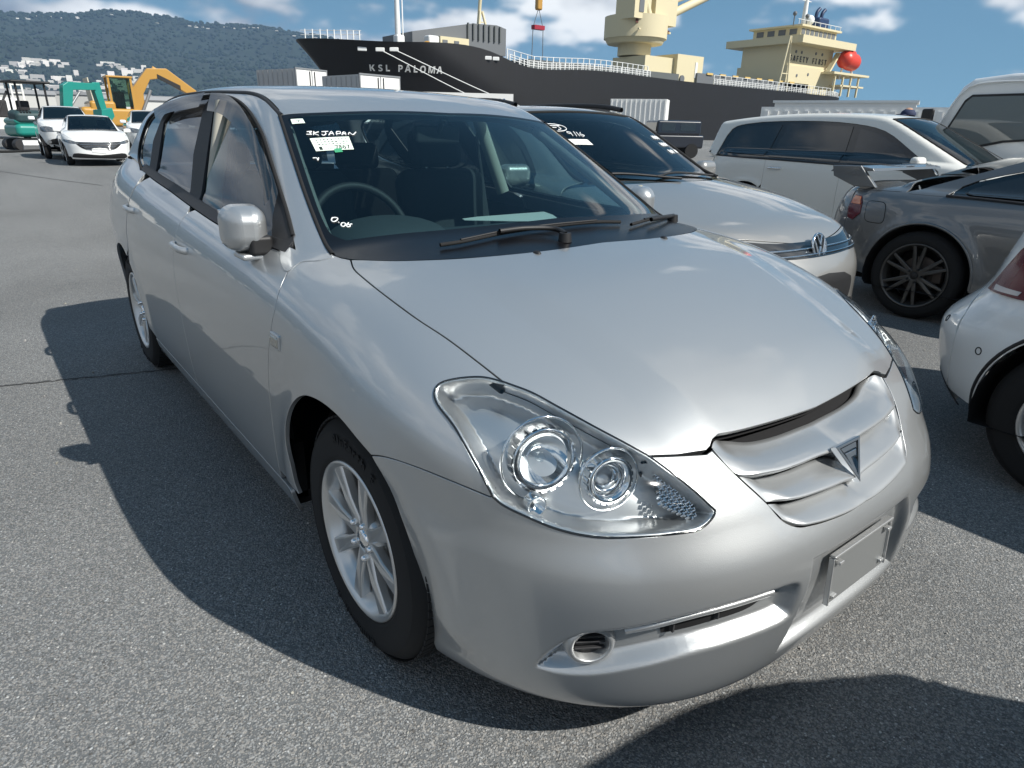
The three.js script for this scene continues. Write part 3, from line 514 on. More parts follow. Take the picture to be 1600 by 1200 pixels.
// rear end (turned away from the camera)
{
  const R = (x, y) => { const t = march(F, x, y, -6, 0, 0, 1, 5); return V(x, y, -6 + (t < 0 ? 3 : t)); };
  const band = (y0, y1, w0, w1, n = 10) => { const a = []; for (let i = 0; i <= n; i++) a.push(R(lerp(-w0, w0, i / n), y0)); for (let i = 0; i <= n; i++) a.push(R(lerp(w1, -w1, i / n), y1)); return a; };
  part('rear_bumper', panel(F, back_, band(0.2, 0.56, 0.70, 0.72), { cell: 0.05, gap: 0.002 }), Mt.silver, car);
  part('tailgate', panel(F, back_, band(0.57, 1.04, 0.70, 0.62), { cell: 0.05, gap: 0.002 }), Mt.silver, car);
  part('rear_screen', panel(F, back_, band(1.05, 1.25, 0.58, 0.48), { cell: 0.05, lip: 0 }), Mt.glassDark, car);
}
// grille
const interpY = (c, x) => { for (let i = 0; i + 1 < c.length; i++) { const a = c[i], b = c[i + 1]; if ((a.x - x) * (b.x - x) <= 0 && a.x !== b.x) return lerp(a.y, b.y, (x - a.x) / (b.x - a.x)); } return x < c[0].x ? c[0].y : c[c.length - 1].y; };
{
  const backH = T.hoodNose.slice().reverse().map(p => V(p.x, p.y + 0.01, p.z)).concat(T.gapFront.slice(3).reverse(), T.grOut);
  part('grille_back', panel(F, nose_, bothSides(backH), { cell: 0.03, lip: 0, off: -0.045 }), Mt.cavity, car);
  // each slat is a shelf: set back under the one above, coming forward to a rounded lower edge
  const onCurve = (c, x) => { for (let i = 0; i + 1 < c.length; i++) { const p = c[i], q = c[i + 1]; if ((p.x - x) * (q.x - x) <= 0 && p.x !== q.x) return p.clone().lerp(q, (x - p.x) / (q.x - p.x)); } return (Math.abs(x - c[0].x) < Math.abs(x - c[c.length - 1].x) ? c[0] : c[c.length - 1]).clone(); };
  const mono = c => { const o = [c[0]]; for (const p of c) if (p.x > o[o.length - 1].x + 1e-4) o.push(p); return o; };
  const slat = (topPx, botPx, deep, out, flat = 0.10) => {
    const t = mono(toMiddle(crv(px(F, topPx), 8))), b = mono(toMiddle(crv(px(F, botPx), 8))), NU = 44;
    const prof = [[0, -deep - 0.012], [0.0, -deep], [0.12, -deep * 0.93], [0.3, -deep * 0.62], [0.5, -deep * 0.25], [0.7, out * 0.35], [0.88, out * 0.85], [0.96, out], [1.0, out * 0.8], [1.012, out * 0.3], [1.0, -0.03]];
    const pos = [], idx = [], K = prof.length;
    for (let i = -NU; i <= NU; i++) {
      const u = 1 - Math.abs(i) / NU, sx = i < 0 ? 1 : -1; // u = 0 at the outer ends, 1 in the middle
      const T0 = onCurve(t, lerp(t[0].x, 0, u)), B0 = onCurve(b, lerp(b[0].x, 0, u)), e = sstep(0.0, flat, u - 0.03);
      const n = grad(F, B0);
      for (const [v, h] of prof) { const p = T0.clone().lerp(B0, v).addScaledVector(n, v === 1.0 && h < -0.02 ? h : lerp(Math.min(0, h) * 0.08, h, e)); pos.push(sx * p.x, p.y, p.z); }
    }
    for (let i = 0; i < 2 * NU; i++) for (let j = 0; j + 1 < K; j++) { const k = i * K + j; idx.push(k, k + 1, k + K, k + K, k + 1, k + K + 1); }
    const g = new THREE.BufferGeometry(); g.setAttribute('position', new THREE.Float32BufferAttribute(pos, 3)); g.setIndex(idx); g.computeVertexNormals(); g.setAttribute('uv', new THREE.BufferAttribute(new Float32Array(pos.length / 3 * 2), 2));
    part('grille_slat', g, Mt.silver, car);
  };
  slat([[1113, 699], [1117, 689], [1140, 683], [1180, 685], [1220, 677], [1267, 660], [1290, 652], [1315, 642]], [[1114, 702], [1152, 741], [1207, 739], [1240, 729], [1280, 713], [1304, 708], [1325, 717], [1352, 738]], 0.026, 0.012, 0.16);
  slat([[1156, 745], [1207, 742], [1243, 733], [1283, 716], [1305, 711], [1325, 720], [1352, 741]], [[1197, 784], [1240, 780], [1287, 765], [1325, 750], [1354, 744]], 0.022, 0.012, 0.16);
  slat([[1200, 788], [1240, 784], [1287, 769], [1325, 754], [1356, 747]], [[1222, 811], [1246, 821], [1270, 818], [1300, 809], [1335, 793], [1362, 772]], 0.018, 0.010, 0.16);
  // emblem: a chrome triangle standing on its point with an inner arrow
  const tri = (s, holes = []) => { const sh = new THREE.Shape(); sh.moveTo(-s, 0.5 * s); sh.lineTo(s, 0.5 * s); sh.lineTo(0, -1.25 * s); sh.closePath(); for (const h of holes) { const p = new THREE.Path(); p.moveTo(-h, 0.5 * h); p.lineTo(h, 0.5 * h); p.lineTo(0, -1.25 * h); p.closePath(); sh.holes.push(p); } return sh; };
  const ex = (sh, d) => new THREE.ExtrudeGeometry(sh, { depth: d, bevelEnabled: true, bevelSize: 0.0015, bevelThickness: 0.002, bevelSegments: 2 });
  let c = V(0, 0.6, 0.8), bd = 1e9; for (let y = 0.56; y < 0.74; y += 0.002) { const t = march(F, 0, y, 3, 0, 0, -1, 4), q = V(0, y, 3 - t), w = toPx(q), e = Math.hypot(w[0] - 1342, w[1] - 697); if (e < bd) { bd = e; c = q; } } c.addScaledVector(grad(F, c), 0.010); const M = new THREE.Matrix4().makeTranslation(c.x, c.y, c.z).multiply(new THREE.Matrix4().makeRotationX(-0.5));
  const em = new THREE.Group(); em.name = 'emblem'; em.userData = {}; car.add(em);
  const sw = (pts) => { const sh = new THREE.Shape(); pts.forEach((p, i) => i ? sh.lineTo(p[0], p[1]) : sh.moveTo(p[0], p[1])); sh.closePath(); return sh; };
  part('emblem_base', ex(tri(0.05), 0.004).applyMatrix4(M), Mt.blackGloss, em);
  part('emblem_frame', ex(tri(0.052, [0.041]), 0.012).applyMatrix4(M), Mt.chrome, em);
  part('emblem_bar', [ex(sw([[-0.034, 0.018], [0.034, 0.018], [0.029, 0.008], [-0.027, 0.008]]), 0.010), ex(sw([[-0.022, 0.003], [0.025, 0.003], [0.018, -0.008], [-0.004, -0.008], [0.002, -0.044], [-0.004, -0.044]]), 0.010)].map(g => g.applyMatrix4(M)), Mt.chrome, em);
}
// headlights
const lampPoly = lampLoop.map(lamp_.to2);
{
  const f = (x, y, z) => { const v = F(x, y, z); if (v > 0.12 || v < -0.12) return v; const q = lamp_.to2(V(x, y, z)), d = polyDist(lampPoly, q[0], q[1]); return d > 0 ? v + 0.062 * sstep(0.002, 0.03, d) : v; };
  const hg = panel(f, lamp_, lampLoop, { cell: 0.007, gap: 0.003, lip: 0.02, seg: 0.01 });
  const lg = panel((x, y, z) => F(x, y, z) - 0.004, lamp_, lampLoop, { cell: 0.02, gap: 0.0025, lip: 0.008 });
  const rim = tube(lampLoop.filter((_, i) => i % 2 == 0).map(p => p.clone()), 0.0026, 220, 6, true);
  // rings follow the lamp's openings
  const ctr = (u, v, back) => { const p = hitPx(F, u, v); return p.addScaledVector(pxDir(u, v), back * 1.15); };
  const dir = V(-0.30, 0.10, 1).normalize(), Q = new THREE.Quaternion().setFromUnitVectors(V(0, 1, 0), dir);
  const lathe = (pts, seg = 40) => new THREE.LatheGeometry(pts.map(p => new THREE.Vector2(...p)), seg);
  const place = (g, c) => { g.applyQuaternion(Q); g.translate(c.x, c.y, c.z); return g; };
  const c1 = ctr(846, 716, 0.05), c2 = ctr(950, 748, 0.048), c3 = ctr(838, 790, 0.03);
  const ring1 = () => place(lathe([[0.064, -0.03], [0.066, 0.012], [0.063, 0.016], [0.051, 0.014], [0.050, 0.008]]), c1);
  const bowl1 = () => place(lathe([[0.050, 0.010], [0.043, -0.012], [0.026, -0.032], [0.012, -0.04], [0.001, -0.04]]), c1);
  const bulb1 = () => place(lathe([[0.001, 0.006], [0.008, 0.002], [0.010, -0.01], [0.009, -0.04]], 20), c1);
  const ring2 = () => place(lathe([[0.048, -0.03], [0.048, 0.010], [0.045, 0.014], [0.036, 0.010], [0.034, -0.005]]), c2);
  const ball2 = () => place(lathe([[0.001, 0.014], [0.015, 0.011], [0.027, 0.002], [0.033, -0.012]], 32), c2);
  const ring3 = () => place(lathe([[0.02, -0.02], [0.02, 0.004], [0.016, 0.006], [0.014, -0.004], [0.001, -0.01]], 24), c3);
  const facets = [], flutes = []; for (let k = 0; k < 22; k++) { const a = k / 22 * 6.283; const b = box(0.011, 0.022, 0.004, Math.sin(a) * 0.0665, 0.002, Math.cos(a) * 0.0665, 0, a, 0); facets.push(b); const b2 = box(0.009, 0.020, 0.004, Math.sin(a) * 0.0485, 0.0, Math.cos(a) * 0.0485, 0, a, 0); flutes.push(b2); }
  const fac = mergeGeometries(facets); place(fac, c1); const fl = mergeGeometries(flutes); place(fl, c2);
  const hood = []; for (const [cc, r] of [[c1, 0.086], [c2, 0.064]]) { const pts = []; for (let k = 0; k <= 30; k++) { const a = k / 30 * 6.283; pts.push(V(Math.sin(a) * r, 0.004, Math.cos(a) * r).applyQuaternion(Q).add(cc)); } hood.push(tube(pts, 0.0028, 60, 6)); }
  // clear prisms of the turn signal reflector
  const pr = []; for (let i = 0; i < 9; i++) for (let j = 0; j < 6; j++) { const u = 1022 + i * 7 + j * 2, v = 742 + j * 9 + i * 3.5; const q = lamp_.to2(hitPx(F, u, v) || V(9, 9, 9)); if (polyDist(lampPoly, q[0], q[1]) < 0.02) continue; const p = ctr(u, v, 0.045); pr.push(box(0.009, 0.007, 0.007, p.x, p.y, p.z, 0.4, -0.5, 0.78)); }
  for (const s of [0, 1]) {
    const L = new THREE.Group(); L.name = 'headlight'; car.add(L); const fx = g => s ? mirrorX(g.index ? g : mergeVertices(g)) : g;
    part('lamp_housing', fx(hg), Mt.lampChrome, L); part('lamp_seal', fx(rim), Mt.blackGloss, L);
    part('reflector_ring', fx(ring1()), Mt.chrome, L); part('reflector_bowl', fx(bowl1()), Mt.chrome, L); part('bulb', fx(bulb1()), Mt.lens, L); part('reflector_ring', fx(ring2()), Mt.chrome, L); part('projector_lens', fx(ball2()), Mt.lensSolid, L); part('position_lamp', fx(ring3()), Mt.chrome, L);
    part('reflector_facets', fx(fac.clone()), Mt.chrome, L); part('reflector_facets', fx(fl.clone()), Mt.chrome, L); part('bezel', hood.map(g => fx(g)), Mt.chrome, L); if (pr.length) part('prism_reflector', pr.map(g => fx(g.clone())), Mt.chrome, L);
    part('lens_cover', fx(lg), Mt.lens, L);
  }
}
// fog lamps, lower slots, plate holder
{
  const hb = (u, v) => { const p = hitPx(F, u, v); return p.addScaledVector(grad(F, p), -bumpDisp(p.x, p.y, p.z)); };
  const c = hb(922, 1018), n = grad(F, c); c.addScaledVector(n, 0.020); const Q = new THREE.Quaternion().setFromUnitVectors(V(0, 0, 1), n.clone().lerp(V(0, 0, 1), 0.35).normalize());
  const P = (g, dz = 0) => { g.translate(0, 0, dz); g.applyQuaternion(Q); g.translate(c.x, c.y, c.z); return g; };
  const lathe = (pts, s = 40) => new THREE.LatheGeometry(pts.map(p => new THREE.Vector2(...p)), s).rotateX(Math.PI / 2);
  const ring = () => P(lathe([[0.056, -0.030], [0.052, -0.006], [0.047, 0.003], [0.041, 0.006], [0.036, 0.004], [0.034, -0.018]]));
  const hole = () => P(lathe([[0.035, -0.014], [0.001, -0.017]]));
  const sl = k => P(rbox(0.062, 0.005, 0.010, 0.002, 0, k * 0.015 + 0.002, -0.008));
  const slot = crv(px(F, [[1040, 1010], [1042, 993], [1125, 970], [1212, 944], [1208, 951], [1190, 966], [1130, 988]]), 4);
  const sg = panel(F, bump_, slot, { cell: 0.006, lip: 0, seg: 0.006, disp: (x, y, z) => bumpDisp(x, y, z) - 0.0025 });
  const barPts = [[978, 999], [1030, 989], [1090, 972], [1150, 955], [1220, 934]].map(([u, v]) => { const p = hb(u, v); return p.addScaledVector(grad(F, p), 0.013); });
  const bg = tube(barPts, 0.0075, 40, 8);
  const rib = [[1136, 975], [1060, 998]].map(([u, v]) => { const p = hb(u, v).addScaledVector(n, 0.006); return box(0.005, 0.020, 0.010, p.x, p.y, p.z); });
  for (const s of [0, 1]) {
    const L = new THREE.Group(); L.name = 'fog_lamp_blank'; car.add(L); const fx = g => s ? mirrorX(g.index ? g : mergeVertices(g)) : g;
    part('ring', fx(ring()), Mt.silver, L); part('recess', fx(hole()), Mt.black, L); for (const k of [-1, 0.1, 1]) part('louvre', fx(sl(k)), Mt.trim, L);
    part('intake_slot', fx(sg), Mt.cavity, car); part('intake_bar', fx(bg), Mt.silver, car); for (const r of rib) part('intake_rib', fx(r.clone()), Mt.trim, car);
  }
  const ph = new THREE.Group(); ph.name = 'plate_holder'; car.add(ph);
  const z0 = 0.824, pY = 0.375;
  part('plate_base', rbox(0.262, 0.125, 0.006, 0.003, 0.0, pY, z0, -0.06), std(lin(0.30, 0.31, 0.31), 0.28, 0.5), ph);
  part('plate_rim', [rbox(0.27, 0.006, 0.014, 0.002, 0, pY + 0.064, z0 + 0.0, -0.06), rbox(0.006, 0.12, 0.012, 0.002, -0.133, pY, z0 + 0.002, -0.06), rbox(0.006, 0.12, 0.012, 0.002, 0.133, pY, z0 + 0.002, -0.06)], Mt.alloy, ph);
  for (const [x, y] of [[-0.112, 0.046], [0.112, 0.046], [-0.112, -0.042], [0.112, -0.042]]) part('plate_clip', rbox(0.018, 0.008, 0.012, 0.002, x, pY + y, z0 + 0.007), Mt.alloy, ph);
  for (const s of [-1, 1]) { const h = panel(F_bump, bump_, Array.from({ length: 20 }, (_, i) => { const a = i / 20 * 6.283; const x = -0.188 + Math.cos(a) * 0.03, y = 0.40 + Math.sin(a) * 0.05; return V(x, y, 0.8); }), { cell: 0.02, lip: 0, off: 0.003 }); part('bumper_hole', s < 0 ? h : mirrorX(h), Mt.cavity, car); }
}
// wheels and wheel wells
{
  const w = makeWheel({ R: 0.318, rim: 0.206, w: 0.2, spokes: 8, phase: 0.2, text: 'BluEarth E' });
  for (const [x, z] of [[-0.764, 0], [0.764, 0], [-0.770, -2.7], [0.770, -2.7]]) putWheel(car, w, x, z, 0.316);
  for (const z of [0, -2.7]) for (const s of [-1, 1]) {
    const g = new THREE.CylinderGeometry(0.368, 0.368, 0.30, 40, 1, true, 0, Math.PI * 2); g.rotateZ(Math.PI / 2); g.translate(s * 0.64, 0.31, z - 0.005);
    const cap = new THREE.CircleGeometry(0.368, 40).rotateY(Math.PI / 2); cap.translate(s * 0.5, 0.31, z - 0.005);
    // the well ends at sill height: drop what hangs below the car
    const gg = mergeGeometries([g.toNonIndexed(), cap.toNonIndexed()]), p = gg.attributes.position; for (let i = 0; i < p.count; i++) if (p.getY(i) < 0.17) p.setY(i, 0.17);
    part('wheel_well', gg, Mt.cavity, car);
  }
  part('underbody', [box(1.0, 0.04, 3.9, 0, 0.20, -1.4), box(1.70, 0.04, 1.80, 0, 0.215, -1.35), box(0.03, 0.2, 1.80, -0.83, 0.30, -1.35), box(0.03, 0.2, 1.80, 0.83, 0.30, -1.35), box(1.25, 0.5, 0.05, 0, 0.48, -0.42), box(0.98, 0.45, 0.04, 0, 0.42, 0.55), box(1.3, 0.5, 0.05, 0, 0.5, -3.3), box(0.95, 0.35, 0.9, 0, 0.4, 0.05)], Mt.cavity, car);
  // dark inner skins behind the shut lines
  const in1 = [[-0.46, 0.3], [-0.46, 0.9], [-1.4, 0.93], [-2.3, 0.98], [-2.3, 0.3]].map(([z, y]) => onSide(z, y));
  const ig = panel(F, side_, in1, { cell: 0.06, lip: 0, off: -0.05 }); pair('door_lining', ig, Mt.dash);
  part('hood_lining', panel(F_hood, top_, bothSides(hoodHalf), { cell: 0.06, lip: 0, off: -0.03 }), Mt.cavity, car);
  const fl = T.hoodSide.map(p => p.clone()).concat(T.hoodSide.map(p => p.clone().add(V(-0.03, -0.0, 0))).reverse()); // strip under the bonnet gap
  pair('gap_strip', tube(T.hoodSide.map(p => p.clone().add(V(0, -0.016, 0))), 0.012, 40, 6), Mt.cavity);
  pair('gap_strip', tube(T.gapFront.slice(0, 3).map(p => p.clone().add(V(0, -0.012, -0.016))), 0.011, 12, 6), Mt.cavity);
  pair('gap_strip', tube(T.bumpTop.map(p => p.clone().addScaledVector(grad(F, p), -0.017)), 0.012, 24, 6), Mt.cavity);
  pair('gap_strip', tube(T.doorFront.slice(18).map(p => p.clone().addScaledVector(grad(F, p), -0.017)), 0.012, 40, 6), Mt.cavity);
}
// small fittings
{
  pair('mirror_base', panel(F, fend_, crv(px(F, [[438, 380], [470, 394], [500, 398], [522, 401], [500, 407], [470, 410], [450, 424], [438, 404], [438, 380]]), 4).slice(0, -1), { cell: 0.02, lip: 0.004, off: 0.002 }), Mt.silver);
  // side markers
  const m = hitPx(F, 431, 533), mk = g => { g.rotateY(0); g.translate(m.x + 0.001, m.y, m.z); return g; };
  for (const s of [0, 1]) { const L = new THREE.Group(); L.name = 'side_marker'; car.add(L); const fx = g => s ? mirrorX(g) : g; part('marker_frame', fx(mk(rbox(0.012, 0.042, 0.066, 0.005))), Mt.silver, L); part('marker_lens', fx(mk(rbox(0.016, 0.030, 0.052, 0.006, -0.002))), std(lin(0.45, 0.44, 0.40), 0.15, 0.6), L); }
  // door handles
  for (const [u, v] of [[282, 386], [204, 326]]) {
    const c = hitPx(F, u, v);
    const gr = tube([V(0.012, -0.004, -0.10), V(-0.014, 0.0, -0.07), V(-0.021, 0.002, 0), V(-0.016, 0.0, 0.07), V(0.012, -0.004, 0.10)], 0.011, 30, 10); gr.scale(1, 1.25, 1); gr.translate(c.x, c.y, c.z);
    const cup = new THREE.SphereGeometry(0.06, 24, 12, 0, 6.283, 0, 1.6); cup.rotateZ(-Math.PI / 2); cup.scale(0.3, 0.55, 0.9); cup.translate(c.x + 0.004, c.y, c.z);
    pair('door_handle', gr, Mt.silver);
  }
  // mirrors
  const mh = new RoundedBoxGeometry(0.125, 0.135, 0.12, 6, 0.045), p = mh.attributes.position;
  for (let i = 0; i < p.count; i++) { let x = p.getX(i), y = p.getY(i), z = p.getZ(i); const s = 1 - 0.22 * clamp(z / 0.065, 0, 1); y *= s; x *= s; z -= 0.02 * Math.max(0, -x / 0.06); p.setXYZ(i, x, y, z); }
  mh.computeVertexNormals(); const mc = atZ(382, 357, -0.67); mh.rotateY(-0.08); mh.translate(mc.x, mc.y, mc.z);
  const ins = rbox(0.066, 0.056, 0.05, 0.012, mc.x + 0.028, mc.y - 0.045, mc.z + 0.034);
  const low = rbox(0.11, 0.018, 0.09, 0.008, mc.x + 0.025, mc.y - 0.076, mc.z + 0.005);
  const gl = rbox(0.10, 0.10, 0.006, 0.003, mc.x, mc.y, mc.z - 0.063, 0, -0.08);
  const foot = tube([V(mc.x + 0.03, mc.y - 0.068, mc.z), V(mc.x + 0.06, mc.y - 0.072, mc.z + 0.02), V(mc.x + 0.085, mc.y - 0.085, mc.z + 0.04), V(-0.74, 0.94, mc.z + 0.06)], 0.027, 20, 12);
  for (const s of [0, 1]) { const L = new THREE.Group(); L.name = 'door_mirror'; car.add(L); const fx = g => s ? mirrorX(g.index ? g : mergeVertices(g)) : g; part('mirror_shell', fx(mh), Mt.silver, L); part('mirror_insert', fx(ins), Mt.black, L); part('mirror_skirt', fx(low), Mt.silver, L); part('mirror_glass', fx(gl), Mt.chrome, L); part('mirror_foot', fx(foot), Mt.silver, L); }
  // washer nozzles
  for (const s of [-1, 1]) { const q = V(0.262 * s, 0, -0.05); q.y = ditchPt(q.x, q.z).y; part('washer_nozzle', at(new THREE.SphereGeometry(0.013, 14, 8), q.x, q.y, q.z, 0, 0, 0, 0.8, 0.65, 1.1), Mt.black, car); }
  // wipers
  const W = (arr, up) => arr.map(([u, v]) => { const q = hitPx(F, u, v); return q.addScaledVector(grad(F, q), up); });
  const wiper = (arm, blade) => { const L = new THREE.Group(); L.name = 'wiper'; car.add(L); const a = tube(W(arm, 0.022), 0.0075, 30, 6); part('wiper_arm', a, Mt.black, L); part('wiper_blade', tube(W(blade, 0.011), 0.0055, 50, 6), Mt.rubber, L); part('wiper_bracket', tube(W(blade.slice(1, -1), 0.017), 0.0035, 40, 6), Mt.black, L); const b = W([arm[0]], 0.012)[0]; part('wiper_pivot', cylg(0.017, 0.02, 0.026, 16, b.x, b.y, b.z), Mt.black, L); };
  wiper([[882, 377], [866, 369], [820, 368], [780, 373]], [[688, 389], [720, 384], [790, 369], [860, 359], [930, 352], [968, 352]]);
  wiper([[1050, 346], [1030, 350], [1015, 353]], [[985, 356], [1005, 350], [1030, 344], [1046, 343]]);
}
// cabin
{
  const prof = [[-0.16, 0.90], [-0.34, 0.925], [-0.55, 0.945], [-0.76, 0.945], [-0.84, 0.90], [-0.82, 0.72], [-0.70, 0.55], [-0.5, 0.45]];
  const sh = new THREE.Shape(); prof.forEach((q, i) => i ? sh.lineTo(q[0], q[1]) : sh.moveTo(q[0], q[1])); sh.lineTo(-0.16, 0.45); sh.closePath();
  const dg = new THREE.ExtrudeGeometry(sh, { depth: 1.30, bevelEnabled: true, bevelSize: 0.02, bevelThickness: 0.02, bevelSegments: 3 }); dg.rotateY(-Math.PI / 2); dg.translate(0.65, -0.02, 0);
  part('dashboard', dg, Mt.dash, car);
  const hump = new THREE.SphereGeometry(0.2, 32, 16); hump.scale(1.1, 0.42, 0.9); hump.translate(-0.37, 0.925, -0.70); part('instrument_hood', hump, Mt.dash, car);
  part('dash_vent', box(0.9, 0.006, 0.03, 0.05, 0.934, -0.33), Mt.cavity, car);
  const sw = new THREE.TorusGeometry(0.185, 0.015, 12, 48); sw.rotateX(-0.42); sw.translate(-0.37, 0.915, -0.90);
  const st = new THREE.Group(); st.name = 'steering_wheel'; car.add(st); part('wheel_rim', sw, Mt.trim, st); part('wheel_hub', [rbox(0.16, 0.11, 0.05, 0.02, -0.37, 0.895, -0.88, -0.42), rbox(0.34, 0.03, 0.02, 0.008, -0.37, 0.905, -0.885, -0.42), rbox(0.03, 0.17, 0.02, 0.008, -0.37, 0.83, -0.85, -0.42)], Mt.trim, st);
  const seat = (x) => { const L = new THREE.Group(); L.name = 'seat'; car.add(L); part('seat_cushion', rbox(0.5, 0.16, 0.52, 0.06, x, 0.50, -1.15, -0.1), Mt.cloth, L); part('seat_back', rbox(0.48, 0.62, 0.15, 0.07, x, 0.80, -1.47, -0.28), Mt.cloth, L); part('headrest', rbox(0.27, 0.17, 0.1, 0.04, x, 1.19, -1.59, -0.2), Mt.cloth, L); part('headrest_post', [cylg(0.007, 0.007, 0.14, 8, x - 0.06, 1.1, -1.57), cylg(0.007, 0.007, 0.14, 8, x + 0.06, 1.1, -1.57)], Mt.chrome, L); };
  seat(-0.36); seat(0.36);
  const L = new THREE.Group(); L.name = 'rear_seat'; car.add(L); part('rear_cushion', rbox(1.25, 0.16, 0.5, 0.06, 0, 0.50, -2.1, -0.1), Mt.cloth, L); part('rear_back', rbox(1.25, 0.56, 0.14, 0.06, 0, 0.78, -2.42, -0.3), Mt.cloth, L); for (const x of [-0.38, 0.38]) part('headrest', rbox(0.26, 0.15, 0.1, 0.04, x, 1.12, -2.5, -0.2), Mt.cloth, L);
  part('cargo_shelf', box(1.2, 0.02, 0.7, 0, 0.86, -2.9), Mt.cloth, car);
  for (const s of [-1, 1]) { part('pillar_trim', bar(V(s * 0.715, 0.98, -1.50), V(s * 0.60, 1.36, -1.58), 0.032, 8), Mt.beige, car); part('seat_belt', bar(V(s * 0.69, 0.55, -1.52), V(s * 0.585, 1.25, -1.56), 0.012, 4), Mt.cloth, car); part('screen_pillar_trim', tube(T.wsEdge.map(q => V(-s * (q.x + 0.03), q.y - 0.03, q.z - 0.03)), 0.022, 30, 6), Mt.headliner, car); }
  part('centre_mirror', rbox(0.22, 0.065, 0.03, 0.012, 0.0, 1.262, -0.98, 0, 0.18), Mt.trim, car); part('mirror_stem', bar(V(0, 1.27, -0.97), V(0, 1.325, -0.92), 0.01), Mt.trim, car);
  for (const s of [-1, 1]) part('sun_visor', rbox(0.42, 0.012, 0.14, 0.005, s * 0.33, 1.34, -1.10, 0.25), Mt.headliner, car);
}
// marks on the windscreen
{
  const gl = (u, v, o = 0.0022) => { const q = hitPx(F, u, v); return q.addScaledVector(grad(F, q), o); };
  const stroke = (lists) => lists.map(a => tube(a.map(([u, v]) => gl(u, v)), 0.0019, a.length * 5, 5));
  const Z2 = (a) => a.map(([x, y]) => [420 + x / 4, 140 + y / 4]);
  part('handwriting', stroke([[[238, 268], [270, 266], [255, 275], [268, 284], [236, 284]], [[282, 266], [278, 288]], [[312, 268], [284, 278], [312, 290]], [[330, 268], [372, 266]], [[352, 267], [356, 282], [340, 290], [332, 284]], [[374, 290], [392, 266], [406, 288]], [[380, 280], [402, 278]], [[424, 288], [424, 268], [446, 268], [444, 279], [424, 280]], [[456, 288], [466, 270], [474, 270], [482, 288]], [[460, 281], [480, 280]], [[496, 286], [504, 272], [524, 286], [544, 270]]].map(Z2)), Mt.marker, car);
  part('handwriting', stroke([[[276, 432], [300, 432], [306, 446], [312, 430]], [[396, 806], [392, 820], [404, 830], [424, 822], [430, 808], [414, 804], [396, 806]], [[436, 832], [440, 834]], [[456, 838], [452, 852], [466, 860], [480, 846], [470, 836], [456, 838]], [[500, 836], [486, 850], [492, 862], [508, 858], [504, 848], [490, 850]], [[508, 846], [522, 844]]].map(Z2)), Mt.marker, car);
  const quad = (name, c4, texr, n = 4) => { // a paper laid on the glass; corners in pixels
    const [a, b, c, d] = c4.map(([u, v]) => gl(u, v, 0.0016)); const pos = [], uv = [], idx = [];
    for (let j = 0; j <= n; j++) for (let i = 0; i <= n; i++) { const s = i / n, t = j / n; const q = a.clone().lerp(b, s).lerp(d.clone().lerp(c, s), t); const nn = grad(F, q); for (let k = 0; k < 4; k++) q.addScaledVector(nn, -(F(q.x, q.y, q.z) - 0.0018) * 0.9); pos.push(q.x, q.y, q.z); uv.push(s, 1 - t); }
    for (let j = 0; j < n; j++) for (let i = 0; i < n; i++) { const k = j * (n + 1) + i; idx.push(k, k + n + 1, k + 1, k + 1, k + n + 1, k + n + 2); }
    const g = new THREE.BufferGeometry(); g.setAttribute('position', new THREE.Float32BufferAttribute(pos, 3)); g.setAttribute('uv', new THREE.Float32BufferAttribute(uv, 2)); g.setIndex(idx); g.computeVertexNormals();
    part(name, g, std(0xffffff, 0.7, 0, { map: texr }), car); };
  quad('number_sticker', [[484, 217], [545, 214], [553, 234], [494, 237]], canvasTex(512, 220, (x, w, h) => { x.fillStyle = '#e3efe2'; x.fillRect(0, 0, w, h); x.fillStyle = '#24302a'; x.font = 'bold 92px sans-serif'; x.fillText('7867', 270, 205); x.font = '40px sans-serif'; x.fillText('030', 170, 200); const r = RNG(9); for (let i = 0; i < 26; i++) { x.fillRect(60 + (i % 9) * 48 + r() * 10, 26 + Math.floor(i / 9) * 40 + r() * 6, 16 + r() * 14, 9 + r() * 8); } x.fillRect(60, 150, 42, 56); }));
  quad('inspection_sticker', [[454, 187], [473, 186], [477, 193], [457, 194.5]], canvasTex(128, 64, (x, w, h) => { x.fillStyle = '#dcebe0'; x.fillRect(0, 0, w, h); x.strokeStyle = '#27302c'; x.lineWidth = 6; x.beginPath(); x.moveTo(50, 20); x.lineTo(84, 22); x.lineTo(62, 50); x.stroke(); }));
  quad('green_tab', [[521, 233], [533, 232], [536, 238], [524, 239]], canvasTex(8, 8, (x, w, h) => { x.fillStyle = '#3d9a70'; x.fillRect(0, 0, w, h); }));
  // a sheet of paper on the dashboard
  const sh = new THREE.Shape(); [[722, 342], [745, 339], [850, 331], [864, 336], [876, 345], [800, 345.5], [726, 344]].map(([u, v]) => atY(u, v, 0.95)).forEach((q, i) => i ? sh.lineTo(q.x, -q.z) : sh.moveTo(q.x, -q.z));
  const pg = new THREE.ExtrudeGeometry(sh, { depth: 0.002, bevelEnabled: false }); pg.rotateX(-Math.PI / 2); pg.translate(0, 0.949, 0); part('paper_sheet', pg, Mt.paper, car);
}
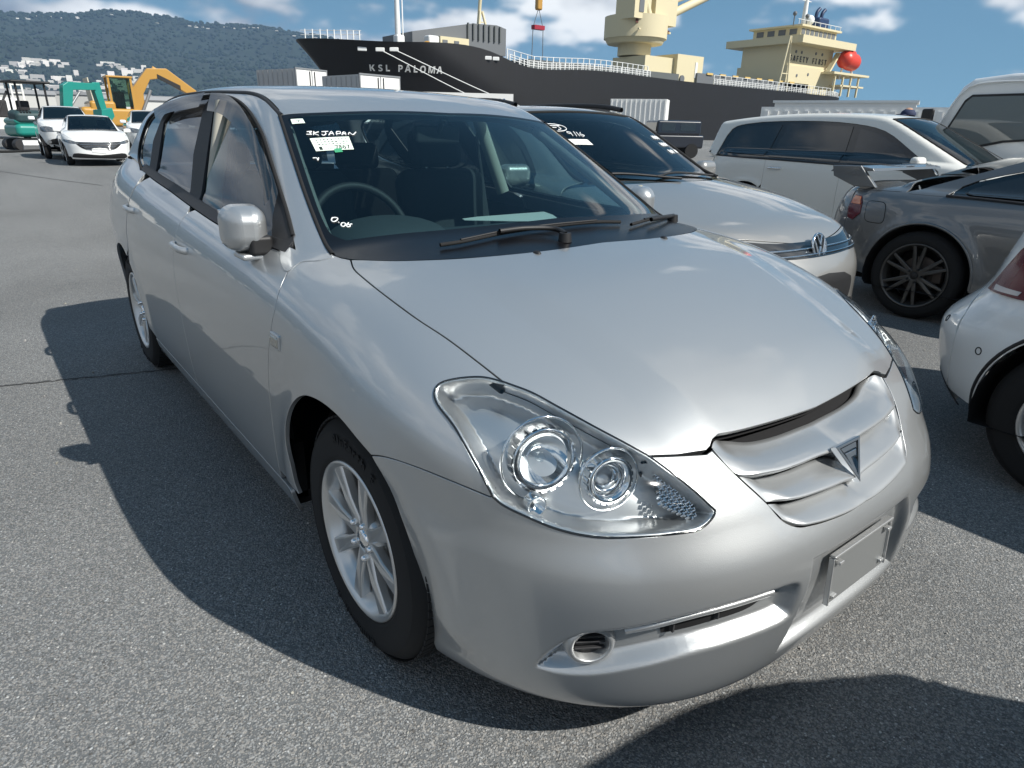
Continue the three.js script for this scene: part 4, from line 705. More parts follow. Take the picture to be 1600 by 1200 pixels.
// ---------- other cars: the same kind of field with other measures ----------
function genField(o) {
  const nose = spline(o.nose), tail = spline(o.tail), wide = spline(o.wide), top = spline(o.top), roof = spline(o.roof);
  const { z0, z1, n = 2.7, kt = 0.12, crown = 0.06, wb } = o;
  return (x, y, z) => {
    x = Math.abs(x);
    const a = wide(y), q = z > z0 ? (z - z0) / (nose(y) - z0) : 0, r = z < z1 ? (z1 - z) / (z1 - tail(y)) : 0;
    let plan = a * (Math.pow(Math.pow(x / a, n) + Math.pow(q, n) + Math.pow(r, n), 1 / n) - 1);
    for (const zc of [0, -wb]) { const d = Math.hypot(y - o.R, z - zc); if (y > 0.2 && d < o.R + 0.18) { const u = (d - o.R - 0.06) / 0.05; plan -= (o.flare || 0.012) * Math.exp(-u * u); } }
    if (o.crease) plan -= o.crease[1] * Math.exp(-Math.pow((y - o.crease[0] - (o.crease[2] || 0) * z) / 0.035, 2));
    const xx = x / a, tp = (y - (top(z) - crown * xx * xx)) * 0.95;
    const low = smax(smax(plan, tp, kt), o.floor - y, 0.05);
    const w = o.ws, ws = ((z - w.z + w.c * x * x) + (y - w.y) * w.k) / Math.hypot(1, w.k);
    const rf = y - (roof(z) - 0.07 * x * x);
    const sd = (x - (o.gh.x - o.gh.k * (y - o.gh.y))) * 0.92;
    const e = o.re, re = (-(z - e.z) + e.c * x * x + (y - e.y) * e.k) / Math.hypot(1, e.k);
    return smin(low, smax(smax(smax(smax(ws, rf, 0.08), sd, 0.09), re, 0.08), o.gh.y - 0.15 + 0.2 * sstep(o.z1, o.z1 - 0.6, z) - y, 0.05), 0.03);
  };
}
// lays the panels of a car. o.belt: [z, y] line under the windows; o.side: z of front and rear splits; o.win: window outlines in [z, y]
function genCar(o, car) {
  const f = genField(o), cell = o.cell || 0.05, P = o.paint, top = ortho(V(0, 1, 0), V(0, 0, -1)), side = ortho(V(-1, 0, 0)), rail = ortho(V(-0.8, 0.6, 0));
  const on = (z, y) => { const t = march(f, -3, y, z, 1, 0, 0, 4); return V(-3 + (t < 0 ? 2.2 : t), y, z); };
  const down = (x, z) => { const t = march(f, x, 4, z, 0, -1, 0, 4); return V(x, 4 - (t < 0 ? 3 : t), z); };
  const both = (n, g, m) => { part(n, g, m, car); part(n, mirrorX(g), m, car); };
  const beltY = spline(o.belt), edgeY = spline(o.edge); // edge: where the bonnet (and boot lid) leaves the side
  const R = o.R + 0.055, arch = (zc, lo = o.sill) => { const a = []; const s = Math.asin(clamp((lo - o.R) / R, -1, 1)); for (let i = 0; i <= 22; i++) { const t = lerp(s, Math.PI - s, i / 22); a.push(on(zc + Math.cos(t) * R, o.R + Math.sin(t) * R)); } return a; };
  const zf = o.split[0], zr = o.split[1]; // ends of the flat side
  const topY = z => z > o.cowl ? edgeY(z) : z < o.boot ? (o.bootEdge ? spline(o.bootEdge)(z) : beltY(z)) : beltY(z);
  const upper = (a, b, k = 24) => { const r = []; for (let i = 0; i <= k; i++) { const z = lerp(a, b, i / k); r.push(on(z, topY(z))); } return r; };
  const low = (a, b, k = 12) => { const r = []; for (let i = 0; i <= k; i++) r.push(on(lerp(a, b, i / k), o.sill)); return r; };
  const vert = (z, y0, y1, bow = 0) => { const r = []; for (let i = 0; i <= 8; i++) { const t = i / 8; r.push(on(z + bow * Math.sin(t * Math.PI), lerp(y0, y1, t))); } return r; };
  const cuts = [zf, ...o.doors, zr], names = ['front_fender', ...o.doors.slice(0, -1).map((_, i) => i ? 'rear_door' : 'front_door'), 'quarter_panel'];
  for (let i = 0; i < cuts.length - 1; i++) {
    const a = cuts[i], b = cuts[i + 1]; let bot = [];
    const arcs = [0, -o.wb].filter(z => z - R < a && z + R > b);
    if (!arcs.length) bot = low(a, b); else { let z = a; for (const zc of arcs) { const pts = arch(zc).filter(p => p.z < a - 0.002 && p.z > b + 0.002); if (zc + R < a) bot.push(on(a, o.sill)); bot.push(...pts); if (zc - R > b) bot.push(on(b, o.sill)); z = zc; } }
    const loop = upper(a, b).reverse().concat(vert(a, topY(a), bot[0].y).slice(1, -1), bot, vert(b, bot[bot.length - 1].y, topY(b)).slice(1, -1));
    both(names[i], panel(f, side, loop, { cell, gap: o.gap || 0.003, lip: 0.012 }), P);
  }
  { const r = [], l = []; for (let i = 0; i <= 14; i++) { const z = lerp(-R - 0.01, -o.wb + R + 0.01, i / 14); r.push(on(z, o.sill - 0.004)); l.push(on(z, o.floor + 0.05)); } both('sill', panel(f, side, r.concat(l.reverse()), { cell, lip: 0.01 }), o.sillMat || P); }
  // bonnet: from the shared edge line across the top
  const hoodSide = upper(o.cowl, o.hoodFront, 16), hz = hoodSide[hoodSide.length - 1];
  const cowlMid = down(0, o.cowl + o.cowlBow), noseMid = down(0, o.hoodFront + o.noseBow);
  const curveTo = (a, b) => { const r = []; for (let i = 1; i <= 10; i++) { const t = i / 10, x = lerp(a.x, 0, t), z = lerp(a.z, b.z, 1 - Math.pow(1 - t, 2)); r.push(i == 10 ? b.clone() : down(x, z)); } return r; };
  const noseC = curveTo(hz, noseMid), cowlC = curveTo(hoodSide[0], cowlMid);
  part('hood', panel(f, top, bothSides(cowlC.slice().reverse().concat(hoodSide, noseC)), { cell, gap: o.gap || 0.003 }), P, car);
  // front and rear ends, wrapped round the corners
  const ca = cyl(o.z0 + 0.1, 0.9), cb = { to2: p => { const q = Math.atan2(-p.x, -(p.z - (o.z1 - 0.1))); return [q * 0.9, p.y]; }, ray: (a, b) => { const t = a / 0.9; return [V(-Math.sin(t) * 3, b, o.z1 - 0.1 - Math.cos(t) * 3), V(Math.sin(t), 0, Math.cos(t))]; } };
  const endLoop = (fr, c0, yTopPts, zs) => { const s = on(zs, o.floor + 0.06), a0 = fr.to2(s)[0], bt = []; for (let i = 0; i <= 20; i++) { const [oo, d] = fr.ray(lerp(a0, 0, i / 20), o.floor + 0.03); const t = march(f, oo.x, oo.y, oo.z, d.x, d.y, d.z, 5); bt.push(oo.addScaledVector(d, t < 0 ? 2.2 : t)); } return yTopPts.concat(bt); };
  { const sidePts = []; const archPts = arch(0, o.floor + 0.06).filter(p => p.z > 0 && p.z <= zf + 0.001 && false); const v = vert(zf, topY(zf), o.floor + 0.06).slice(1);
    const tp = noseC.slice().reverse().concat(upper(o.hoodFront, zf, 6).slice(o.hoodFront > zf ? 1 : 1));
    part('front_bumper', panel(f, ca, bothSides(endLoop(ca, 0, tp.concat(v), zf)), { cell: cell * 0.7, gap: 0.002 }), P, car); }
  { const yT = o.tailTop, v = vert(zr, topY(zr), o.floor + 0.06); const pts = []; const s = on(zr, Math.min(yT, topY(zr))), a0 = cb.to2(s)[0]; for (let i = 0; i <= 14; i++) { const [oo, d] = cb.ray(lerp(0, a0, i / 14), lerp(yT, Math.min(yT, topY(zr)), i / 14)); const t = march(f, oo.x, oo.y, oo.z, d.x, d.y, d.z, 5); pts.push(oo.addScaledVector(d, t < 0 ? 2.2 : t)); }
    part('tail_panel', panel(f, cb, bothSides(endLoop(cb, 0, pts.concat(v.slice(1)), zr)), { cell: cell * 0.7, gap: 0.002 }), P, car); }
  if (o.trunk) { const bs = upper(o.boot, o.trunk, 10), bm = down(0, o.boot - 0.02), te = down(0, o.trunk - 0.06); const c1 = curveTo(bs[0], bm), c2 = curveTo(bs[bs.length - 1], te); part('boot_lid', panel(f, top, bothSides(c1.slice().reverse().concat(bs, c2)), { cell, gap: 0.002 }), P, car); }
  // windscreen, roof, rails, windows
  const W = (x, y) => { const t = march(f, x, y, 3, 0, 0, -1, 6); return V(x, y, 3 - t); }, B = (x, y) => { const t = march(f, x, y, -8, 0, 0, 1, 8); return V(x, y, -8 + t); };
  const wy0 = o.wsy[0], wy1 = o.wsy[1], wx0 = o.wsx[0], wx1 = o.wsx[1];
  const wl = []; for (let i = 0; i <= 10; i++) wl.push(W(-lerp(wx1, wx0, i / 10), lerp(wy1, wy0, i / 10)));
  const wtop = []; for (let i = 0; i <= 6; i++) wtop.push(W(-wx1 * i / 6, wy1 + 0.02 * (1 - i * i / 36))); const wbot = []; for (let i = 0; i <= 6; i++) wbot.push(W(-wx0 * (1 - i / 6), wy0));
  const wf = ortho(V(0, 0.8, 0.6));
  part('windscreen', panel(f, wf, bothSides(wtop.concat(wl.slice(1), wbot.slice(1))), { cell, lip: 0, off: 0.001 }), o.glass || Mt.glass, car);
  // dark cowl and border just below the pane
  const cw = wbot.slice().reverse().concat([hoodSide[0].clone().lerp(wl[10], 0.2)], cowlC); part('cowl', panel(f, top, bothSides(cw), { cell, lip: 0, off: -0.003 }), Mt.blackGloss, car);
  both('windscreen_seal', tube(wl.map(p => p.clone()), 0.012, 20, 6), Mt.rubber); part('windscreen_seal', tube(wtop.slice().reverse().concat(flipX(wtop).reverse().slice(1)).map(p => p.clone()), 0.01, 24, 6), Mt.rubber, car);
  const dloTop = o.dlo.map(([z, y]) => on(z, y)), d0 = dloTop[0], d1 = dloTop[dloTop.length - 1];
  const rx = o.railX, ditch = []; for (let i = 0; i <= 16; i++) { const z = lerp(wl[0].z, o.roofEnd, i / 16); ditch.push(i ? down(-rx + (wx1 < rx ? 0 : 0) - (wx1 - rx) * (1 - i / 16) * 1, z) : wl[0].clone()); }
  const rearB = []; for (let i = 1; i <= 6; i++) { const t = i / 6; rearB.push(on(lerp(ditch[16].z, o.rearBase[0], t) - 0.0, lerp(ditch[16].y - 0.02, o.rearBase[1], t))); }
  const beltPts = (a, b) => { const r = []; for (let i = 0; i <= 8; i++) { const z = lerp(a, b, i / 8); r.push(on(z, topY(z))); } return r; };
  const aBase = beltPts(o.cowl, d0.z), cBase = beltPts(d1.z, o.rearBase[0]);
  both('roof_rail', panel(f, rail, wl.slice().reverse().concat(ditch.slice(1), rearB, cBase.slice().reverse(), crv(dloTop, 3).reverse(), aBase.slice().reverse()), { cell, lip: 0.008 }), o.railMat || P);
  const rEnd = []; for (let i = 0; i <= 5; i++) rEnd.push(down(-lerp(-ditch[16].x, 0, i / 5), ditch[16].z - 0.02 * i / 5));
  part('roof', panel(f, top, bothSides(wtop.concat(ditch.slice(1), rEnd.slice(1))), { cell, lip: 0.006 }), o.roofMat || P, car);
  // the dark window band with panes in it
  const band = crv(dloTop, 3).concat(beltPts(d1.z, d0.z).slice(1, -1));
  both('window_band', panel(f, side, band, { cell, lip: 0, off: -0.012 }), Mt.blackGloss);
  for (const w of o.win) both('side_window', panel(f, side, w.map(([z, y]) => on(z, y)), { cell, lip: 0.004, off: -0.004 }), Mt.tint);
  both('belt_moulding', tube(beltPts(d1.z, d0.z).map(p => p.clone().add(V(-0.002, 0.008, 0))), 0.009, 30, 6), o.beltMat || Mt.trim);
  const bx = o.rsx, bl = [], bt = []; for (let i = 0; i <= 8; i++) bl.push(B(-lerp(bx[1], bx[0], i / 8), lerp(o.rsy[1], o.rsy[0], i / 8)));
  const rp = []; for (let i = 0; i <= 5; i++) rp.push(B(-bx[1] * i / 5, o.rsy[1])); const rq = []; for (let i = 0; i <= 5; i++) rq.push(B(-bx[0] * (1 - i / 5), o.rsy[0]));
  part('rear_screen', panel(f, ortho(V(0, 0.6, -0.8)), bothSides(rp.concat(bl.slice(1), rq.slice(1))), { cell, lip: 0, off: 0.003 }), Mt.tint, car);
  if (!o.trunk) { const hat = rp.slice().reverse().map(p => p.clone()); const loop = rEnd.slice().reverse().concat(rearB, [on(o.rearBase[0], topY(o.rearBase[0]))], [B(-0.6, o.tailTop), B(-0.3, o.tailTop), B(0, o.tailTop)]); part('tailgate', panel(f, ortho(V(0, 0.6, -0.8)), bothSides(loop), { cell, lip: 0.004, off: -0.002 }), P, car); }
  // inside and below
  const ux = o.wide[Math.floor(o.wide.length / 2)][1] - 0.14;
  part('cabin_floor', [box(ux * 2 - 0.35, 0.06, (o.nose[2][1] - o.tail[2][1]) - 0.5, 0, o.floor + 0.07, (o.nose[2][1] + o.tail[2][1]) / 2), box(ux * 2, 0.06, o.wb - 2 * R, 0, o.floor + 0.075, -o.wb / 2), box(ux * 1.7, 0.5, 0.05, 0, 0.55, o.cowl - 0.05), box(ux * 1.7, 0.6, 0.05, 0, 0.6, o.rearBase[0] + 0.25), box(ux * 1.2, 0.4, 0.7, 0, 0.45, 0.05), box(ux * 1.2, 0.4, 0.7, 0, 0.45, -o.wb)], Mt.cavity, car);
  part('dashboard', rbox(ux * 1.8, 0.25, 0.5, 0.08, 0, beltY(o.cowl) - 0.12, o.cowl - 0.42), Mt.dash, car);
  for (const s of [-1, 1]) { const L = new THREE.Group(); L.name = 'seat'; car.add(L); part('seat_back', rbox(0.46, 0.6, 0.15, 0.06, s * 0.36, 0.85, o.cowl - 1.2, -0.25), Mt.cloth, L); part('headrest', rbox(0.26, 0.16, 0.1, 0.04, s * 0.36, 1.22, o.cowl - 1.3, -0.2), Mt.cloth, L); }
  for (const z of [0, -o.wb]) for (const s of [-1, 1]) { const g = new THREE.CylinderGeometry(R - 0.01, R - 0.01, 0.26, 28, 1, true).rotateZ(Math.PI / 2).toNonIndexed(), c = new THREE.CircleGeometry(R - 0.01, 28).rotateY(Math.PI / 2).toNonIndexed(); c.translate(-s * 0.13, 0, 0); const gg = mergeGeometries([g, c]); gg.translate(s * (o.track - 0.02), o.R, z); const p = gg.attributes.position; for (let i = 0; i < p.count; i++) if (p.getY(i) < o.floor + 0.06) p.setY(i, o.floor + 0.06); part('wheel_well', gg, Mt.cavity, car); }
  const wh = makeWheel({ R: o.R, rim: o.rim || 0.2, w: 0.2, spokes: o.spokes || 5, mat: o.wheelMat || Mt.alloy, kind: o.wheelKind, tread: !!o.tread });
  for (const z of [0, -o.wb]) for (const s of [-1, 1]) putWheel(car, wh, s * o.track, z, o.R);
  if (o.mirror) { const [mz, my, mx] = o.mirror; for (const s of [-1, 1]) { const L = new THREE.Group(); L.name = 'door_mirror'; car.add(L); part('mirror_shell', rbox(0.2, 0.125, 0.11, 0.045, s * mx, my, mz, 0, s * 0.1, 0), o.mirrorMat || P, L); part('mirror_foot', rbox(0.14, 0.03, 0.05, 0.01, s * (mx - 0.1), my - 0.07, mz), Mt.black, L); } }
  if (o.handles) for (const [z, y] of o.handles) { const c = on(z, y); both('door_handle', tube([V(c.x + 0.01, y, z - 0.1), V(c.x - 0.025, y, z - 0.07), V(c.x - 0.028, y, z + 0.07), V(c.x + 0.01, y, z + 0.1)], 0.012, 16, 6), o.handleMat || P); }
  return { f, on, down, both, W, B, ca, cb, side, top, hit: (fr, a, b) => { const [oo, d] = fr.ray(a, b); const t = march(f, oo.x, oo.y, oo.z, d.x, d.y, d.z, 6); return oo.addScaledVector(d, t); }, front: (x, y) => { const t = march(f, x, y, 4, 0, 0, -1, 8); return V(x, y, 4 - (t < 0 ? 4 : t)); } };
}
// patch on the front or back of a car, outline in [x, y]; mirrored when two is set
function facePatch(k, name, pts, mat, car, opt = {}) {
  const fr = opt.back ? k.cb : k.ca, P3 = pts.map(([x, y]) => opt.back ? k.B(x, y) : k.front(x, y));
  const g = panel(k.f, fr, crv(P3.concat([P3[0]]), 4).slice(0, -1), { cell: opt.cell || 0.03, lip: opt.lip ?? 0.006, off: opt.off ?? 0.004 });
  const a = part(name, g, mat, car); if (opt.two) part(name, mirrorX(g), mat, car); return a;
}
Mt.tint = phys({ color: lin(0.02, 0.022, 0.024), roughness: 0.04, metalness: 0, clearcoat: 1, clearcoatRoughness: 0.02 });
const hatch = { R: 0.316, wb: 2.64, track: 0.765, floor: 0.17, sill: 0.27, z0: -0.35, z1: -2.5, n: 2.7,
  nose: [[0.12, 0.70], [0.25, 0.84], [0.45, 0.87], [0.6, 0.86], [0.75, 0.79], [0.9, 0.68]], tail: [[0.15, -3.2], [0.3, -3.36], [0.55, -3.40], [0.8, -3.37], [1.0, -3.3]],
  wide: [[0.12, 0.82], [0.25, 0.87], [0.45, 0.895], [0.65, 0.90], [0.8, 0.89], [0.95, 0.86], [1.05, 0.83]], top: [[-3, 1.1], [-1, 1.08], [-0.5, 1.05], [-0.3, 1.02], [0, 0.97], [0.4, 0.88], [0.65, 0.80], [0.8, 0.70]],
  roof: [[-3.1, 1.36], [-2.6, 1.43], [-1.8, 1.455], [-1.2, 1.43], [-0.95, 1.38]], ws: { z: -0.30, y: 1.0, k: 1.9, c: 0.35 }, re: { z: -3.3, y: 1.0, k: 0.75, c: 0.2 }, gh: { x: 0.765, y: 0.95, k: 0.42 },
  belt: [[-3.2, 1.03], [-1.5, 0.97], [-0.4, 0.93]], edge: [[-0.6, 0.93], [-0.3, 0.92], [0.2, 0.86], [0.6, 0.76]], cowl: -0.38, cowlBow: 0.2, hoodFront: 0.56, noseBow: 0.17, boot: -9, split: [0.46, -3.14], doors: [-0.5, -1.5, -2.45],
  wsy: [1.0, 1.39], wsx: [0.66, 0.55], dlo: [[-0.62, 0.965], [-0.95, 1.19], [-1.27, 1.33], [-1.7, 1.375], [-2.3, 1.355], [-2.8, 1.24], [-2.95, 1.05]], win: [[[-0.74, 0.98], [-1.0, 1.17], [-1.3, 1.30], [-1.46, 1.335], [-1.46, 1.0]], [[-1.56, 1.0], [-1.56, 1.345], [-2.2, 1.335], [-2.42, 1.03]], [[-2.5, 1.05], [-2.32, 1.31], [-2.72, 1.22], [-2.84, 1.07]]],
  railX: 0.53, roofEnd: -3.02, rearBase: [-3.16, 1.03], rsx: [0.6, 0.5], rsy: [1.04, 1.32], tailTop: 0.98, mirror: [-0.72, 1.03, 0.93], handles: [[-1.35, 0.84], [-2.2, 0.88]] };
const spec = (b, o) => ({ ...b, ...o });
// shift the z of every outline behind the bonnet: longer or shorter cabins
const plateTex = (txt) => canvasTex(256, 128, (x, w, h) => { x.fillStyle = '#e9e9e4'; x.fillRect(0, 0, w, h); x.fillStyle = '#1c3a2c'; x.font = 'bold 70px sans-serif'; if (txt) x.fillText(txt, 30, 100); });

// the hatchback beside the wagon, nose towards the camera
{
  const c = thing('hatchback', 'champagne silver hatchback with round chrome badge and marker writing on its windscreen', 'car', [2.10, 0, -1.27]);
  const k = genCar(spec(hatch, { paint: Mt.silver2, cell: 0.03, spokes: 5, doors: [-0.5, -1.5, -2.45] }), c);
  facePatch(k, 'grille', [[-0.62, 0.70], [-0.3, 0.685], [0, 0.68], [0.3, 0.685], [0.62, 0.70], [0.62, 0.765], [0.3, 0.755], [0, 0.75], [-0.3, 0.755], [-0.62, 0.765]], Mt.blackGloss, c, { off: 0.002 });
  for (const y of [0.695, 0.722]) { const pts = []; for (let i = 0; i <= 16; i++) { const x = lerp(-0.6, 0.6, i / 16); const p = k.front(x, y + 0.012 * x * x); pts.push(p.add(V(0, 0, 0.006))); } part('grille_bar', tube(pts, 0.006, 40, 6), Mt.chrome, c); }
  facePatch(k, 'headlight', [[-0.64, 0.70], [-0.86, 0.73], [-0.84, 0.79], [-0.64, 0.775]], Mt.blackGloss, c, { two: true, off: 0.006 });
  facePatch(k, 'lower_intake', [[-0.6, 0.27], [0.6, 0.27], [0.5, 0.39], [-0.5, 0.39]], Mt.black, c, { off: 0.003 });
  facePatch(k, 'plate_mount', [[-0.26, 0.44], [0.26, 0.44], [0.26, 0.555], [-0.26, 0.555]], Mt.black, c, { off: 0.006, cell: 0.06 });
  facePatch(k, 'fog_lamp', [[-0.72, 0.28], [-0.62, 0.28], [-0.58, 0.40], [-0.74, 0.39]], Mt.black, c, { two: true, off: 0.004 });
  const lip = []; for (let i = 0; i <= 16; i++) { const x = lerp(-0.7, 0.7, i / 16); lip.push(k.front(x, 0.25).add(V(0, 0, 0.004))); } part('chrome_strip', tube(lip, 0.007, 30, 6), Mt.chrome, c);
  const e = k.front(0, 0.72), E = new THREE.Group(); E.name = 'emblem'; E.position.copy(e).add(V(0, 0.012, 0.016)); E.rotation.x = -0.28; c.add(E);
  part('emblem_disc', cylg(0.066, 0.066, 0.012, 40, 0, 0, -0.004, Math.PI / 2), Mt.blackGloss, E); part('emblem_ring', new THREE.TorusGeometry(0.064, 0.008, 10, 48), Mt.chrome, E);
  const ln = (pts) => { const gs = []; for (let i = 0; i + 1 < pts.length; i++) gs.push(bar(V(pts[i][0], pts[i][1], 0.006), V(pts[i + 1][0], pts[i + 1][1], 0.006), 0.0062, 6)); return gs; };
  part('emblem_letter', ln([[-0.024, 0.056], [0, 0.006], [0.024, 0.056]]), Mt.chrome, E); part('emblem_letter', ln([[-0.052, 0.032], [-0.022, -0.05], [0, -0.004], [0.022, -0.05], [0.052, 0.032]]), Mt.chrome, E);
  // marker writing and papers on the glass, laid where they show through
  const G = (x, y) => { const p = k.W(x, y); return p.addScaledVector(grad(k.f, p), 0.004); };
  const st = (ls) => ls.map(a => tube(a.map(([x, y]) => G(x, y)), 0.0028, a.length * 4, 5));
  const circ = []; for (let i = 0; i <= 16; i++) { const a = i / 16 * 6.283; circ.push([-0.44 + Math.cos(a) * 0.085, 1.30 + Math.sin(a) * 0.022]); }
  part('handwriting', st([circ, [[-0.40, 1.312], [-0.49, 1.308], [-0.47, 1.288]], [[-0.48, 1.299], [-0.42, 1.301]], [[-0.43, 1.312], [-0.385, 1.312]], [[-0.405, 1.312], [-0.40, 1.292], [-0.425, 1.288]],
    [[-0.36, 1.272], [-0.38, 1.276], [-0.385, 1.268], [-0.365, 1.266], [-0.36, 1.272], [-0.37, 1.25]], [[-0.33, 1.278], [-0.345, 1.248]], [[-0.315, 1.274], [-0.32, 1.25]], [[-0.285, 1.274], [-0.305, 1.258], [-0.295, 1.25], [-0.28, 1.255], [-0.295, 1.262]]]), Mt.marker, c);
  const scr = [], r = RNG(4); for (let i = 0; i < 9; i++) { const x = 0.42 + (i % 3) * 0.034 + Math.floor(i / 8) * 0.035, y = 1.24 - Math.floor(i / 3) * 0.045; scr.push([[x, y], [x + 0.012 * r(), y + 0.02], [x + 0.02, y - 0.004], [x + 0.026, y + 0.016]]); } part('handwriting', st(scr), Mt.marker, c);
  const quadOn = (name, x0, x1, y0, y1, m) => part(name, panel(k.f, ortho(V(0, 0.8, 0.6)), [[x0, y0], [x1, y0], [x1, y1], [x0, y1]].map(([x, y]) => k.W(x, y)), { cell: 0.05, lip: 0, off: 0.003 }), m, c);
  quadOn('inspection_sticker', -0.53, -0.48, 1.335, 1.36, Mt.paper); quadOn('number_sticker', -0.44, -0.29, 1.20, 1.232, Mt.paper);
  for (const s of [0]) { part('wiper', tube([G(0.5, 1.005), G(0.1, 1.03), G(-0.15, 1.015)].map(p => p.add(V(0, 0.01, 0.01))), 0.008, 20, 6), Mt.black, c); part('wiper', tube([G(0.0, 1.005), G(-0.4, 1.03), G(-0.6, 1.01)].map(p => p.add(V(0, 0.01, 0.01))), 0.008, 20, 6), Mt.black, c); }
  const rr = []; for (let i = 0; i <= 10; i++) { const z = lerp(-1.25, -3.0, i / 10); rr.push(k.down(-0.52, z).add(V(0, 0.03 + 0.02 * Math.sin(i / 10 * 3.14), 0))); }
  for (const s of [0, 1]) part('roof_bar', s ? mirrorX(tube(rr, 0.018, 30, 8)) : tube(rr, 0.018, 30, 8), Mt.trim, c);
}
// small white hatchback ahead, tail towards the camera; the same shape throws the shadow in the foreground
const polo = spec(hatch, { wb: 2.47, R: 0.305, rim: 0.19, z1: -2.35, split: [0.46, -2.98], doors: [-0.5, -1.45, -2.32], track: 0.725,
  tail: [[0.15, -2.98], [0.28, -3.10], [0.45, -3.16], [0.57, -3.15], [0.66, -3.06], [0.8, -2.99], [1.0, -2.93]], wide: [[0.12, 0.78], [0.25, 0.825], [0.45, 0.842], [0.65, 0.845], [0.8, 0.84], [0.95, 0.815], [1.05, 0.785]],
  roof: [[-2.95, 1.38], [-2.5, 1.43], [-1.8, 1.46], [-1.2, 1.43], [-0.95, 1.38]], re: { z: -2.97, y: 1.0, k: 0.6, c: 0.30 }, gh: { x: 0.735, y: 0.95, k: 0.36 }, roofEnd: -2.80, rearBase: [-2.90, 1.0], belt: [[-3.0, 1.0], [-1.5, 0.96], [-0.4, 0.92]], n: 2.9, crease: [0.66, 0.006, 0],
  dlo: [[-0.62, 0.955], [-0.95, 1.18], [-1.27, 1.33], [-1.7, 1.38], [-2.25, 1.36], [-2.6, 1.24], [-2.72, 1.03]], win: [[[-0.74, 0.98], [-1.0, 1.17], [-1.3, 1.30], [-1.41, 1.335], [-1.41, 1.0]], [[-1.5, 1.0], [-1.5, 1.345], [-2.1, 1.335], [-2.3, 1.02]], [[-2.4, 1.03], [-2.25, 1.30], [-2.52, 1.22], [-2.62, 1.06]]], handles: [[-1.3, 0.83], [-2.1, 0.87]] });
function poloAt(name, label, pos, paint, cell, turn = 0) {
  const c = thing(name, label, 'car', pos, turn), k = genCar(spec(polo, { paint, cell }), c);
  // lamp: dark red, wrapping the corner, with a clear strip at its foot
  const lampPts = [[-2.93, 0.715], [-2.62, 0.735], [-2.52, 0.95], [-2.56, 1.03], [-2.72, 1.035], [-2.84, 0.89]].map(([z, y]) => k.on(z, y));
  const back = [[-0.66, 0.965], [-0.60, 0.94], [-0.60, 0.80], [-0.66, 0.745]].map(([x, y]) => k.B(x, y));
  const lg = panel(k.f, k.side, lampPts, { cell: 0.02, lip: 0.014, off: 0.010 });
  const clr = panel(k.f, k.side, [[-2.89, 0.724], [-2.78, 0.735], [-2.77, 0.752], [-2.89, 0.746]].map(([z, y]) => k.on(z, y)), { cell: 0.02, lip: 0, off: 0.013 });
  k.both('tail_lamp', lg, Mt.red); k.both('reversing_lamp', clr, std(lin(0.55, 0.52, 0.52), 0.12, 0.4));
  const arc = []; for (let i = 0; i <= 14; i++) { const t = lerp(-0.15, Math.PI + 0.15, i / 14); arc.push(k.on(-2.47 + Math.cos(t) * 0.372, 0.305 + Math.sin(t) * 0.372).add(V(0.004, 0, 0))); } k.both('arch_lip', tube(arc, 0.009, 40, 6), Mt.trim);
  const sensor = (p, n) => { const g = new THREE.TorusGeometry(0.014, 0.0025, 8, 24); g.applyQuaternion(new THREE.Quaternion().setFromUnitVectors(V(0, 0, 1), n)); g.translate(p.x, p.y, p.z); return g; };
  for (const [x, y] of [[-0.56, 0.56]]) { const p = k.B(x, y); k.both('parking_sensor', sensor(p.clone(), grad(k.f, p)), Mt.trim); } { const p = k.on(-2.86, 0.50); k.both('parking_sensor', sensor(p.clone(), grad(k.f, p)), Mt.trim); }
  facePatch(k, 'rear_valance', [[-0.62, 0.215], [0.62, 0.215], [0.56, 0.30], [-0.56, 0.30]], Mt.trim, c, { back: true, off: 0.004 });
  
  facePatch(k, 'plate', [[-0.16, 0.72], [0.16, 0.72], [0.16, 0.80], [-0.16, 0.80]], Mt.whitePlain, c, { back: true, off: 0.006 });
  return c;
}
poloAt('compact_hatchback', 'white compact hatchback with dark red tail lamp, its rear corner beside the wagon', [2.35, 0, 3.36], Mt.white, 0.025);
poloAt('compact_hatchback', 'small grey hatchback parked ahead of the silver wagon, shading the asphalt', [-0.14, 0, 4.72], Mt.grey, 0.06).scale.set(1.14, 1, 1);

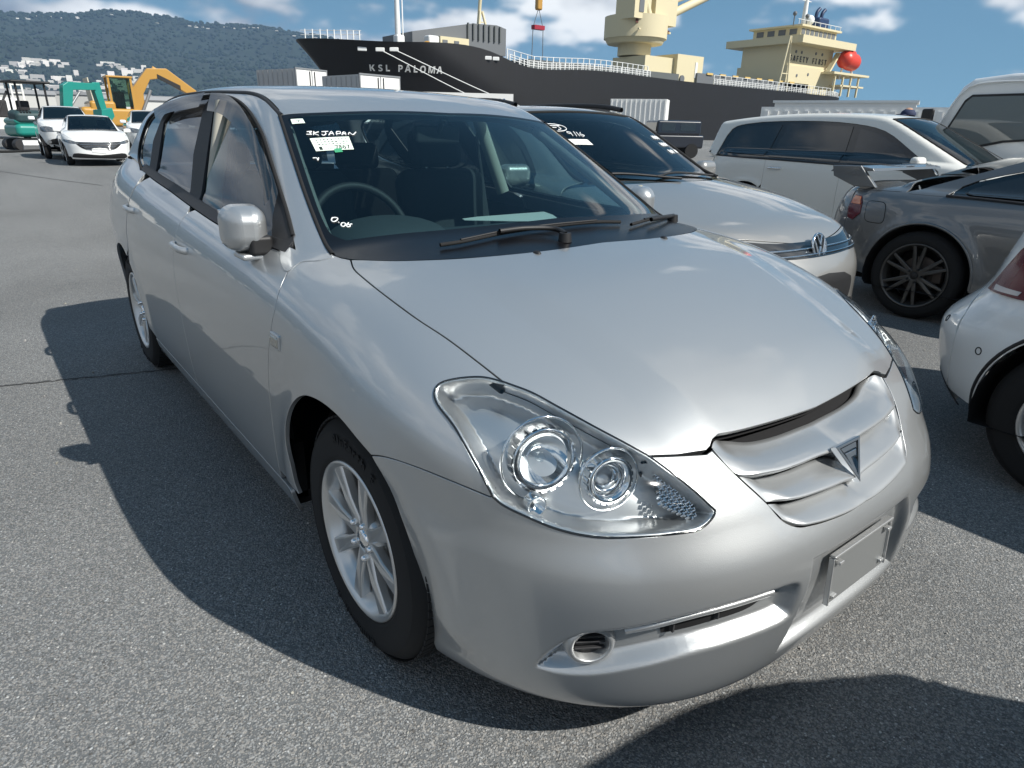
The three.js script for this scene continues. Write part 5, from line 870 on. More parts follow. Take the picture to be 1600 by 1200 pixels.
// low grey coupe with a tall wing
{
  const c = thing('sports_coupe', 'dark grey two-door coupe with a rear wing and dark multi-spoke wheels', 'car', [4.83, 0, 1.825]);
  const k = genCar(spec(hatch, { paint: Mt.grey, cell: 0.03, wb: 2.525, R: 0.325, rim: 0.235, track: 0.775, tread: false, wheelMat: Mt.alloyDark, wheelKind: 'y', spokes: 6, floor: 0.15, sill: 0.27, flare: 0.02, z1: -2.3, split: [0.5, -3.2], doors: [-0.5, -1.75],
    nose: [[0.12, 0.75], [0.25, 0.88], [0.45, 0.9], [0.6, 0.84], [0.72, 0.7], [0.9, 0.5]], tail: [[0.15, -3.3], [0.3, -3.45], [0.55, -3.5], [0.8, -3.46], [0.95, -3.38]], wide: [[0.12, 0.80], [0.25, 0.85], [0.45, 0.865], [0.62, 0.87], [0.75, 0.86], [0.88, 0.82], [1.0, 0.76]],
    top: [[-3.4, 0.93], [-3.0, 0.96], [-2.4, 0.985], [-1, 0.97], [-0.5, 0.94], [0, 0.86], [0.4, 0.78], [0.7, 0.68], [0.85, 0.6]], roof: [[-2.6, 1.14], [-2.1, 1.22], [-1.6, 1.265], [-1.3, 1.27], [-1.0, 1.24], [-0.8, 1.18]], ws: { z: -0.25, y: 0.9, k: 2.2, c: 0.3 }, re: { z: -2.95, y: 0.95, k: 2.9, c: 0.25 }, gh: { x: 0.70, y: 0.9, k: 0.55 },
    belt: [[-3.4, 0.88], [-2.6, 0.90], [-1.5, 0.87], [-0.4, 0.84]], edge: [[-0.6, 0.84], [-0.3, 0.82], [0.2, 0.76], [0.6, 0.66]], bootEdge: [[-3.4, 0.89], [-3.0, 0.90], [-2.7, 0.91]], boot: -2.75, trunk: -3.3, wsy: [0.93, 1.19], wsx: [0.62, 0.5], dlo: [[-0.62, 0.87], [-0.95, 1.04], [-1.2, 1.14], [-1.6, 1.18], [-2.05, 1.10], [-2.42, 0.97], [-2.46, 0.91]],
    win: [[[-0.75, 0.89], [-1.0, 1.03], [-1.22, 1.12], [-1.55, 1.155], [-1.66, 0.90]], [[-1.74, 0.92], [-1.68, 1.14], [-2.02, 1.08], [-2.34, 0.965], [-2.37, 0.935], [-2.3, 0.925]]], railX: 0.46, roofEnd: -2.0, rearBase: [-2.75, 0.905], rsx: [0.5, 0.42], rsy: [0.99, 1.16], tailTop: 0.90, mirror: [-0.62, 0.93, 0.9], handles: [[-1.5, 0.74]] }), c);
  const lamp = [[-3.12, 0.665], [-3.06, 0.72], [-3.07, 0.80], [-3.10, 0.845], [-3.17, 0.85], [-3.20, 0.76], [-3.18, 0.68]].map(([z, y]) => k.on(z, y));
  k.both('tail_lamp', panel(k.f, k.side, lamp, { cell: 0.03, lip: 0.008, off: 0.006 }), Mt.red);
  k.both('turn_lamp', panel(k.f, k.side, [[-3.18, 0.785], [-3.075, 0.785], [-3.10, 0.838], [-3.165, 0.842]].map(([z, y]) => k.on(z, y)), { cell: 0.03, lip: 0.002, off: 0.01 }), Mt.amber);
  const cap = []; for (let i = 0; i < 28; i++) { const a = i / 28 * 6.283, sx = Math.sign(Math.cos(a)) * Math.pow(Math.abs(Math.cos(a)), 0.45), sy = Math.sign(Math.sin(a)) * Math.pow(Math.abs(Math.sin(a)), 0.45); cap.push(k.on(-2.93 + sx * 0.085 - sy * 0.012, 0.745 + sy * 0.078)); }
  part('fuel_flap', panel(k.f, k.side, cap, { cell: 0.03, gap: 0.003, lip: 0.005, off: 0.003 }), Mt.grey, c); part('flap_joint', tube(cap.map(p => p.clone()), 0.003, 60, 5, true), Mt.cavity, c);
  // wing: end plates and blade
  const wing = new THREE.Group(); wing.name = 'rear_wing'; c.add(wing);
  const sh = new THREE.Shape(); [[-0.20, 0], [-0.17, 0.03], [0.02, 0.045], [0.13, 0.03], [0.14, 0.02], [0.02, 0.015]].forEach((q, i) => i ? sh.lineTo(...q) : sh.moveTo(...q)); sh.closePath();
  const blade = new THREE.ExtrudeGeometry(sh, { depth: 1.26, bevelEnabled: true, bevelSize: 0.006, bevelThickness: 0.006, bevelSegments: 2 }); blade.rotateY(-Math.PI / 2); blade.translate(0.63, 1.02, -3.22); part('wing_blade', blade, Mt.grey, wing);
  for (const s of [-1, 1]) { const e = new THREE.Shape(); [[-0.20, 0.04], [0.02, 0.045], [0.16, -0.10], [0.0, -0.10], [-0.18, -0.03]].forEach((q, i) => i ? e.lineTo(...q) : e.moveTo(...q)); e.closePath(); const g = new THREE.ExtrudeGeometry(e, { depth: 0.03, bevelEnabled: true, bevelSize: 0.008, bevelThickness: 0.008, bevelSegments: 2 }); g.rotateY(-Math.PI / 2); g.translate(s * 0.63 + 0.015, 1.02, -3.2); part('wing_end', g, Mt.grey, wing); }
  const arc = []; for (let i = 0; i <= 14; i++) { const t = lerp(-0.1, Math.PI + 0.1, i / 14); arc.push(k.on(-2.525 + Math.cos(t) * 0.384, 0.325 + Math.sin(t) * 0.384)); } k.both('arch_lip', tube(arc, 0.010, 40, 6), Mt.grey);
  const skirt = []; part('side_skirt', [rbox(0.05, 0.17, 1.55, 0.02, -0.86, 0.20, -1.28), rbox(0.05, 0.17, 1.55, 0.02, 0.86, 0.20, -1.28)], Mt.grey, c);
  k.both('skirt_duct', rbox(0.02, 0.06, 0.14, 0.01, -0.885, 0.215, -1.98), Mt.black);
}
// white people carrier behind the coupe
{
  const c = thing('people_carrier', 'pearl white people carrier with dark rear windows, behind the grey coupe', 'car', [7.85, 0, -1.50]);
  const k = genCar(spec(hatch, { paint: Mt.cream, cell: 0.04, wb: 2.75, z1: -2.9, split: [0.46, -3.42], doors: [-0.35, -1.45, -2.5], floor: 0.17, nose: [[0.12, 0.68], [0.25, 0.82], [0.45, 0.85], [0.6, 0.82], [0.75, 0.72], [0.9, 0.58]], tail: [[0.15, -3.5], [0.3, -3.65], [0.55, -3.70], [0.8, -3.68], [1.0, -3.62]],
    wide: [[0.12, 0.80], [0.25, 0.835], [0.45, 0.85], [0.65, 0.855], [0.8, 0.85], [0.95, 0.835], [1.05, 0.81]], top: [[-3, 1.14], [-1, 1.12], [-0.5, 1.09], [-0.2, 1.06], [0.2, 0.96], [0.5, 0.85], [0.7, 0.75]], roof: [[-3.5, 1.47], [-3, 1.53], [-2.2, 1.575], [-1.6, 1.57], [-1.1, 1.53], [-0.8, 1.47]], ws: { z: 0.08, y: 0.98, k: 2.0, c: 0.35 }, re: { z: -3.62, y: 1.0, k: 0.28, c: 0.15 }, gh: { x: 0.765, y: 0.95, k: 0.30 },
    belt: [[-3.5, 1.0], [-1.5, 0.955], [-0.3, 0.92]], edge: [[-0.5, 0.93], [-0.1, 0.91], [0.3, 0.84], [0.6, 0.74]], cowl: -0.1, hoodFront: 0.5, wsy: [1.02, 1.49], wsx: [0.66, 0.55], dlo: [[-0.35, 0.945], [-0.75, 1.16], [-1.1, 1.36], [-1.5, 1.44], [-2.2, 1.47], [-3.0, 1.43], [-3.22, 1.36], [-3.36, 1.03]],
    win: [[[-0.62, 0.97], [-0.84, 1.15], [-1.14, 1.32], [-1.4, 1.39], [-1.4, 0.985]], [[-1.5, 0.99], [-1.5, 1.41], [-2.36, 1.43], [-2.48, 1.02]], [[-2.56, 1.03], [-2.46, 1.42], [-3.0, 1.39], [-3.14, 1.33], [-3.26, 1.06]], [[-0.44, 0.955], [-0.56, 0.965], [-0.74, 1.11]]], railX: 0.58, roofEnd: -3.42, rearBase: [-3.47, 1.0], rsx: [0.62, 0.55], rsy: [1.04, 1.42], mirror: [-0.55, 1.03, 0.92], mirrorMat: Mt.cream, handles: [[-1.3, 0.86], [-2.35, 0.88]], handleMat: Mt.chrome }), c);
}
// dark saloon nose glimpsed between the hatchback and the people carrier
{
  const c = thing('dark_saloon', 'dark navy car with twin oval grille, only its bonnet showing past the hatchback', 'car', [4.15, 0, -4.35]);
  const k = genCar(spec(hatch, { paint: Mt.navy, cell: 0.05 }), c);
  for (const s of [-1, 1]) { facePatch(k, 'grille', [[s * 0.04, 0.64], [s * 0.26, 0.65], [s * 0.27, 0.76], [s * 0.06, 0.775]], Mt.black, c, { off: 0.003 }); const pts = [[s * 0.04, 0.64], [s * 0.26, 0.65], [s * 0.27, 0.76], [s * 0.06, 0.775]].map(([x, y]) => k.front(x, y).add(V(0, 0, 0.006))); part('grille_frame', tube(pts, 0.008, 40, 6, true), Mt.chrome, c); }
  facePatch(k, 'headlight', [[-0.45, 0.68], [-0.78, 0.70], [-0.8, 0.77], [-0.5, 0.775]], Mt.lensDark, c, { two: true, off: 0.004 });
  const e = k.down(0, 0.62); part('bonnet_badge', cylg(0.04, 0.04, 0.01, 24, e.x, e.y + 0.004, e.z, 0.4), Mt.chrome, c);
}
Mt.suvDark = Mt.navy;
{
  const c = thing('dark_wagon', 'dark blue estate car behind the champagne hatchback, only its roof showing', 'car', [2.25, 0, -6.6]);
  genCar(spec(hatch, { paint: Mt.navy, cell: 0.06, roof: [[-3.1, 1.52], [-2.6, 1.58], [-1.8, 1.60], [-1.2, 1.56], [-0.95, 1.50]], ws: { z: -0.30, y: 1.0, k: 1.6, c: 0.35 } }), c);
}
// ---------- vehicles further back ----------
const liftY = (s, d) => { const yz = a => a.map(([y, z]) => [y + d, z]), zy = a => a.map(([z, y]) => [z, y + d]); return { ...s, nose: yz(s.nose), tail: yz(s.tail), wide: yz(s.wide), top: zy(s.top), roof: zy(s.roof), belt: zy(s.belt), edge: zy(s.edge), dlo: zy(s.dlo), win: s.win.map(zy), ws: { ...s.ws, y: s.ws.y + d }, re: { ...s.re, y: s.re.y + d }, gh: { ...s.gh, y: s.gh.y + d }, wsy: s.wsy.map(y => y + d), rsy: s.rsy.map(y => y + d), floor: s.floor + d * 0.7, sill: s.sill + d * 0.7, tailTop: s.tailTop + d, rearBase: [s.rearBase[0], s.rearBase[1] + d], mirror: s.mirror && [s.mirror[0], s.mirror[1] + d, s.mirror[2]], handles: s.handles && zy(s.handles) }; };
{ // saloon with the wide grille
  const c = thing('saloon_car', 'white saloon with a wide dark grille and blank plate, behind the wagon', 'car', [1.72, 0, -23.6], -0.06);
  const k = genCar(spec(hatch, { paint: Mt.white, cell: 0.06, mirror: [-0.62, 1.0, 0.95] }), c);
  facePatch(k, 'grille', [[-0.62, 0.69], [-0.3, 0.685], [0, 0.68], [0.3, 0.685], [0.62, 0.69], [0.42, 0.50], [0.2, 0.45], [-0.2, 0.45], [-0.42, 0.50]], Mt.black, c, { off: 0.004, cell: 0.05 });
  for (let i = 0; i < 5; i++) { const y = 0.48 + i * 0.045, w = 0.34 + 0.05 * i; const pts = []; for (let j = 0; j <= 8; j++) pts.push(k.front(lerp(-w, w, j / 8), y).add(V(0, 0, 0.01))); part('grille_bar', tube(pts, 0.008, 16, 5), Mt.chrome, c); }
  facePatch(k, 'headlight', [[-0.50, 0.63], [-0.70, 0.64], [-0.87, 0.72], [-0.84, 0.745], [-0.60, 0.70]], Mt.lensDark, c, { two: true, off: 0.006 });
  facePatch(k, 'lower_intake', [[-0.72, 0.25], [0.72, 0.25], [0.66, 0.36], [0, 0.32], [-0.66, 0.36]], Mt.black, c, { off: 0.004, cell: 0.05 });
  facePatch(k, 'plate', [[-0.2, 0.40], [0.2, 0.40], [0.2, 0.50], [-0.2, 0.50]], Mt.whitePlain, c, { off: 0.014, cell: 0.1 });
}
{ // tall pick-up behind it
  const c = thing('pickup_truck', 'tall white pickup with amber-cornered headlights, standing behind the white saloon', 'car', [1.50, 0, -27.9], -0.03);
  const k = genCar(spec(liftY(hatch, 0.30), { paint: Mt.white, cell: 0.07, R: 0.38, rim: 0.22, mirror: [-0.65, 1.32, 1.0] }), c);
  facePatch(k, 'grille', [[-0.42, 0.98], [0.42, 0.98], [0.36, 0.76], [-0.36, 0.76]], Mt.black, c, { off: 0.004, cell: 0.06 });
  facePatch(k, 'headlight', [[-0.48, 0.90], [-0.84, 0.92], [-0.84, 1.03], [-0.5, 1.03]], Mt.lensDark, c, { two: true, off: 0.006 });
  facePatch(k, 'lower_intake', [[-0.7, 0.50], [0.7, 0.50], [0.6, 0.66], [-0.6, 0.66]], Mt.black, c, { off: 0.004, cell: 0.06 });
  for (const s of [-1, 1]) part('fog_lamp', cylg(0.06, 0.06, 0.02, 16, s * 0.68, 0.58, 0.78, Math.PI / 2), Mt.lensDark, c);
}
{ // compact
  const c = thing('compact_car', 'white compact car with its side turned, in front of the yellow excavator', 'car', [4.15, 0, -27.6], -0.12);
  const k = genCar(spec(liftY(hatch, 0.24), { paint: Mt.white, cell: 0.07 }), c);
  facePatch(k, 'headlight', [[-0.48, 0.90], [-0.84, 0.92], [-0.84, 1.03], [-0.5, 1.01]], Mt.lensDark, c, { two: true, off: 0.006 });
  facePatch(k, 'lower_intake', [[-0.6, 0.34], [0.6, 0.34], [0.5, 0.50], [-0.5, 0.50]], Mt.black, c, { off: 0.004, cell: 0.06 });
}
const yel = phys({ color: lin(0.44, 0.235, 0.04), roughness: 0.45, clearcoat: 0.4 }), teal = phys({ color: lin(0.012, 0.22, 0.18), roughness: 0.4, clearcoat: 0.5 }), tealDark = std(lin(0.02, 0.05, 0.055), 0.6), steel = std(lin(0.28, 0.29, 0.30), 0.5, 0.5);
const prism = (pts, d, x = 0, y = 0, z = 0, ry = 0, bev = 0.02) => { const sh = new THREE.Shape(); pts.forEach((q, i) => i ? sh.lineTo(...q) : sh.moveTo(...q)); sh.closePath(); const g = new THREE.ExtrudeGeometry(sh, { depth: d, bevelEnabled: bev > 0, bevelSize: bev, bevelThickness: bev, bevelSegments: 2 }); g.translate(0, 0, -d / 2); g.applyMatrix4(M4(x, y, z, 0, ry, 0)); return g; };
function crawler(c, L, w, h, gap, m = Mt.trim) { for (const s of [-1, 1]) { const sh = new THREE.Shape(); const r = h / 2; sh.absarc(-L / 2 + r, r, r, Math.PI / 2, Math.PI * 1.5); sh.absarc(L / 2 - r, r, r, -Math.PI / 2, Math.PI / 2); const g = new THREE.ExtrudeGeometry(sh, { depth: w, bevelEnabled: true, bevelSize: 0.02, bevelThickness: 0.02, bevelSegments: 1, curveSegments: 8 }); g.translate(0, 0, s * gap / 2 - w / 2); part('track', g, m, c); } part('track_frame', box(L * 0.5, h * 0.4, gap, 0, h * 0.6, 0), m, c); }
{ // small teal digger; its local +x looks along the boom
  const c = thing('mini_excavator', 'teal mini excavator with open canopy and grey dozer blade, left of the pickup', 'excavator', [0.95, 0, -36.8], 0.25); c.scale.set(1.14, 1.0, 1.14);
  crawler(c, 1.7, 0.32, 0.46, 1.1);
  part('dozer_blade', prism([[0, 0], [0.05, 0], [0.11, 0.18], [0.05, 0.36], [0, 0.36], [0.05, 0.18]], 1.5, 0.0, 0.06, 1.15, -Math.PI / 2, 0.01), steel, c);
  part('house', [rbox(1.35, 0.55, 1.5, 0.2, 0, 0.82, -0.1), rbox(1.3, 0.3, 1.35, 0.16, 0, 1.18, -0.1)], teal, c);
  part('engine_cover', rbox(1.15, 0.5, 0.9, 0.18, -0.05, 1.38, 0.2, 0.12), tealDark, c);
  for (let i = 0; i < 4; i++) part('louvre', box(0.05, 0.04, 0.4, -0.4 + i * 0.1, 1.6, 0.45, 0.3, 0, 0.2), Mt.cavity, c);
  for (const [x, z] of [[-0.35, 0.15], [0.6, 0.2], [-0.35, -0.75], [0.6, -0.75]]) part('canopy_post', cylg(0.04, 0.04, 1.45, 8, x + 0.1, 2.05, z), Mt.black, c);
  part('canopy_roof', rbox(1.35, 0.1, 1.35, 0.05, 0.22, 2.8, -0.3), Mt.black, c);
  part('operator_seat', [rbox(0.45, 0.12, 0.45, 0.05, 0.1, 1.55, -0.4), rbox(0.45, 0.5, 0.1, 0.05, 0.1, 1.8, -0.62)], Mt.black, c);
  part('boom', prism([[0, 0], [0.3, 0], [0.55, 1.15], [1.5, 1.2], [1.5, 1.45], [0.42, 1.45], [0.2, 1.3]], 0.22, 1.25, 1.45, -0.1, 0.2), teal, c);
  part('stick', prism([[0, 0], [0.3, 0.02], [0.42, -1.2], [0.2, -1.25]], 0.22, 2.65, 2.95, -0.42, 0.2), teal, c);
  part('bucket', prism([[0, 0], [0.45, 0.1], [0.5, -0.25], [0.3, -0.5], [-0.05, -0.4]], 0.55, 2.75, 1.75, -0.45, 0.2), teal, c);
  part('boom_ram', bar(V(1.4, 1.55, -0.1), V(2.1, 2.5, -0.25), 0.05, 8), steel, c);
}
{ // larger yellow digger
  const c = thing('excavator', 'large yellow excavator with its arm folded down to the right', 'excavator', [5.6, 0, -42.5], 0.0);
  crawler(c, 3.2, 0.5, 0.8, 2.1);
  part('house', [rbox(2.6, 0.9, 2.3, 0.15, -0.5, 1.45, 0), rbox(1.2, 0.5, 2.2, 0.15, -1.0, 2.0, 0)], yel, c);
  part('counterweight', rbox(0.6, 0.9, 2.3, 0.2, -1.75, 1.5, 0), yel, c);
  part('cab_frame', [box(0.1, 1.6, 0.1, -0.55, 2.65, 0.95), box(0.1, 1.6, 0.1, 0.5, 2.6, 0.95), box(0.1, 1.6, 0.1, -0.55, 2.65, 0.0), box(0.1, 1.6, 0.1, 0.5, 2.6, 0.0), rbox(1.25, 0.1, 1.1, 0.04, -0.02, 3.45, 0.48)], yel, c);
  part('cab_glass', box(1.0, 1.4, 0.02, -0.02, 2.7, 0.96), phys({ color: lin(0.35, 0.5, 0.42), roughness: 0.05, transmission: 1, thickness: 0 }), c); part('cab_seat', rbox(0.5, 0.9, 0.5, 0.08, -0.1, 2.3, 0.4), Mt.black, c);
  part('boom', prism([[0, 0], [0.5, 0], [0.55, 1.2], [1.0, 1.95], [1.6, 2.05], [3.3, 1.05], [3.3, 1.45], [1.9, 2.5], [0.95, 2.45], [0.1, 1.45]], 0.45, 0.55, 1.5, 0.15, 0, 0.03), yel, c);
  part('boom_stripe', prism([[0, 0], [1.1, -0.55], [1.1, -0.30], [0, 0.22]], 0.03, 1.95, 3.5, 0.42, 0, 0.005), Mt.black, c);
  part('stick', prism([[0, 0], [0.35, 0.25], [0.75, -0.35], [0.55, -1.5], [0.3, -1.5]], 0.4, 3.6, 2.65, 0.15, 0, 0.02), yel, c);
  part('bucket', prism([[0, 0], [0.5, 0.15], [0.6, -0.4], [0.2, -0.8], [-0.3, -0.55]], 0.9, 3.8, 1.2, 0.15, 0, 0.02), yel, c);
  part('stick_ram', bar(V(1.8, 4.05, 0.15), V(3.7, 3.0, 0.15), 0.09, 8), yel, c); part('boom_ram', bar(V(0.9, 1.7, 0.45), V(1.5, 2.9, 0.45), 0.08, 8), steel, c);
  part('guard_plate', box(0.05, 1.5, 1.6, -1.4, 2.6, 0.1, 0, 0, 0.08), std(lin(0.55, 0.52, 0.42), 0.7), c);
}
{ // flatbed lorry at the edge
  const c = thing('flatbed_lorry', 'white flatbed lorry seen from behind with ladder racks and a low tail bar', 'lorry', [1.05, 0, -57]);
  part('deck', rbox(2.3, 0.18, 5, 0.03, 0, 1.15, -2), Mt.cream, c); part('tail_beam', rbox(2.3, 0.62, 0.1, 0.03, 0, 0.92, 0.58), Mt.cream, c);
  for (const s of [-1, 1]) { part('ramp', [box(0.1, 2.5, 0.12, s * 0.85 - 0.3, 2.35, 0.4, -0.08), box(0.1, 2.5, 0.12, s * 0.85 + 0.3, 2.35, 0.4, -0.08), ...[0, 1, 2, 3, 4].map(i => box(0.6, 0.08, 0.1, s * 0.85, 1.4 + i * 0.5, 0.44 - i * 0.04))], Mt.cream, c); part('tail_light', box(0.36, 0.1, 0.04, s * 0.8, 0.85, 0.65), Mt.red, c); const w = new THREE.CylinderGeometry(0.45, 0.45, 0.4, 24).rotateZ(Math.PI / 2); w.translate(s * 0.9, 0.45, -0.6); part('rear_wheel', w, Mt.rubber, c); }
  part('winch', [rbox(0.7, 1.1, 0.6, 0.1, -0.2, 1.9, -0.4), bar(V(-0.5, 1.5, 0), V(0.3, 3.0, -0.3), 0.07, 8)], Mt.trim, c); part('cab', rbox(2.1, 1.9, 1.6, 0.15, 0, 1.75, -5.6), Mt.white, c);
}
// box bodies standing beyond the wagon's roof
function boxBody(label, pos, turn, w, h, d, y0, kind = 0) {
  const c = thing('box_trailer', label, 'trailer', pos, turn, 'box bodies parked on the quay');
  part('box', box(w, h, d, 0, y0 + h / 2, -d / 2), kind ? std(lin(0.42, 0.43, 0.44), 0.6) : Mt.whitePlain, c);
  for (const s of [-1, 1]) { part('rear_door', rbox(w / 2 - 0.06, h - 0.12, 0.05, 0.01, s * w / 4, y0 + h / 2, 0.03), Mt.whitePlain, c); part('door_lock_bar', cylg(0.025, 0.025, h - 0.2, 8, s * 0.18, y0 + h / 2, 0.09), Mt.trim, c); part('corner_post', box(0.08, h + 0.02, 0.08, s * (w / 2), y0 + h / 2, 0.01), steel, c); }
  part('top_rail', box(w + 0.08, 0.08, 0.08, 0, y0 + h + 0.02, 0.02), steel, c); for (let i = 0; i < Math.floor(d / 0.45); i++) part('side_rib', box(0.03, h - 0.1, 0.08, -w / 2 - 0.012, y0 + h / 2, -0.3 - i * 0.45), std(lin(0.36, 0.37, 0.38), 0.6), c);
  part('chassis', box(w * 0.6, 0.3, d, 0, y0 - 0.15, -d / 2), Mt.black, c);
  for (const s of [-1, 1]) for (const z of [-1, -d + 1.5]) { const g = new THREE.CylinderGeometry(0.48, 0.48, 0.3, 20).rotateZ(Math.PI / 2); g.translate(s * w * 0.4, 0.48, z); part('wheel', g, Mt.rubber, c); }
  return c;
}
boxBody('white box body with grey side and small emblem, beyond the wagon roof', [15.6, 0, -40.3], 0.32, 2.3, 2.7, 3.6, 1.65, 1);
boxBody('low white box body with ribbed grey flank, behind the wagon roof edge', [17.0, 0, -34.3], 0.2, 2.7, 2.4, 3.4, 1.45, 1);
{
  const c = thing('long_trailer', 'long white trailer with two blue slashes at its end under the ship bow', 'trailer', [25, 0, -38.8], -0.58);
  part('box', box(7.4, 2.3, 2.3, 0, 2.35, -1.15), Mt.whitePlain, c); part('bed', box(7.2, 0.3, 2.0, 0, 1.05, -1.15), Mt.black, c);
  for (const i of [0, 1]) part('blue_slash', prism([[0, 0], [0.12, 0], [-0.35, 0.8], [-0.47, 0.8]], 0.01, 3.2 + i * 0.28, 2.4, 0.02, 0, 0), std(lin(0.02, 0.1, 0.22), 0.5), c);
  for (const x of [-2.6, 2.4, 3.1]) { const g = new THREE.CylinderGeometry(0.48, 0.48, 2.2, 20).rotateX(Math.PI / 2); g.translate(x, 0.48, -1.15); part('axle_wheels', g, Mt.rubber, c); }
}
{
  const c = thing('quay_trailer', 'short white ribbed trailer standing against the black hull amidships', 'trailer', [43, 0, -39.2], -0.98);
  part('box', box(4.6, 2.3, 2.2, 0, 2.7, -1.1), Mt.whitePlain, c); for (let i = 0; i < 12; i++) part('rib', box(0.06, 2.2, 0.05, -2.2 + i * 0.4, 2.7, 0.02), Mt.whitePlain, c); part('orange_cab', rbox(1.5, 1.5, 1.8, 0.1, 1.2, 0.8, -1), yel, c); part('chassis', box(4.6, 0.3, 1.2, 0, 1.4, -1.1), Mt.black, c); for (const x of [-1.6, 1.7]) { const g = new THREE.CylinderGeometry(0.45, 0.45, 2.0, 20).rotateX(Math.PI / 2); g.translate(x, 0.45, -1.1); part('axle_wheels', g, Mt.rubber, c); }
}
{ // boxy off-roader
  const c = thing('off_roader', 'boxy dark off-roader with upright windows, left of the white people carrier', 'car', [29.2, 0, -24.5], -2.0);
  part('lower_body', rbox(1.7, 0.7, 4.0, 0.12, 0, 0.85, 0), Mt.navy, c); part('cabin', rbox(1.6, 0.75, 2.6, 0.12, 0, 1.55, -0.5), Mt.navy, c); for (const s of [-1, 1]) { part('side_window', rbox(0.02, 0.42, 0.8, 0.01, s * 0.8, 1.6, 0.15), Mt.tint, c); part('side_window', rbox(0.02, 0.42, 0.9, 0.01, s * 0.8, 1.6, -1.0), Mt.tint, c); for (const z of [1.3, -1.3]) { const g = new THREE.CylinderGeometry(0.38, 0.38, 0.26, 24).rotateZ(Math.PI / 2); g.translate(s * 0.76, 0.38, z); part('wheel', g, Mt.rubber, c); } } part('windscreen', rbox(1.4, 0.45, 0.02, 0.01, 0, 1.6, 0.82, -0.1), Mt.tint, c); part('rear_window', rbox(1.3, 0.4, 0.02, 0.01, 0, 1.6, -1.81), Mt.tint, c);
}
// light lorry cab, its nose to the left
{
  const c = thing('lorry_cab', 'white light lorry with its cab window facing, behind the grey coupe', 'lorry', [9.9, 0, -2.05], Math.PI - 0.12); c.scale.set(1, 0.95, 1);
  // local: forward +z, near side is +x
  const prof = [[0.92, 0.45], [0.95, 0.9], [0.90, 1.12], [0.74, 1.30], [0.42, 2.0], [0.32, 2.08], [-0.1, 2.12], [-0.85, 2.12], [-0.92, 2.05], [-0.92, 0.45]];
  const sh = new THREE.Shape(); prof.forEach((q, i) => i ? sh.lineTo(...q) : sh.moveTo(...q)); sh.closePath();
  const g = new THREE.ExtrudeGeometry(sh, { depth: 1.5, bevelEnabled: true, bevelSize: 0.06, bevelThickness: 0.08, bevelSegments: 4 }); g.rotateY(-Math.PI / 2); g.translate(0.75, 0, 0); part('cab', g, Mt.white, c);
  const wpoly = (pts, x, m, name, d = 0.012) => { const s2 = new THREE.Shape(); pts.forEach((q, i) => i ? s2.lineTo(...q) : s2.moveTo(...q)); s2.closePath(); const e = new THREE.ExtrudeGeometry(s2, { depth: d, bevelEnabled: false }); e.rotateY(-Math.PI / 2); e.translate(x, 0, 0); part(name, e, m, c); };
  for (const s of [-1, 1]) { const x = s > 0 ? 0.845 : -0.833; wpoly([[0.66, 1.17], [0.38, 1.86], [0.30, 1.93], [-0.62, 1.93], [-0.62, 1.36], [-0.2, 1.32], [0.2, 1.22], [0.35, 1.14]], x, Mt.trim, 'window_frame'); wpoly([[0.62, 1.19], [0.36, 1.83], [0.29, 1.90], [-0.59, 1.90], [-0.59, 1.38], [-0.2, 1.35], [0.2, 1.25], [0.35, 1.17]], s > 0 ? 0.852 : -0.846, phys({ color: lin(0.16, 0.18, 0.18), roughness: 0.05, clearcoat: 1 }), 'side_window'); part('door_joint', tube([V(x + 0.01 * s, 2.02, -0.7), V(x + 0.012 * s, 1.2, -0.7), V(x + 0.012 * s, 0.6, -0.68)], 0.005, 12, 5), Mt.trim, c); part('rain_gutter', tube([V(x, 1.25, 0.74), V(x + 0.01 * s, 1.95, 0.44), V(x + 0.01 * s, 2.05, 0.3), V(x + 0.01 * s, 2.07, -0.7)], 0.012, 20, 5), Mt.white, c); part('grab_mirror', [bar(V(x + 0.05 * s, 1.35, 0.62), V(x + 0.2 * s, 1.5, 0.7), 0.012), rbox(0.06, 0.3, 0.16, 0.03, x + 0.22 * s, 1.6, 0.7)], Mt.black, c); }
  part('blue_band', rbox(1.66, 0.16, 1.4, 0.02, 0, 1.0, -0.05), std(lin(0.02, 0.09, 0.26), 0.4), c); part('windscreen', prism([[0, 0], [0.02, 0], [-0.30, 0.68], [-0.32, 0.68]], 1.45, 0, 1.27, 0.80, -Math.PI / 2, 0), Mt.tint, c);
  part('load_bed', [box(1.7, 0.15, 3.2, 0, 0.9, -2.7), box(1.7, 0.9, 0.08, 0, 1.4, -1.1)], steel, c); part('headboard', box(1.72, 1.2, 0.06, 0, 1.5, -1.02), Mt.trim, c);
  for (const s of [-1, 1]) for (const z of [0.2, -2.6]) { const w = new THREE.CylinderGeometry(0.36, 0.36, 0.22, 24).rotateZ(Math.PI / 2); w.translate(s * 0.72, 0.36, z); part('wheel', w, Mt.rubber, c); }
}
{ // white ribbed wall of stacked flood barriers
  const c = thing('ribbed_wall', 'pale ribbed steel wall beyond the people carrier', 'wall', [35.3, 0, -15], -1.18);
  part('panel', box(13, 2.7, 0.12, 0, 1.35, 0), Mt.whitePlain, c); for (let i = 0; i < 26; i++) part('rib', box(0.2, 2.5, 0.16, -6.2 + i * 0.5, 1.25, 0.1), Mt.whitePlain, c);
}
{
  const c = thing('site_cabin', 'white flat roofed cabin block behind the ribbed wall', 'cabin', [36.5, 0, -18.5], -1.18); part('wall', box(7, 3, 3, 0, 1.5, -1.5), Mt.whitePlain, c); part('roof', box(7.2, 0.12, 3.2, 0, 3.06, -1.5), Mt.whitePlain, c);
}
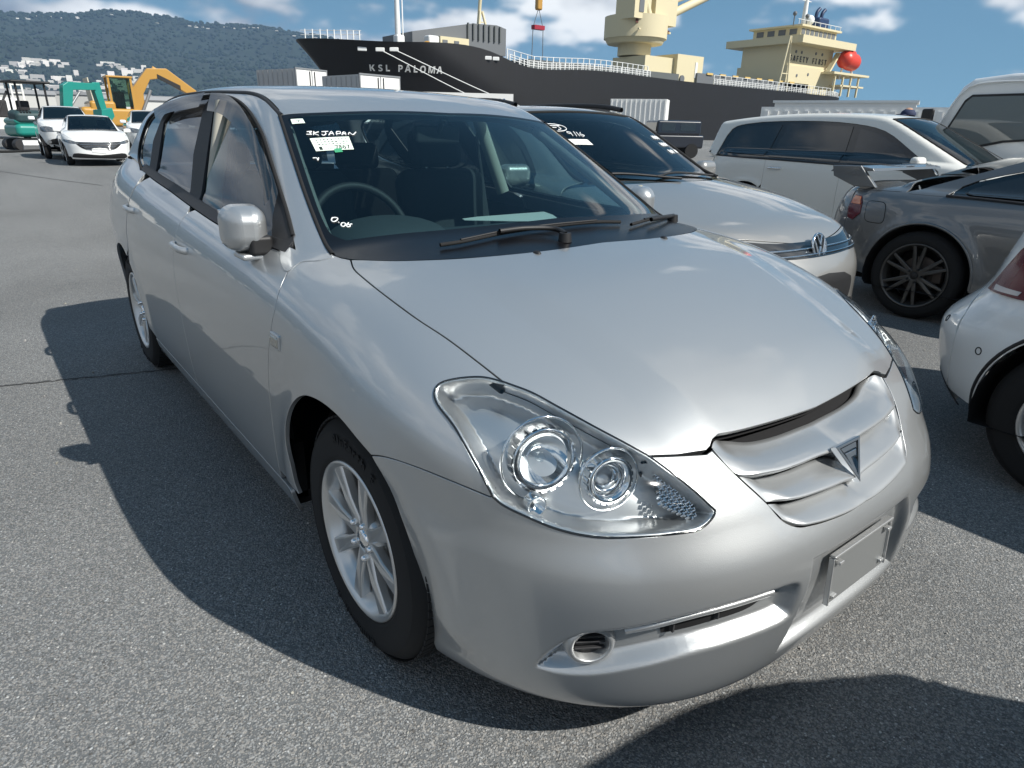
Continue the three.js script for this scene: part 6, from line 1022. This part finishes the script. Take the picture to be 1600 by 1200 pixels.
// ---------- the bulk carrier ----------
{
  const S = thing('cargo_ship', 'black hulled bulk carrier with cream crane and deckhouse, moored behind the cars', 'ship', [40, 0, -104]);
  // local: x from the stem aft, z = 0 the centre line, near side +z
  const hullM = std(lin(0.013, 0.013, 0.017), 0.55), creamM = std(lin(0.62, 0.55, 0.36), 0.55), whiteM = std(lin(0.72, 0.73, 0.72), 0.55), deckM = std(lin(0.10, 0.11, 0.11), 0.7), greyM = std(lin(0.13, 0.14, 0.15), 0.6), rustM = std(lin(0.10, 0.035, 0.025), 0.8), blueM = std(lin(0.01, 0.03, 0.09), 0.5), redM = std(lin(0.62, 0.05, 0.025), 0.4);
  hullM.map = tex(512, 256, (u, v) => { const n = fbm(u * 9, v * 4, 3, 5), st = Math.pow(Math.max(0, perlin.noise(u * 90, v * 2, 8)), 2); const t = 0.16 + 0.05 * n + 0.12 * st + (Math.abs(v - 0.42) < 0.004 ? 0.07 : 0); return [t * 1.0, t * 0.97, t * 1.08]; }); hullM.color.setRGB(0.10, 0.10, 0.13);
  const deck = spline([[-1, 13.1], [10, 12.8], [26, 12.9], [27.5, 12.6], [31, 11.6], [45, 11.25], [66, 11.2], [90, 10.95], [105, 10.9], [147, 10.6]]);
  const stem = y => (13 - y) * 0.95 - 0.02 * (13 - y) * (13 - y);
  const half = (x, y) => { const t = clamp((x - stem(y)) / (16 + 1.6 * (13 - y)), 0, 1), e = clamp((147 - x) / (16 + (12 - y) * 0.4), 0, 1); return 11 * Math.pow(1 - Math.pow(1 - t, 2), 0.62) * Math.pow(1 - Math.pow(1 - e, 2.5), 0.6); };
  const NX = 90, NY = 10, pos = [], uv = [], idx = []; const xs = []; for (let i = 0; i <= NX; i++) { const t = i / NX; xs.push(t < 0.4 ? 40 * Math.pow(t / 0.4, 1.6) : lerp(40, 147, (t - 0.4) / 0.6)); }
  for (const s of [1, -1]) for (let i = 0; i <= NX; i++) for (let j = 0; j <= NY; j++) { const x0 = xs[i], yt = deck(x0), y = lerp(-2, yt, j / NY), x = Math.max(x0, 0) + stem(y) * (1 - sstep(0, 45, x0)); pos.push(x, y, s * half(x, y)); uv.push(x / 40, y / 14); }
  const off = (NX + 1) * (NY + 1); for (let q = 0; q < 2; q++) for (let i = 0; i < NX; i++) for (let j = 0; j < NY; j++) { const k = q * off + i * (NY + 1) + j; const a = [k, k + NY + 1, k + 1, k + 1, k + NY + 1, k + NY + 2]; idx.push(...(q ? a.reverse() : a)); }
  const hg = new THREE.BufferGeometry(); hg.setAttribute('position', new THREE.Float32BufferAttribute(pos, 3)); hg.setAttribute('uv', new THREE.Float32BufferAttribute(uv, 2)); hg.setIndex(idx); hg.computeVertexNormals(); part('hull', hg, hullM, S);
  { const p = [], ix = []; for (let i = 0; i <= NX; i++) { const x = xs[i], y = deck(x) - 0.6, h = half(Math.max(x, 0.3), y); p.push(Math.max(x, 0.5), y, h, Math.max(x, 0.5), y, -h); } for (let i = 0; i < NX; i++) { const k = i * 2; ix.push(k, k + 1, k + 2, k + 2, k + 1, k + 3); } const g = new THREE.BufferGeometry(); g.setAttribute('position', new THREE.Float32BufferAttribute(p, 3)); g.setIndex(ix); g.computeVertexNormals(); part('deck', g, deckM, S); }
  // rust at the stern
  part('stern_plate', [box(0.2, 9, 8, 147.1, 6, 0)], rustM, S);
  // name on the bow
  const zSide = x => half(x, 9.3) + 0.08;
  { const w = 'KSL PALOMA'; let x = 8.2; for (const ch of w) { if (ch === ' ') { x += 0.7; continue; } const t = new TextGeometry(ch, { font: FONT, size: 1.02, depth: 0.06, curveSegments: 3 }); t.computeBoundingBox(); const bw = t.boundingBox.max.x; const x0 = x, zz = zSide(x0 + bw / 2), sl = (zSide(x0 + 0.6) - zSide(x0 - 0.6)) / 1.2, dyz = (half(x0, 9.9) - half(x0, 8.7)) / 1.2; t.rotateX(Math.atan(dyz)); t.rotateY(-Math.atan(sl)); t.translate(x0, 9.05, zSide(x0) - 0.5 * dyz * 1.2 + 0.22); part('name_letter', t, whiteM, S); x += bw + 0.2; } }
  // railings: posts and rails along the near side
  const rail = (x0, x1, n, rows, h, z0) => { for (let i = 0; i <= n; i++) { const x = lerp(x0, x1, i / n), y = deck(x); part('rail_post', box(0.14, h, 0.14, x, y + h / 2, half(x, y) + z0), whiteM, S); } for (let r = 1; r <= rows; r++) for (let i = 0; i < n; i += 4) { const a = lerp(x0, x1, i / n), b = lerp(x0, x1, Math.min(n, i + 4) / n); part('rail_bar', bar(V(a, deck(a) + h * r / rows, half(a, deck(a)) + z0), V(b, deck(b) + h * r / rows, half(b, deck(b)) + z0), 0.055, 4), whiteM, S); } };
  rail(31, 65, 34, 3, 1.05, -0.3); rail(31, 65, 24, 1, 1.9, -1.0); rail(85, 140, 52, 3, 1.05, -0.3); rail(86, 138, 26, 1, 1.9, -1.2);
  for (let i = 0; i <= 8; i++) { const x = 0.4 + i * 0.7; part('bow_rail_post', box(0.12, 1.2, 0.12, x, deck(x) + 0.6, half(Math.max(x, 0.6), 12.9)), whiteM, S); } part('bow_rail', bar(V(0.4, 14.2, 0.3), V(6.2, 14.0, half(6.2, 12.9)), 0.06, 4), whiteM, S); part('bow_rail', bar(V(0.4, 13.6, 0.3), V(6.2, 13.5, half(6.2, 12.9)), 0.06, 4), whiteM, S);
  for (const [x, y] of [[6.6, 12.2], [8.8, 12.2], [10.6, 12.3], [26.3, 12.2], [27.8, 12.2]]) part('fairlead', rbox(1.3, 0.55, 0.3, 0.1, x, y - 0.45, half(x, y - 0.4) + 0.05, 0, -0.5), whiteM, S);
  // forecastle: mast, house, hatch covers
  part('foremast', [cylg(0.35, 0.5, 9, 12, 16.6, 17, 0)], whiteM, S); part('mast_ladder', box(0.15, 7, 0.15, 17.3, 16.5, 0.4), whiteM, S);
  part('forecastle_house', [box(5.5, 2.2, 5, 24.5, 13.9, 2)], creamM, S); for (const x of [22.6, 24.8]) part('house_door', box(0.9, 1.6, 0.1, x, 13.7, 4.55), greyM, S); part('winch', [rbox(1.4, 1.6, 1.4, 0.3, 14, 13.6, 5), rbox(2, 2, 1.6, 0.3, 19.8, 13.8, 5)], whiteM, S); part('windlass', at(new THREE.SphereGeometry(0.8, 12, 8), 17.4, 12.9, 7.6), yel, S);
  const hood = [[14.5, 15.2], [26, 17.4], [31, 17.6], [33, 17.2], [33, 13], [14.5, 13]]; { const sh = new THREE.Shape(); hood.forEach((q, i) => i ? sh.lineTo(...q) : sh.moveTo(...q)); const g = new THREE.ExtrudeGeometry(sh, { depth: 10, bevelEnabled: false }); g.translate(3, 0.2, -7); part('stacked_hatch_cover', g, greyM, S); } for (let i = 0; i < 7; i++) part('cover_rib', box(0.25, 2.4, 0.3, 28 + i * 1.1, 16.4, 3.15), deckM, S);
  part('hatch_coaming', [box(40, 1.6, 14, 58, 11.9, 0)], deckM, S); part('hatch_coaming', [box(44, 2.2, 14, 106, 12.2, 0)], greyM, S);
  for (let i = 0; i < 8; i++) part('cover_lug', box(2.0, 0.4, 0.3, 88 + i * 4.6, 13.3, 7.1), std(lin(0.6, 0.42, 0.14), 0.6), S);
  part('derrick_post', [bar(V(30.6, 12.8, 2), V(32.3, 20, 0.5), 0.22, 6), bar(V(34.2, 12.8, 2), V(32.7, 20, 0.5), 0.22, 6), bar(V(32.5, 12.8, -1), V(32.5, 24, 0.5), 0.3, 8), ...[0, 1, 2].map(i => box(2.6 - i * 0.7, 0.15, 0.15, 32.5, 14.5 + i * 1.9, 1.6 - i * 0.4))], creamM, S);
  // deck crane
  part('crane_house', [box(14, 4.6, 9, 76, 13.4, 1), box(8.5, 5.4, 6.5, 82, 13.8, 3.2)], creamM, S); for (const [x, y] of [[79.5, 11.9], [84.6, 12.0]]) part('vent', cylg(0.7, 0.7, 0.5, 16, x, y, 6.5, Math.PI / 2), greyM, S); part('house_ladder', box(0.7, 3, 0.12, 84, 13.8, 6.5), whiteM, S);
  part('crane_pedestal', [cylg(3.4, 3.4, 2.5, 28, 71.5, 17.2, 0)], creamM, S); part('slewing_ring', [cylg(6.2, 5.6, 1.0, 36, 71.5, 18.6, 0), cylg(6.4, 6.4, 4.0, 36, 71.5, 21, 0)], creamM, S);
  part('crane_cabin', [box(4.6, 8, 5, 67.6, 26, 2.6), box(6.5, 9, 5, 74.5, 26, 2.6)], creamM, S); part('cabin_window', box(1.3, 3, 0.1, 67.2, 24.6, 5.15), greyM, S); part('cabin_window', box(0.6, 0.8, 0.1, 75.5, 26.6, 5.15), greyM, S);
  part('crane_jib', [bar(V(77, 23, 1), V(98, 31.5, 1), 0.9, 6), bar(V(77, 25.5, 1), V(98, 32.5, 1), 0.5, 6)], creamM, S); part('crane_strut', [bar(V(70, 22, 5), V(66, 34, 3), 0.7, 6), bar(V(77, 22, 4), V(74, 34, 3), 1.0, 6)], creamM, S);
  for (let i = 0; i < 6; i++) part('ring_lug', box(0.5, 0.3, 0.4, 67 + i * 1.8, 20.2, 6.1 - Math.abs(i - 2.5) * 0.4), creamM, S); for (const [x, y] of [[67.0, 21.6], [76, 20.4]]) part('red_plate', box(1.1, 0.7, 0.1, x, y, 6.2 - Math.abs(x - 71.5) * 0.36), rustM, S);
  // cargo hook hanging from another jib
  part('hook_block', rbox(1.2, 2.0, 1.0, 0.3, 45.6, 22.6, 0), yel, S); part('hook_cable', [bar(V(45.6, 40, 0), V(45.6, 23, 0), 0.08, 4)], greyM, S); part('spreader', box(2.4, 0.7, 1.0, 45.6, 18.8, 0), std(lin(0.3, 0.01, 0.03), 0.5), S); for (const s of [-1, 1]) part('sling', [bar(V(45.6, 22, 0), V(45.6 + s * 1.1, 19, 0), 0.07, 4), bar(V(45.6 + s * 1.2, 18.5, 0), V(45.6 + s * 1.3, 13.5, 0), 0.09, 4)], greyM, S);
  // deckhouse aft
  part('deckhouse', [box(22, 6.5, 14, 128.5, 13.8, 0), box(20, 5.5, 13, 128.2, 19.4, 0)], creamM, S); part('bridge_wing', [box(25, 1.6, 21, 129, 22.4, 0)], creamM, S); part('wheelhouse', [box(16.5, 2.6, 13, 130, 24.4, 0), box(18.5, 0.4, 14.5, 130, 25.9, 0)], creamM, S);
  for (let i = 0; i < 8; i++) part('bridge_window', box(1.5, 1.2, 0.1, 122.7 + i * 2.0, 24.7, 6.56), greyM, S); for (let i = 0; i < 4; i++) part('bridge_window', box(0.1, 1.2, 1.9, 121.7, 24.7, -4.5 + i * 3), greyM, S);
  for (const [x, y] of [[121, 20.2], [123.5, 20.2], [130, 20.4], [133, 20.4], [122, 15], [127, 15.5]]) part('porthole', cylg(0.35, 0.35, 0.1, 14, x, y, y > 17 ? 6.55 : 7.05, Math.PI / 2), greyM, S);
  { let x = 118.6; for (const ch of 'SAFETY FIRST') { if (ch !== ' ') { const t = new TextGeometry(ch, { font: FONT, size: 1.25, depth: 0.06, curveSegments: 2 }); t.translate(x, 18.1, 6.52); part('slogan_letter', t, std(lin(0.03, 0.03, 0.03), 0.6), S); } x += 1.45; } }
  part('radar_mast', [cylg(0.5, 0.7, 8, 10, 133, 29.5, 0), cylg(0.15, 0.15, 7, 6, 133.2, 36, 0), box(4, 0.15, 0.15, 133, 33, 0), box(2.6, 0.15, 0.15, 133, 35, 0)], whiteM, S); part('radome', at(new THREE.SphereGeometry(1.2, 16, 12), 132.2, 28.4, 2), whiteM, S); part('funnel', [rbox(5, 4.5, 4, 0.6, 139.5, 27.5, 0)], blueM, S); for (const x of [138.4, 141]) part('exhaust_pipe', tube([V(x, 29, 0), V(x + 0.2, 31, 0), V(x + 1.3, 32, 0)], 0.45, 14, 8), blueM, S);
  for (const x of [120.5, 126]) part('lamp_post', [cylg(0.15, 0.15, 2.4, 6, x, 27, 5), at(new THREE.SphereGeometry(0.5, 10, 8), x, 28.4, 5)], greyM, S); part('roof_rail', [box(20, 0.1, 0.1, 129, 27, 7), ...Array.from({ length: 9 }, (_, i) => box(0.1, 1.1, 0.1, 119.5 + i * 2.4, 26.5, 7))], whiteM, S);
  part('upper_deck', [box(18, 0.5, 21, 142, 16.2, 0), box(12, 0.4, 20, 144, 13.5, 0)], creamM, S); for (let i = 0; i < 4; i++) part('deck_stanchion', box(0.4, 5, 0.4, 135 + i * 4, 13.5, 9.8), creamM, S); part('stairs', box(6, 0.5, 1.2, 136, 18.6, 8, 0, 0, 0.9), creamM, S);
  { const lb = new THREE.CapsuleGeometry(2.1, 3.6, 8, 20).rotateZ(Math.PI / 2); lb.rotateZ(-0.1); lb.translate(141.5, 19.4, 9.2); part('lifeboat', [lb, rbox(2.4, 1.4, 1.8, 0.5, 142.2, 21.0, 9.2)], redM, S); part('lifeboat_cradle', [bar(V(138.5, 15, 9), V(140, 20.5, 9), 0.3, 6), bar(V(145, 15, 9), V(143, 20, 9), 0.3, 6)], whiteM, S); }
  part('light_mast', [bar(V(113, 11, 8), V(115.2, 23, 8), 0.22, 6), bar(V(117, 11, 8), V(115.6, 23, 8), 0.22, 6), box(2.6, 0.2, 0.2, 115.2, 15, 8)], creamM, S); rail(134, 146.5, 10, 3, 1.2, -0.6);
  // mooring lines to the quay
  for (const [x, y, x1, z1] of [[8.8, 11.7, 34, 24], [10.6, 11.8, 40, 26]]) part('mooring_line', tube([V(x, y, half(x, y) + 0.2), V(lerp(x, x1, 0.5), y * 0.45, lerp(half(x, y), z1, 0.5)), V(x1, 0.6, z1)], 0.07, 30, 5), whiteM, S);
}
// ---------- a person beyond the people carrier ----------
{
  const { MarchingCubes } = await import('three/addons/objects/MarchingCubes.js');
  const cap = (p, a, b, ra, rb) => { const ab = b.clone().sub(a), t = clamp(p.clone().sub(a).dot(ab) / ab.lengthSq(), 0, 1); return p.distanceTo(a.clone().addScaledVector(ab, t)) - lerp(ra, rb, t); };
  const J = { hip: V(0, 0.95, 0), chest: V(0, 1.32, 0.01), neck: V(0, 1.47, 0), head: V(0, 1.60, 0.02), crown: V(0, 1.68, 0) };
  const bones = [[J.hip, J.chest, 0.145, 0.165], [V(-0.13, 1.40, 0), V(0.13, 1.40, 0), 0.085, 0.085], [J.chest, J.neck, 0.09, 0.06], [J.neck, J.head, 0.055, 0.085], [J.head, J.crown, 0.092, 0.088], [V(0, 1.58, 0.09), V(0, 1.565, 0.115), 0.022, 0.014], [V(-0.085, 1.6, 0), V(-0.1, 1.61, -0.01), 0.02, 0.018], [V(0.085, 1.6, 0), V(0.1, 1.61, -0.01), 0.02, 0.018]];
  for (const s of [-1, 1]) bones.push([V(s * 0.19, 1.40, 0), V(s * 0.25, 1.12, -0.02), 0.062, 0.05], [V(s * 0.25, 1.12, -0.02), V(s * 0.23, 0.88, 0.08), 0.048, 0.034], [V(s * 0.23, 0.88, 0.08), V(s * 0.225, 0.80, 0.11), 0.036, 0.03], [V(s * 0.085, 0.94, 0), V(s * 0.10, 0.5, 0.02), 0.095, 0.06], [V(s * 0.10, 0.5, 0.02), V(s * 0.11, 0.09, -0.01), 0.06, 0.042], [V(s * 0.11, 0.05, -0.02), V(s * 0.12, 0.04, 0.16), 0.045, 0.038]);
  for (const s of [-1, 1]) for (let f = 0; f < 5; f++) bones.push(f < 4 ? [V(s * 0.225, 0.79, 0.085 + f * 0.018), V(s * 0.215, 0.715 - 0.006 * Math.abs(f - 1.5), 0.085 + f * 0.02), 0.011, 0.009] : [V(s * 0.215, 0.83, 0.13), V(s * 0.20, 0.775, 0.155), 0.012, 0.010]);
  const N = 96, mc = new MarchingCubes(N, Mt.cloth, false, false, 120000); mc.isolation = 0; const p = V(0, 0, 0);
  for (let k = 0; k < N; k++) for (let j = 0; j < N; j++) for (let i = 0; i < N; i++) { p.set((i - N / 2) / (N / 2) * 0.92, (j - N / 2) / (N / 2) * 0.92 + 0.9, (k - N / 2) / (N / 2) * 0.92); let d = 1; if (Math.abs(p.x) < 0.34 && Math.abs(p.z) < 0.3) for (const b of bones) { const e = cap(p, b[0], b[1], b[2], b[3]); if (e < 0.25) d = smin(d, e, 0.03); } mc.field[i + j * N + k * N * N] = -d; }
  mc.update(); const cnt = mc.count, g = new THREE.BufferGeometry(), P = new Float32Array(mc.positionArray.slice(0, cnt * 3)), C = new Float32Array(cnt * 3);
  for (let i = 0; i < cnt; i++) { P[3 * i] *= 0.92; P[3 * i + 1] = P[3 * i + 1] * 0.92 + 0.9; P[3 * i + 2] *= 0.92; const y = P[3 * i + 1], ax = Math.abs(P[3 * i]); const c = y > 1.48 ? [0.42, 0.25, 0.17] : (ax > 0.19 && y < 0.9 && y > 0.6) ? [0.42, 0.25, 0.17] : y > 0.95 ? [0.02, 0.03, 0.07] : y > 0.1 ? [0.03, 0.035, 0.05] : [0.01, 0.01, 0.01]; C.set(c, 3 * i); }
  g.setAttribute('position', new THREE.BufferAttribute(P, 3)); g.setAttribute('normal', new THREE.BufferAttribute(new Float32Array(mc.normalArray.slice(0, cnt * 3)), 3)); g.setAttribute('color', new THREE.BufferAttribute(C, 3));
  const gg = mergeVertices(g, 1e-4); gg.computeVertexNormals();
  const t = thing('person', 'person in navy jacket and dark blue cap, standing beyond the white people carrier', 'person', [11.3, 0, -4.15], -2.2);
  part('body', gg, std(0xffffff, 0.85, 0, { vertexColors: true }), t);
  const capM = std(lin(0.015, 0.025, 0.07), 0.8), cg = new THREE.SphereGeometry(0.112, 20, 12, 0, 6.283, 0, 1.6); cg.scale(1, 0.95, 1.12); cg.translate(0, 1.65, 0); const br = cylg(0.09, 0.095, 0.012, 20, 0, 1.655, 0.11); br.scale(1, 1, 1.0); part('cap', [cg, br], capM, t); part('hair', at(new THREE.SphereGeometry(0.1, 16, 10, 0, 6.283, 1.2, 1.0), 0, 1.625, -0.012, 0.2, 0, 0, 1.0, 1, 1), Mt.black, t);
}
// a hose lying on the ground by the excavators
{ const pts = []; for (let i = 0; i <= 14; i++) pts.push(V(-0.9 + i * 0.28, 0.05, -33.6 + 0.5 * Math.sin(i * 0.7) - i * 0.1)); single('hose', 'black hose lying in curves on the ground before the teal excavator', 'hose', tube(pts, 0.05, 60, 8), Mt.rubber); }
// ---------- seams and loose grit on the asphalt ----------
{
  const ribbon = (pts, w, seed) => { const r = RNG(seed), c = new THREE.CatmullRomCurve3(pts), N = 120, pos = [], idx = []; for (let i = 0; i <= N; i++) { const p = c.getPoint(i / N), t = c.getTangent(i / N), n = V(-t.z, 0, t.x), j = (r() - 0.5) * 0.012, ww = w * (0.35 + 0.65 * r()); pos.push(p.x + n.x * (ww + j), 0.004, p.z + n.z * (ww + j), p.x - n.x * (ww - j), 0.004, p.z - n.z * (ww - j)); } for (let i = 0; i < N; i++) { const k = i * 2; idx.push(k, k + 1, k + 2, k + 2, k + 1, k + 3); } const g = new THREE.BufferGeometry(); g.setAttribute('position', new THREE.Float32BufferAttribute(pos, 3)); g.setIndex(idx); g.computeVertexNormals(); return g; };
  const dark = std(lin(0.055, 0.056, 0.056), 0.95);
  struct('pavement_seam', ribbon([atY(-160, 622, 0), atY(0, 604, 0), atY(120, 592, 0), atY(330, 572, 0), atY(420, 565, 0)], 0.010, 3), dark);
  struct('pavement_seam', ribbon([atY(-200, 242, 0), atY(0, 268, 0), atY(90, 281, 0), atY(160, 290, 0)], 0.03, 5), dark);
  const r = RNG(77), n = 500, im = new THREE.InstancedMesh(new THREE.DodecahedronGeometry(1, 0), std(0xffffff, 0.9), n), m = new THREE.Matrix4(), c = new THREE.Color();
  for (let i = 0; i < n; i++) { const x = -4 + r() * 9, z = -6 + r() * 8.2, s = 0.0022 + 0.0048 * r() * r(); m.compose(V(x, s * 0.45, z), new THREE.Quaternion().setFromEuler(new THREE.Euler(r() * 6, r() * 6, r() * 6)), V(s * (1 + r()), s * 0.8, s * (0.8 + 0.5 * r()))); im.setMatrixAt(i, m); const t = 0.16 + 0.26 * r(); im.setColorAt(i, c.setRGB(t, t * 0.97, t * (0.82 + 0.12 * r()))); }
  im.name = 'loose_grit'; im.userData = { kind: 'stuff', label: 'loose pale grit scattered over the asphalt', category: 'grit' }; im.castShadow = im.receiveShadow = true; scene.add(im);
}
renderer.render(scene, camera);
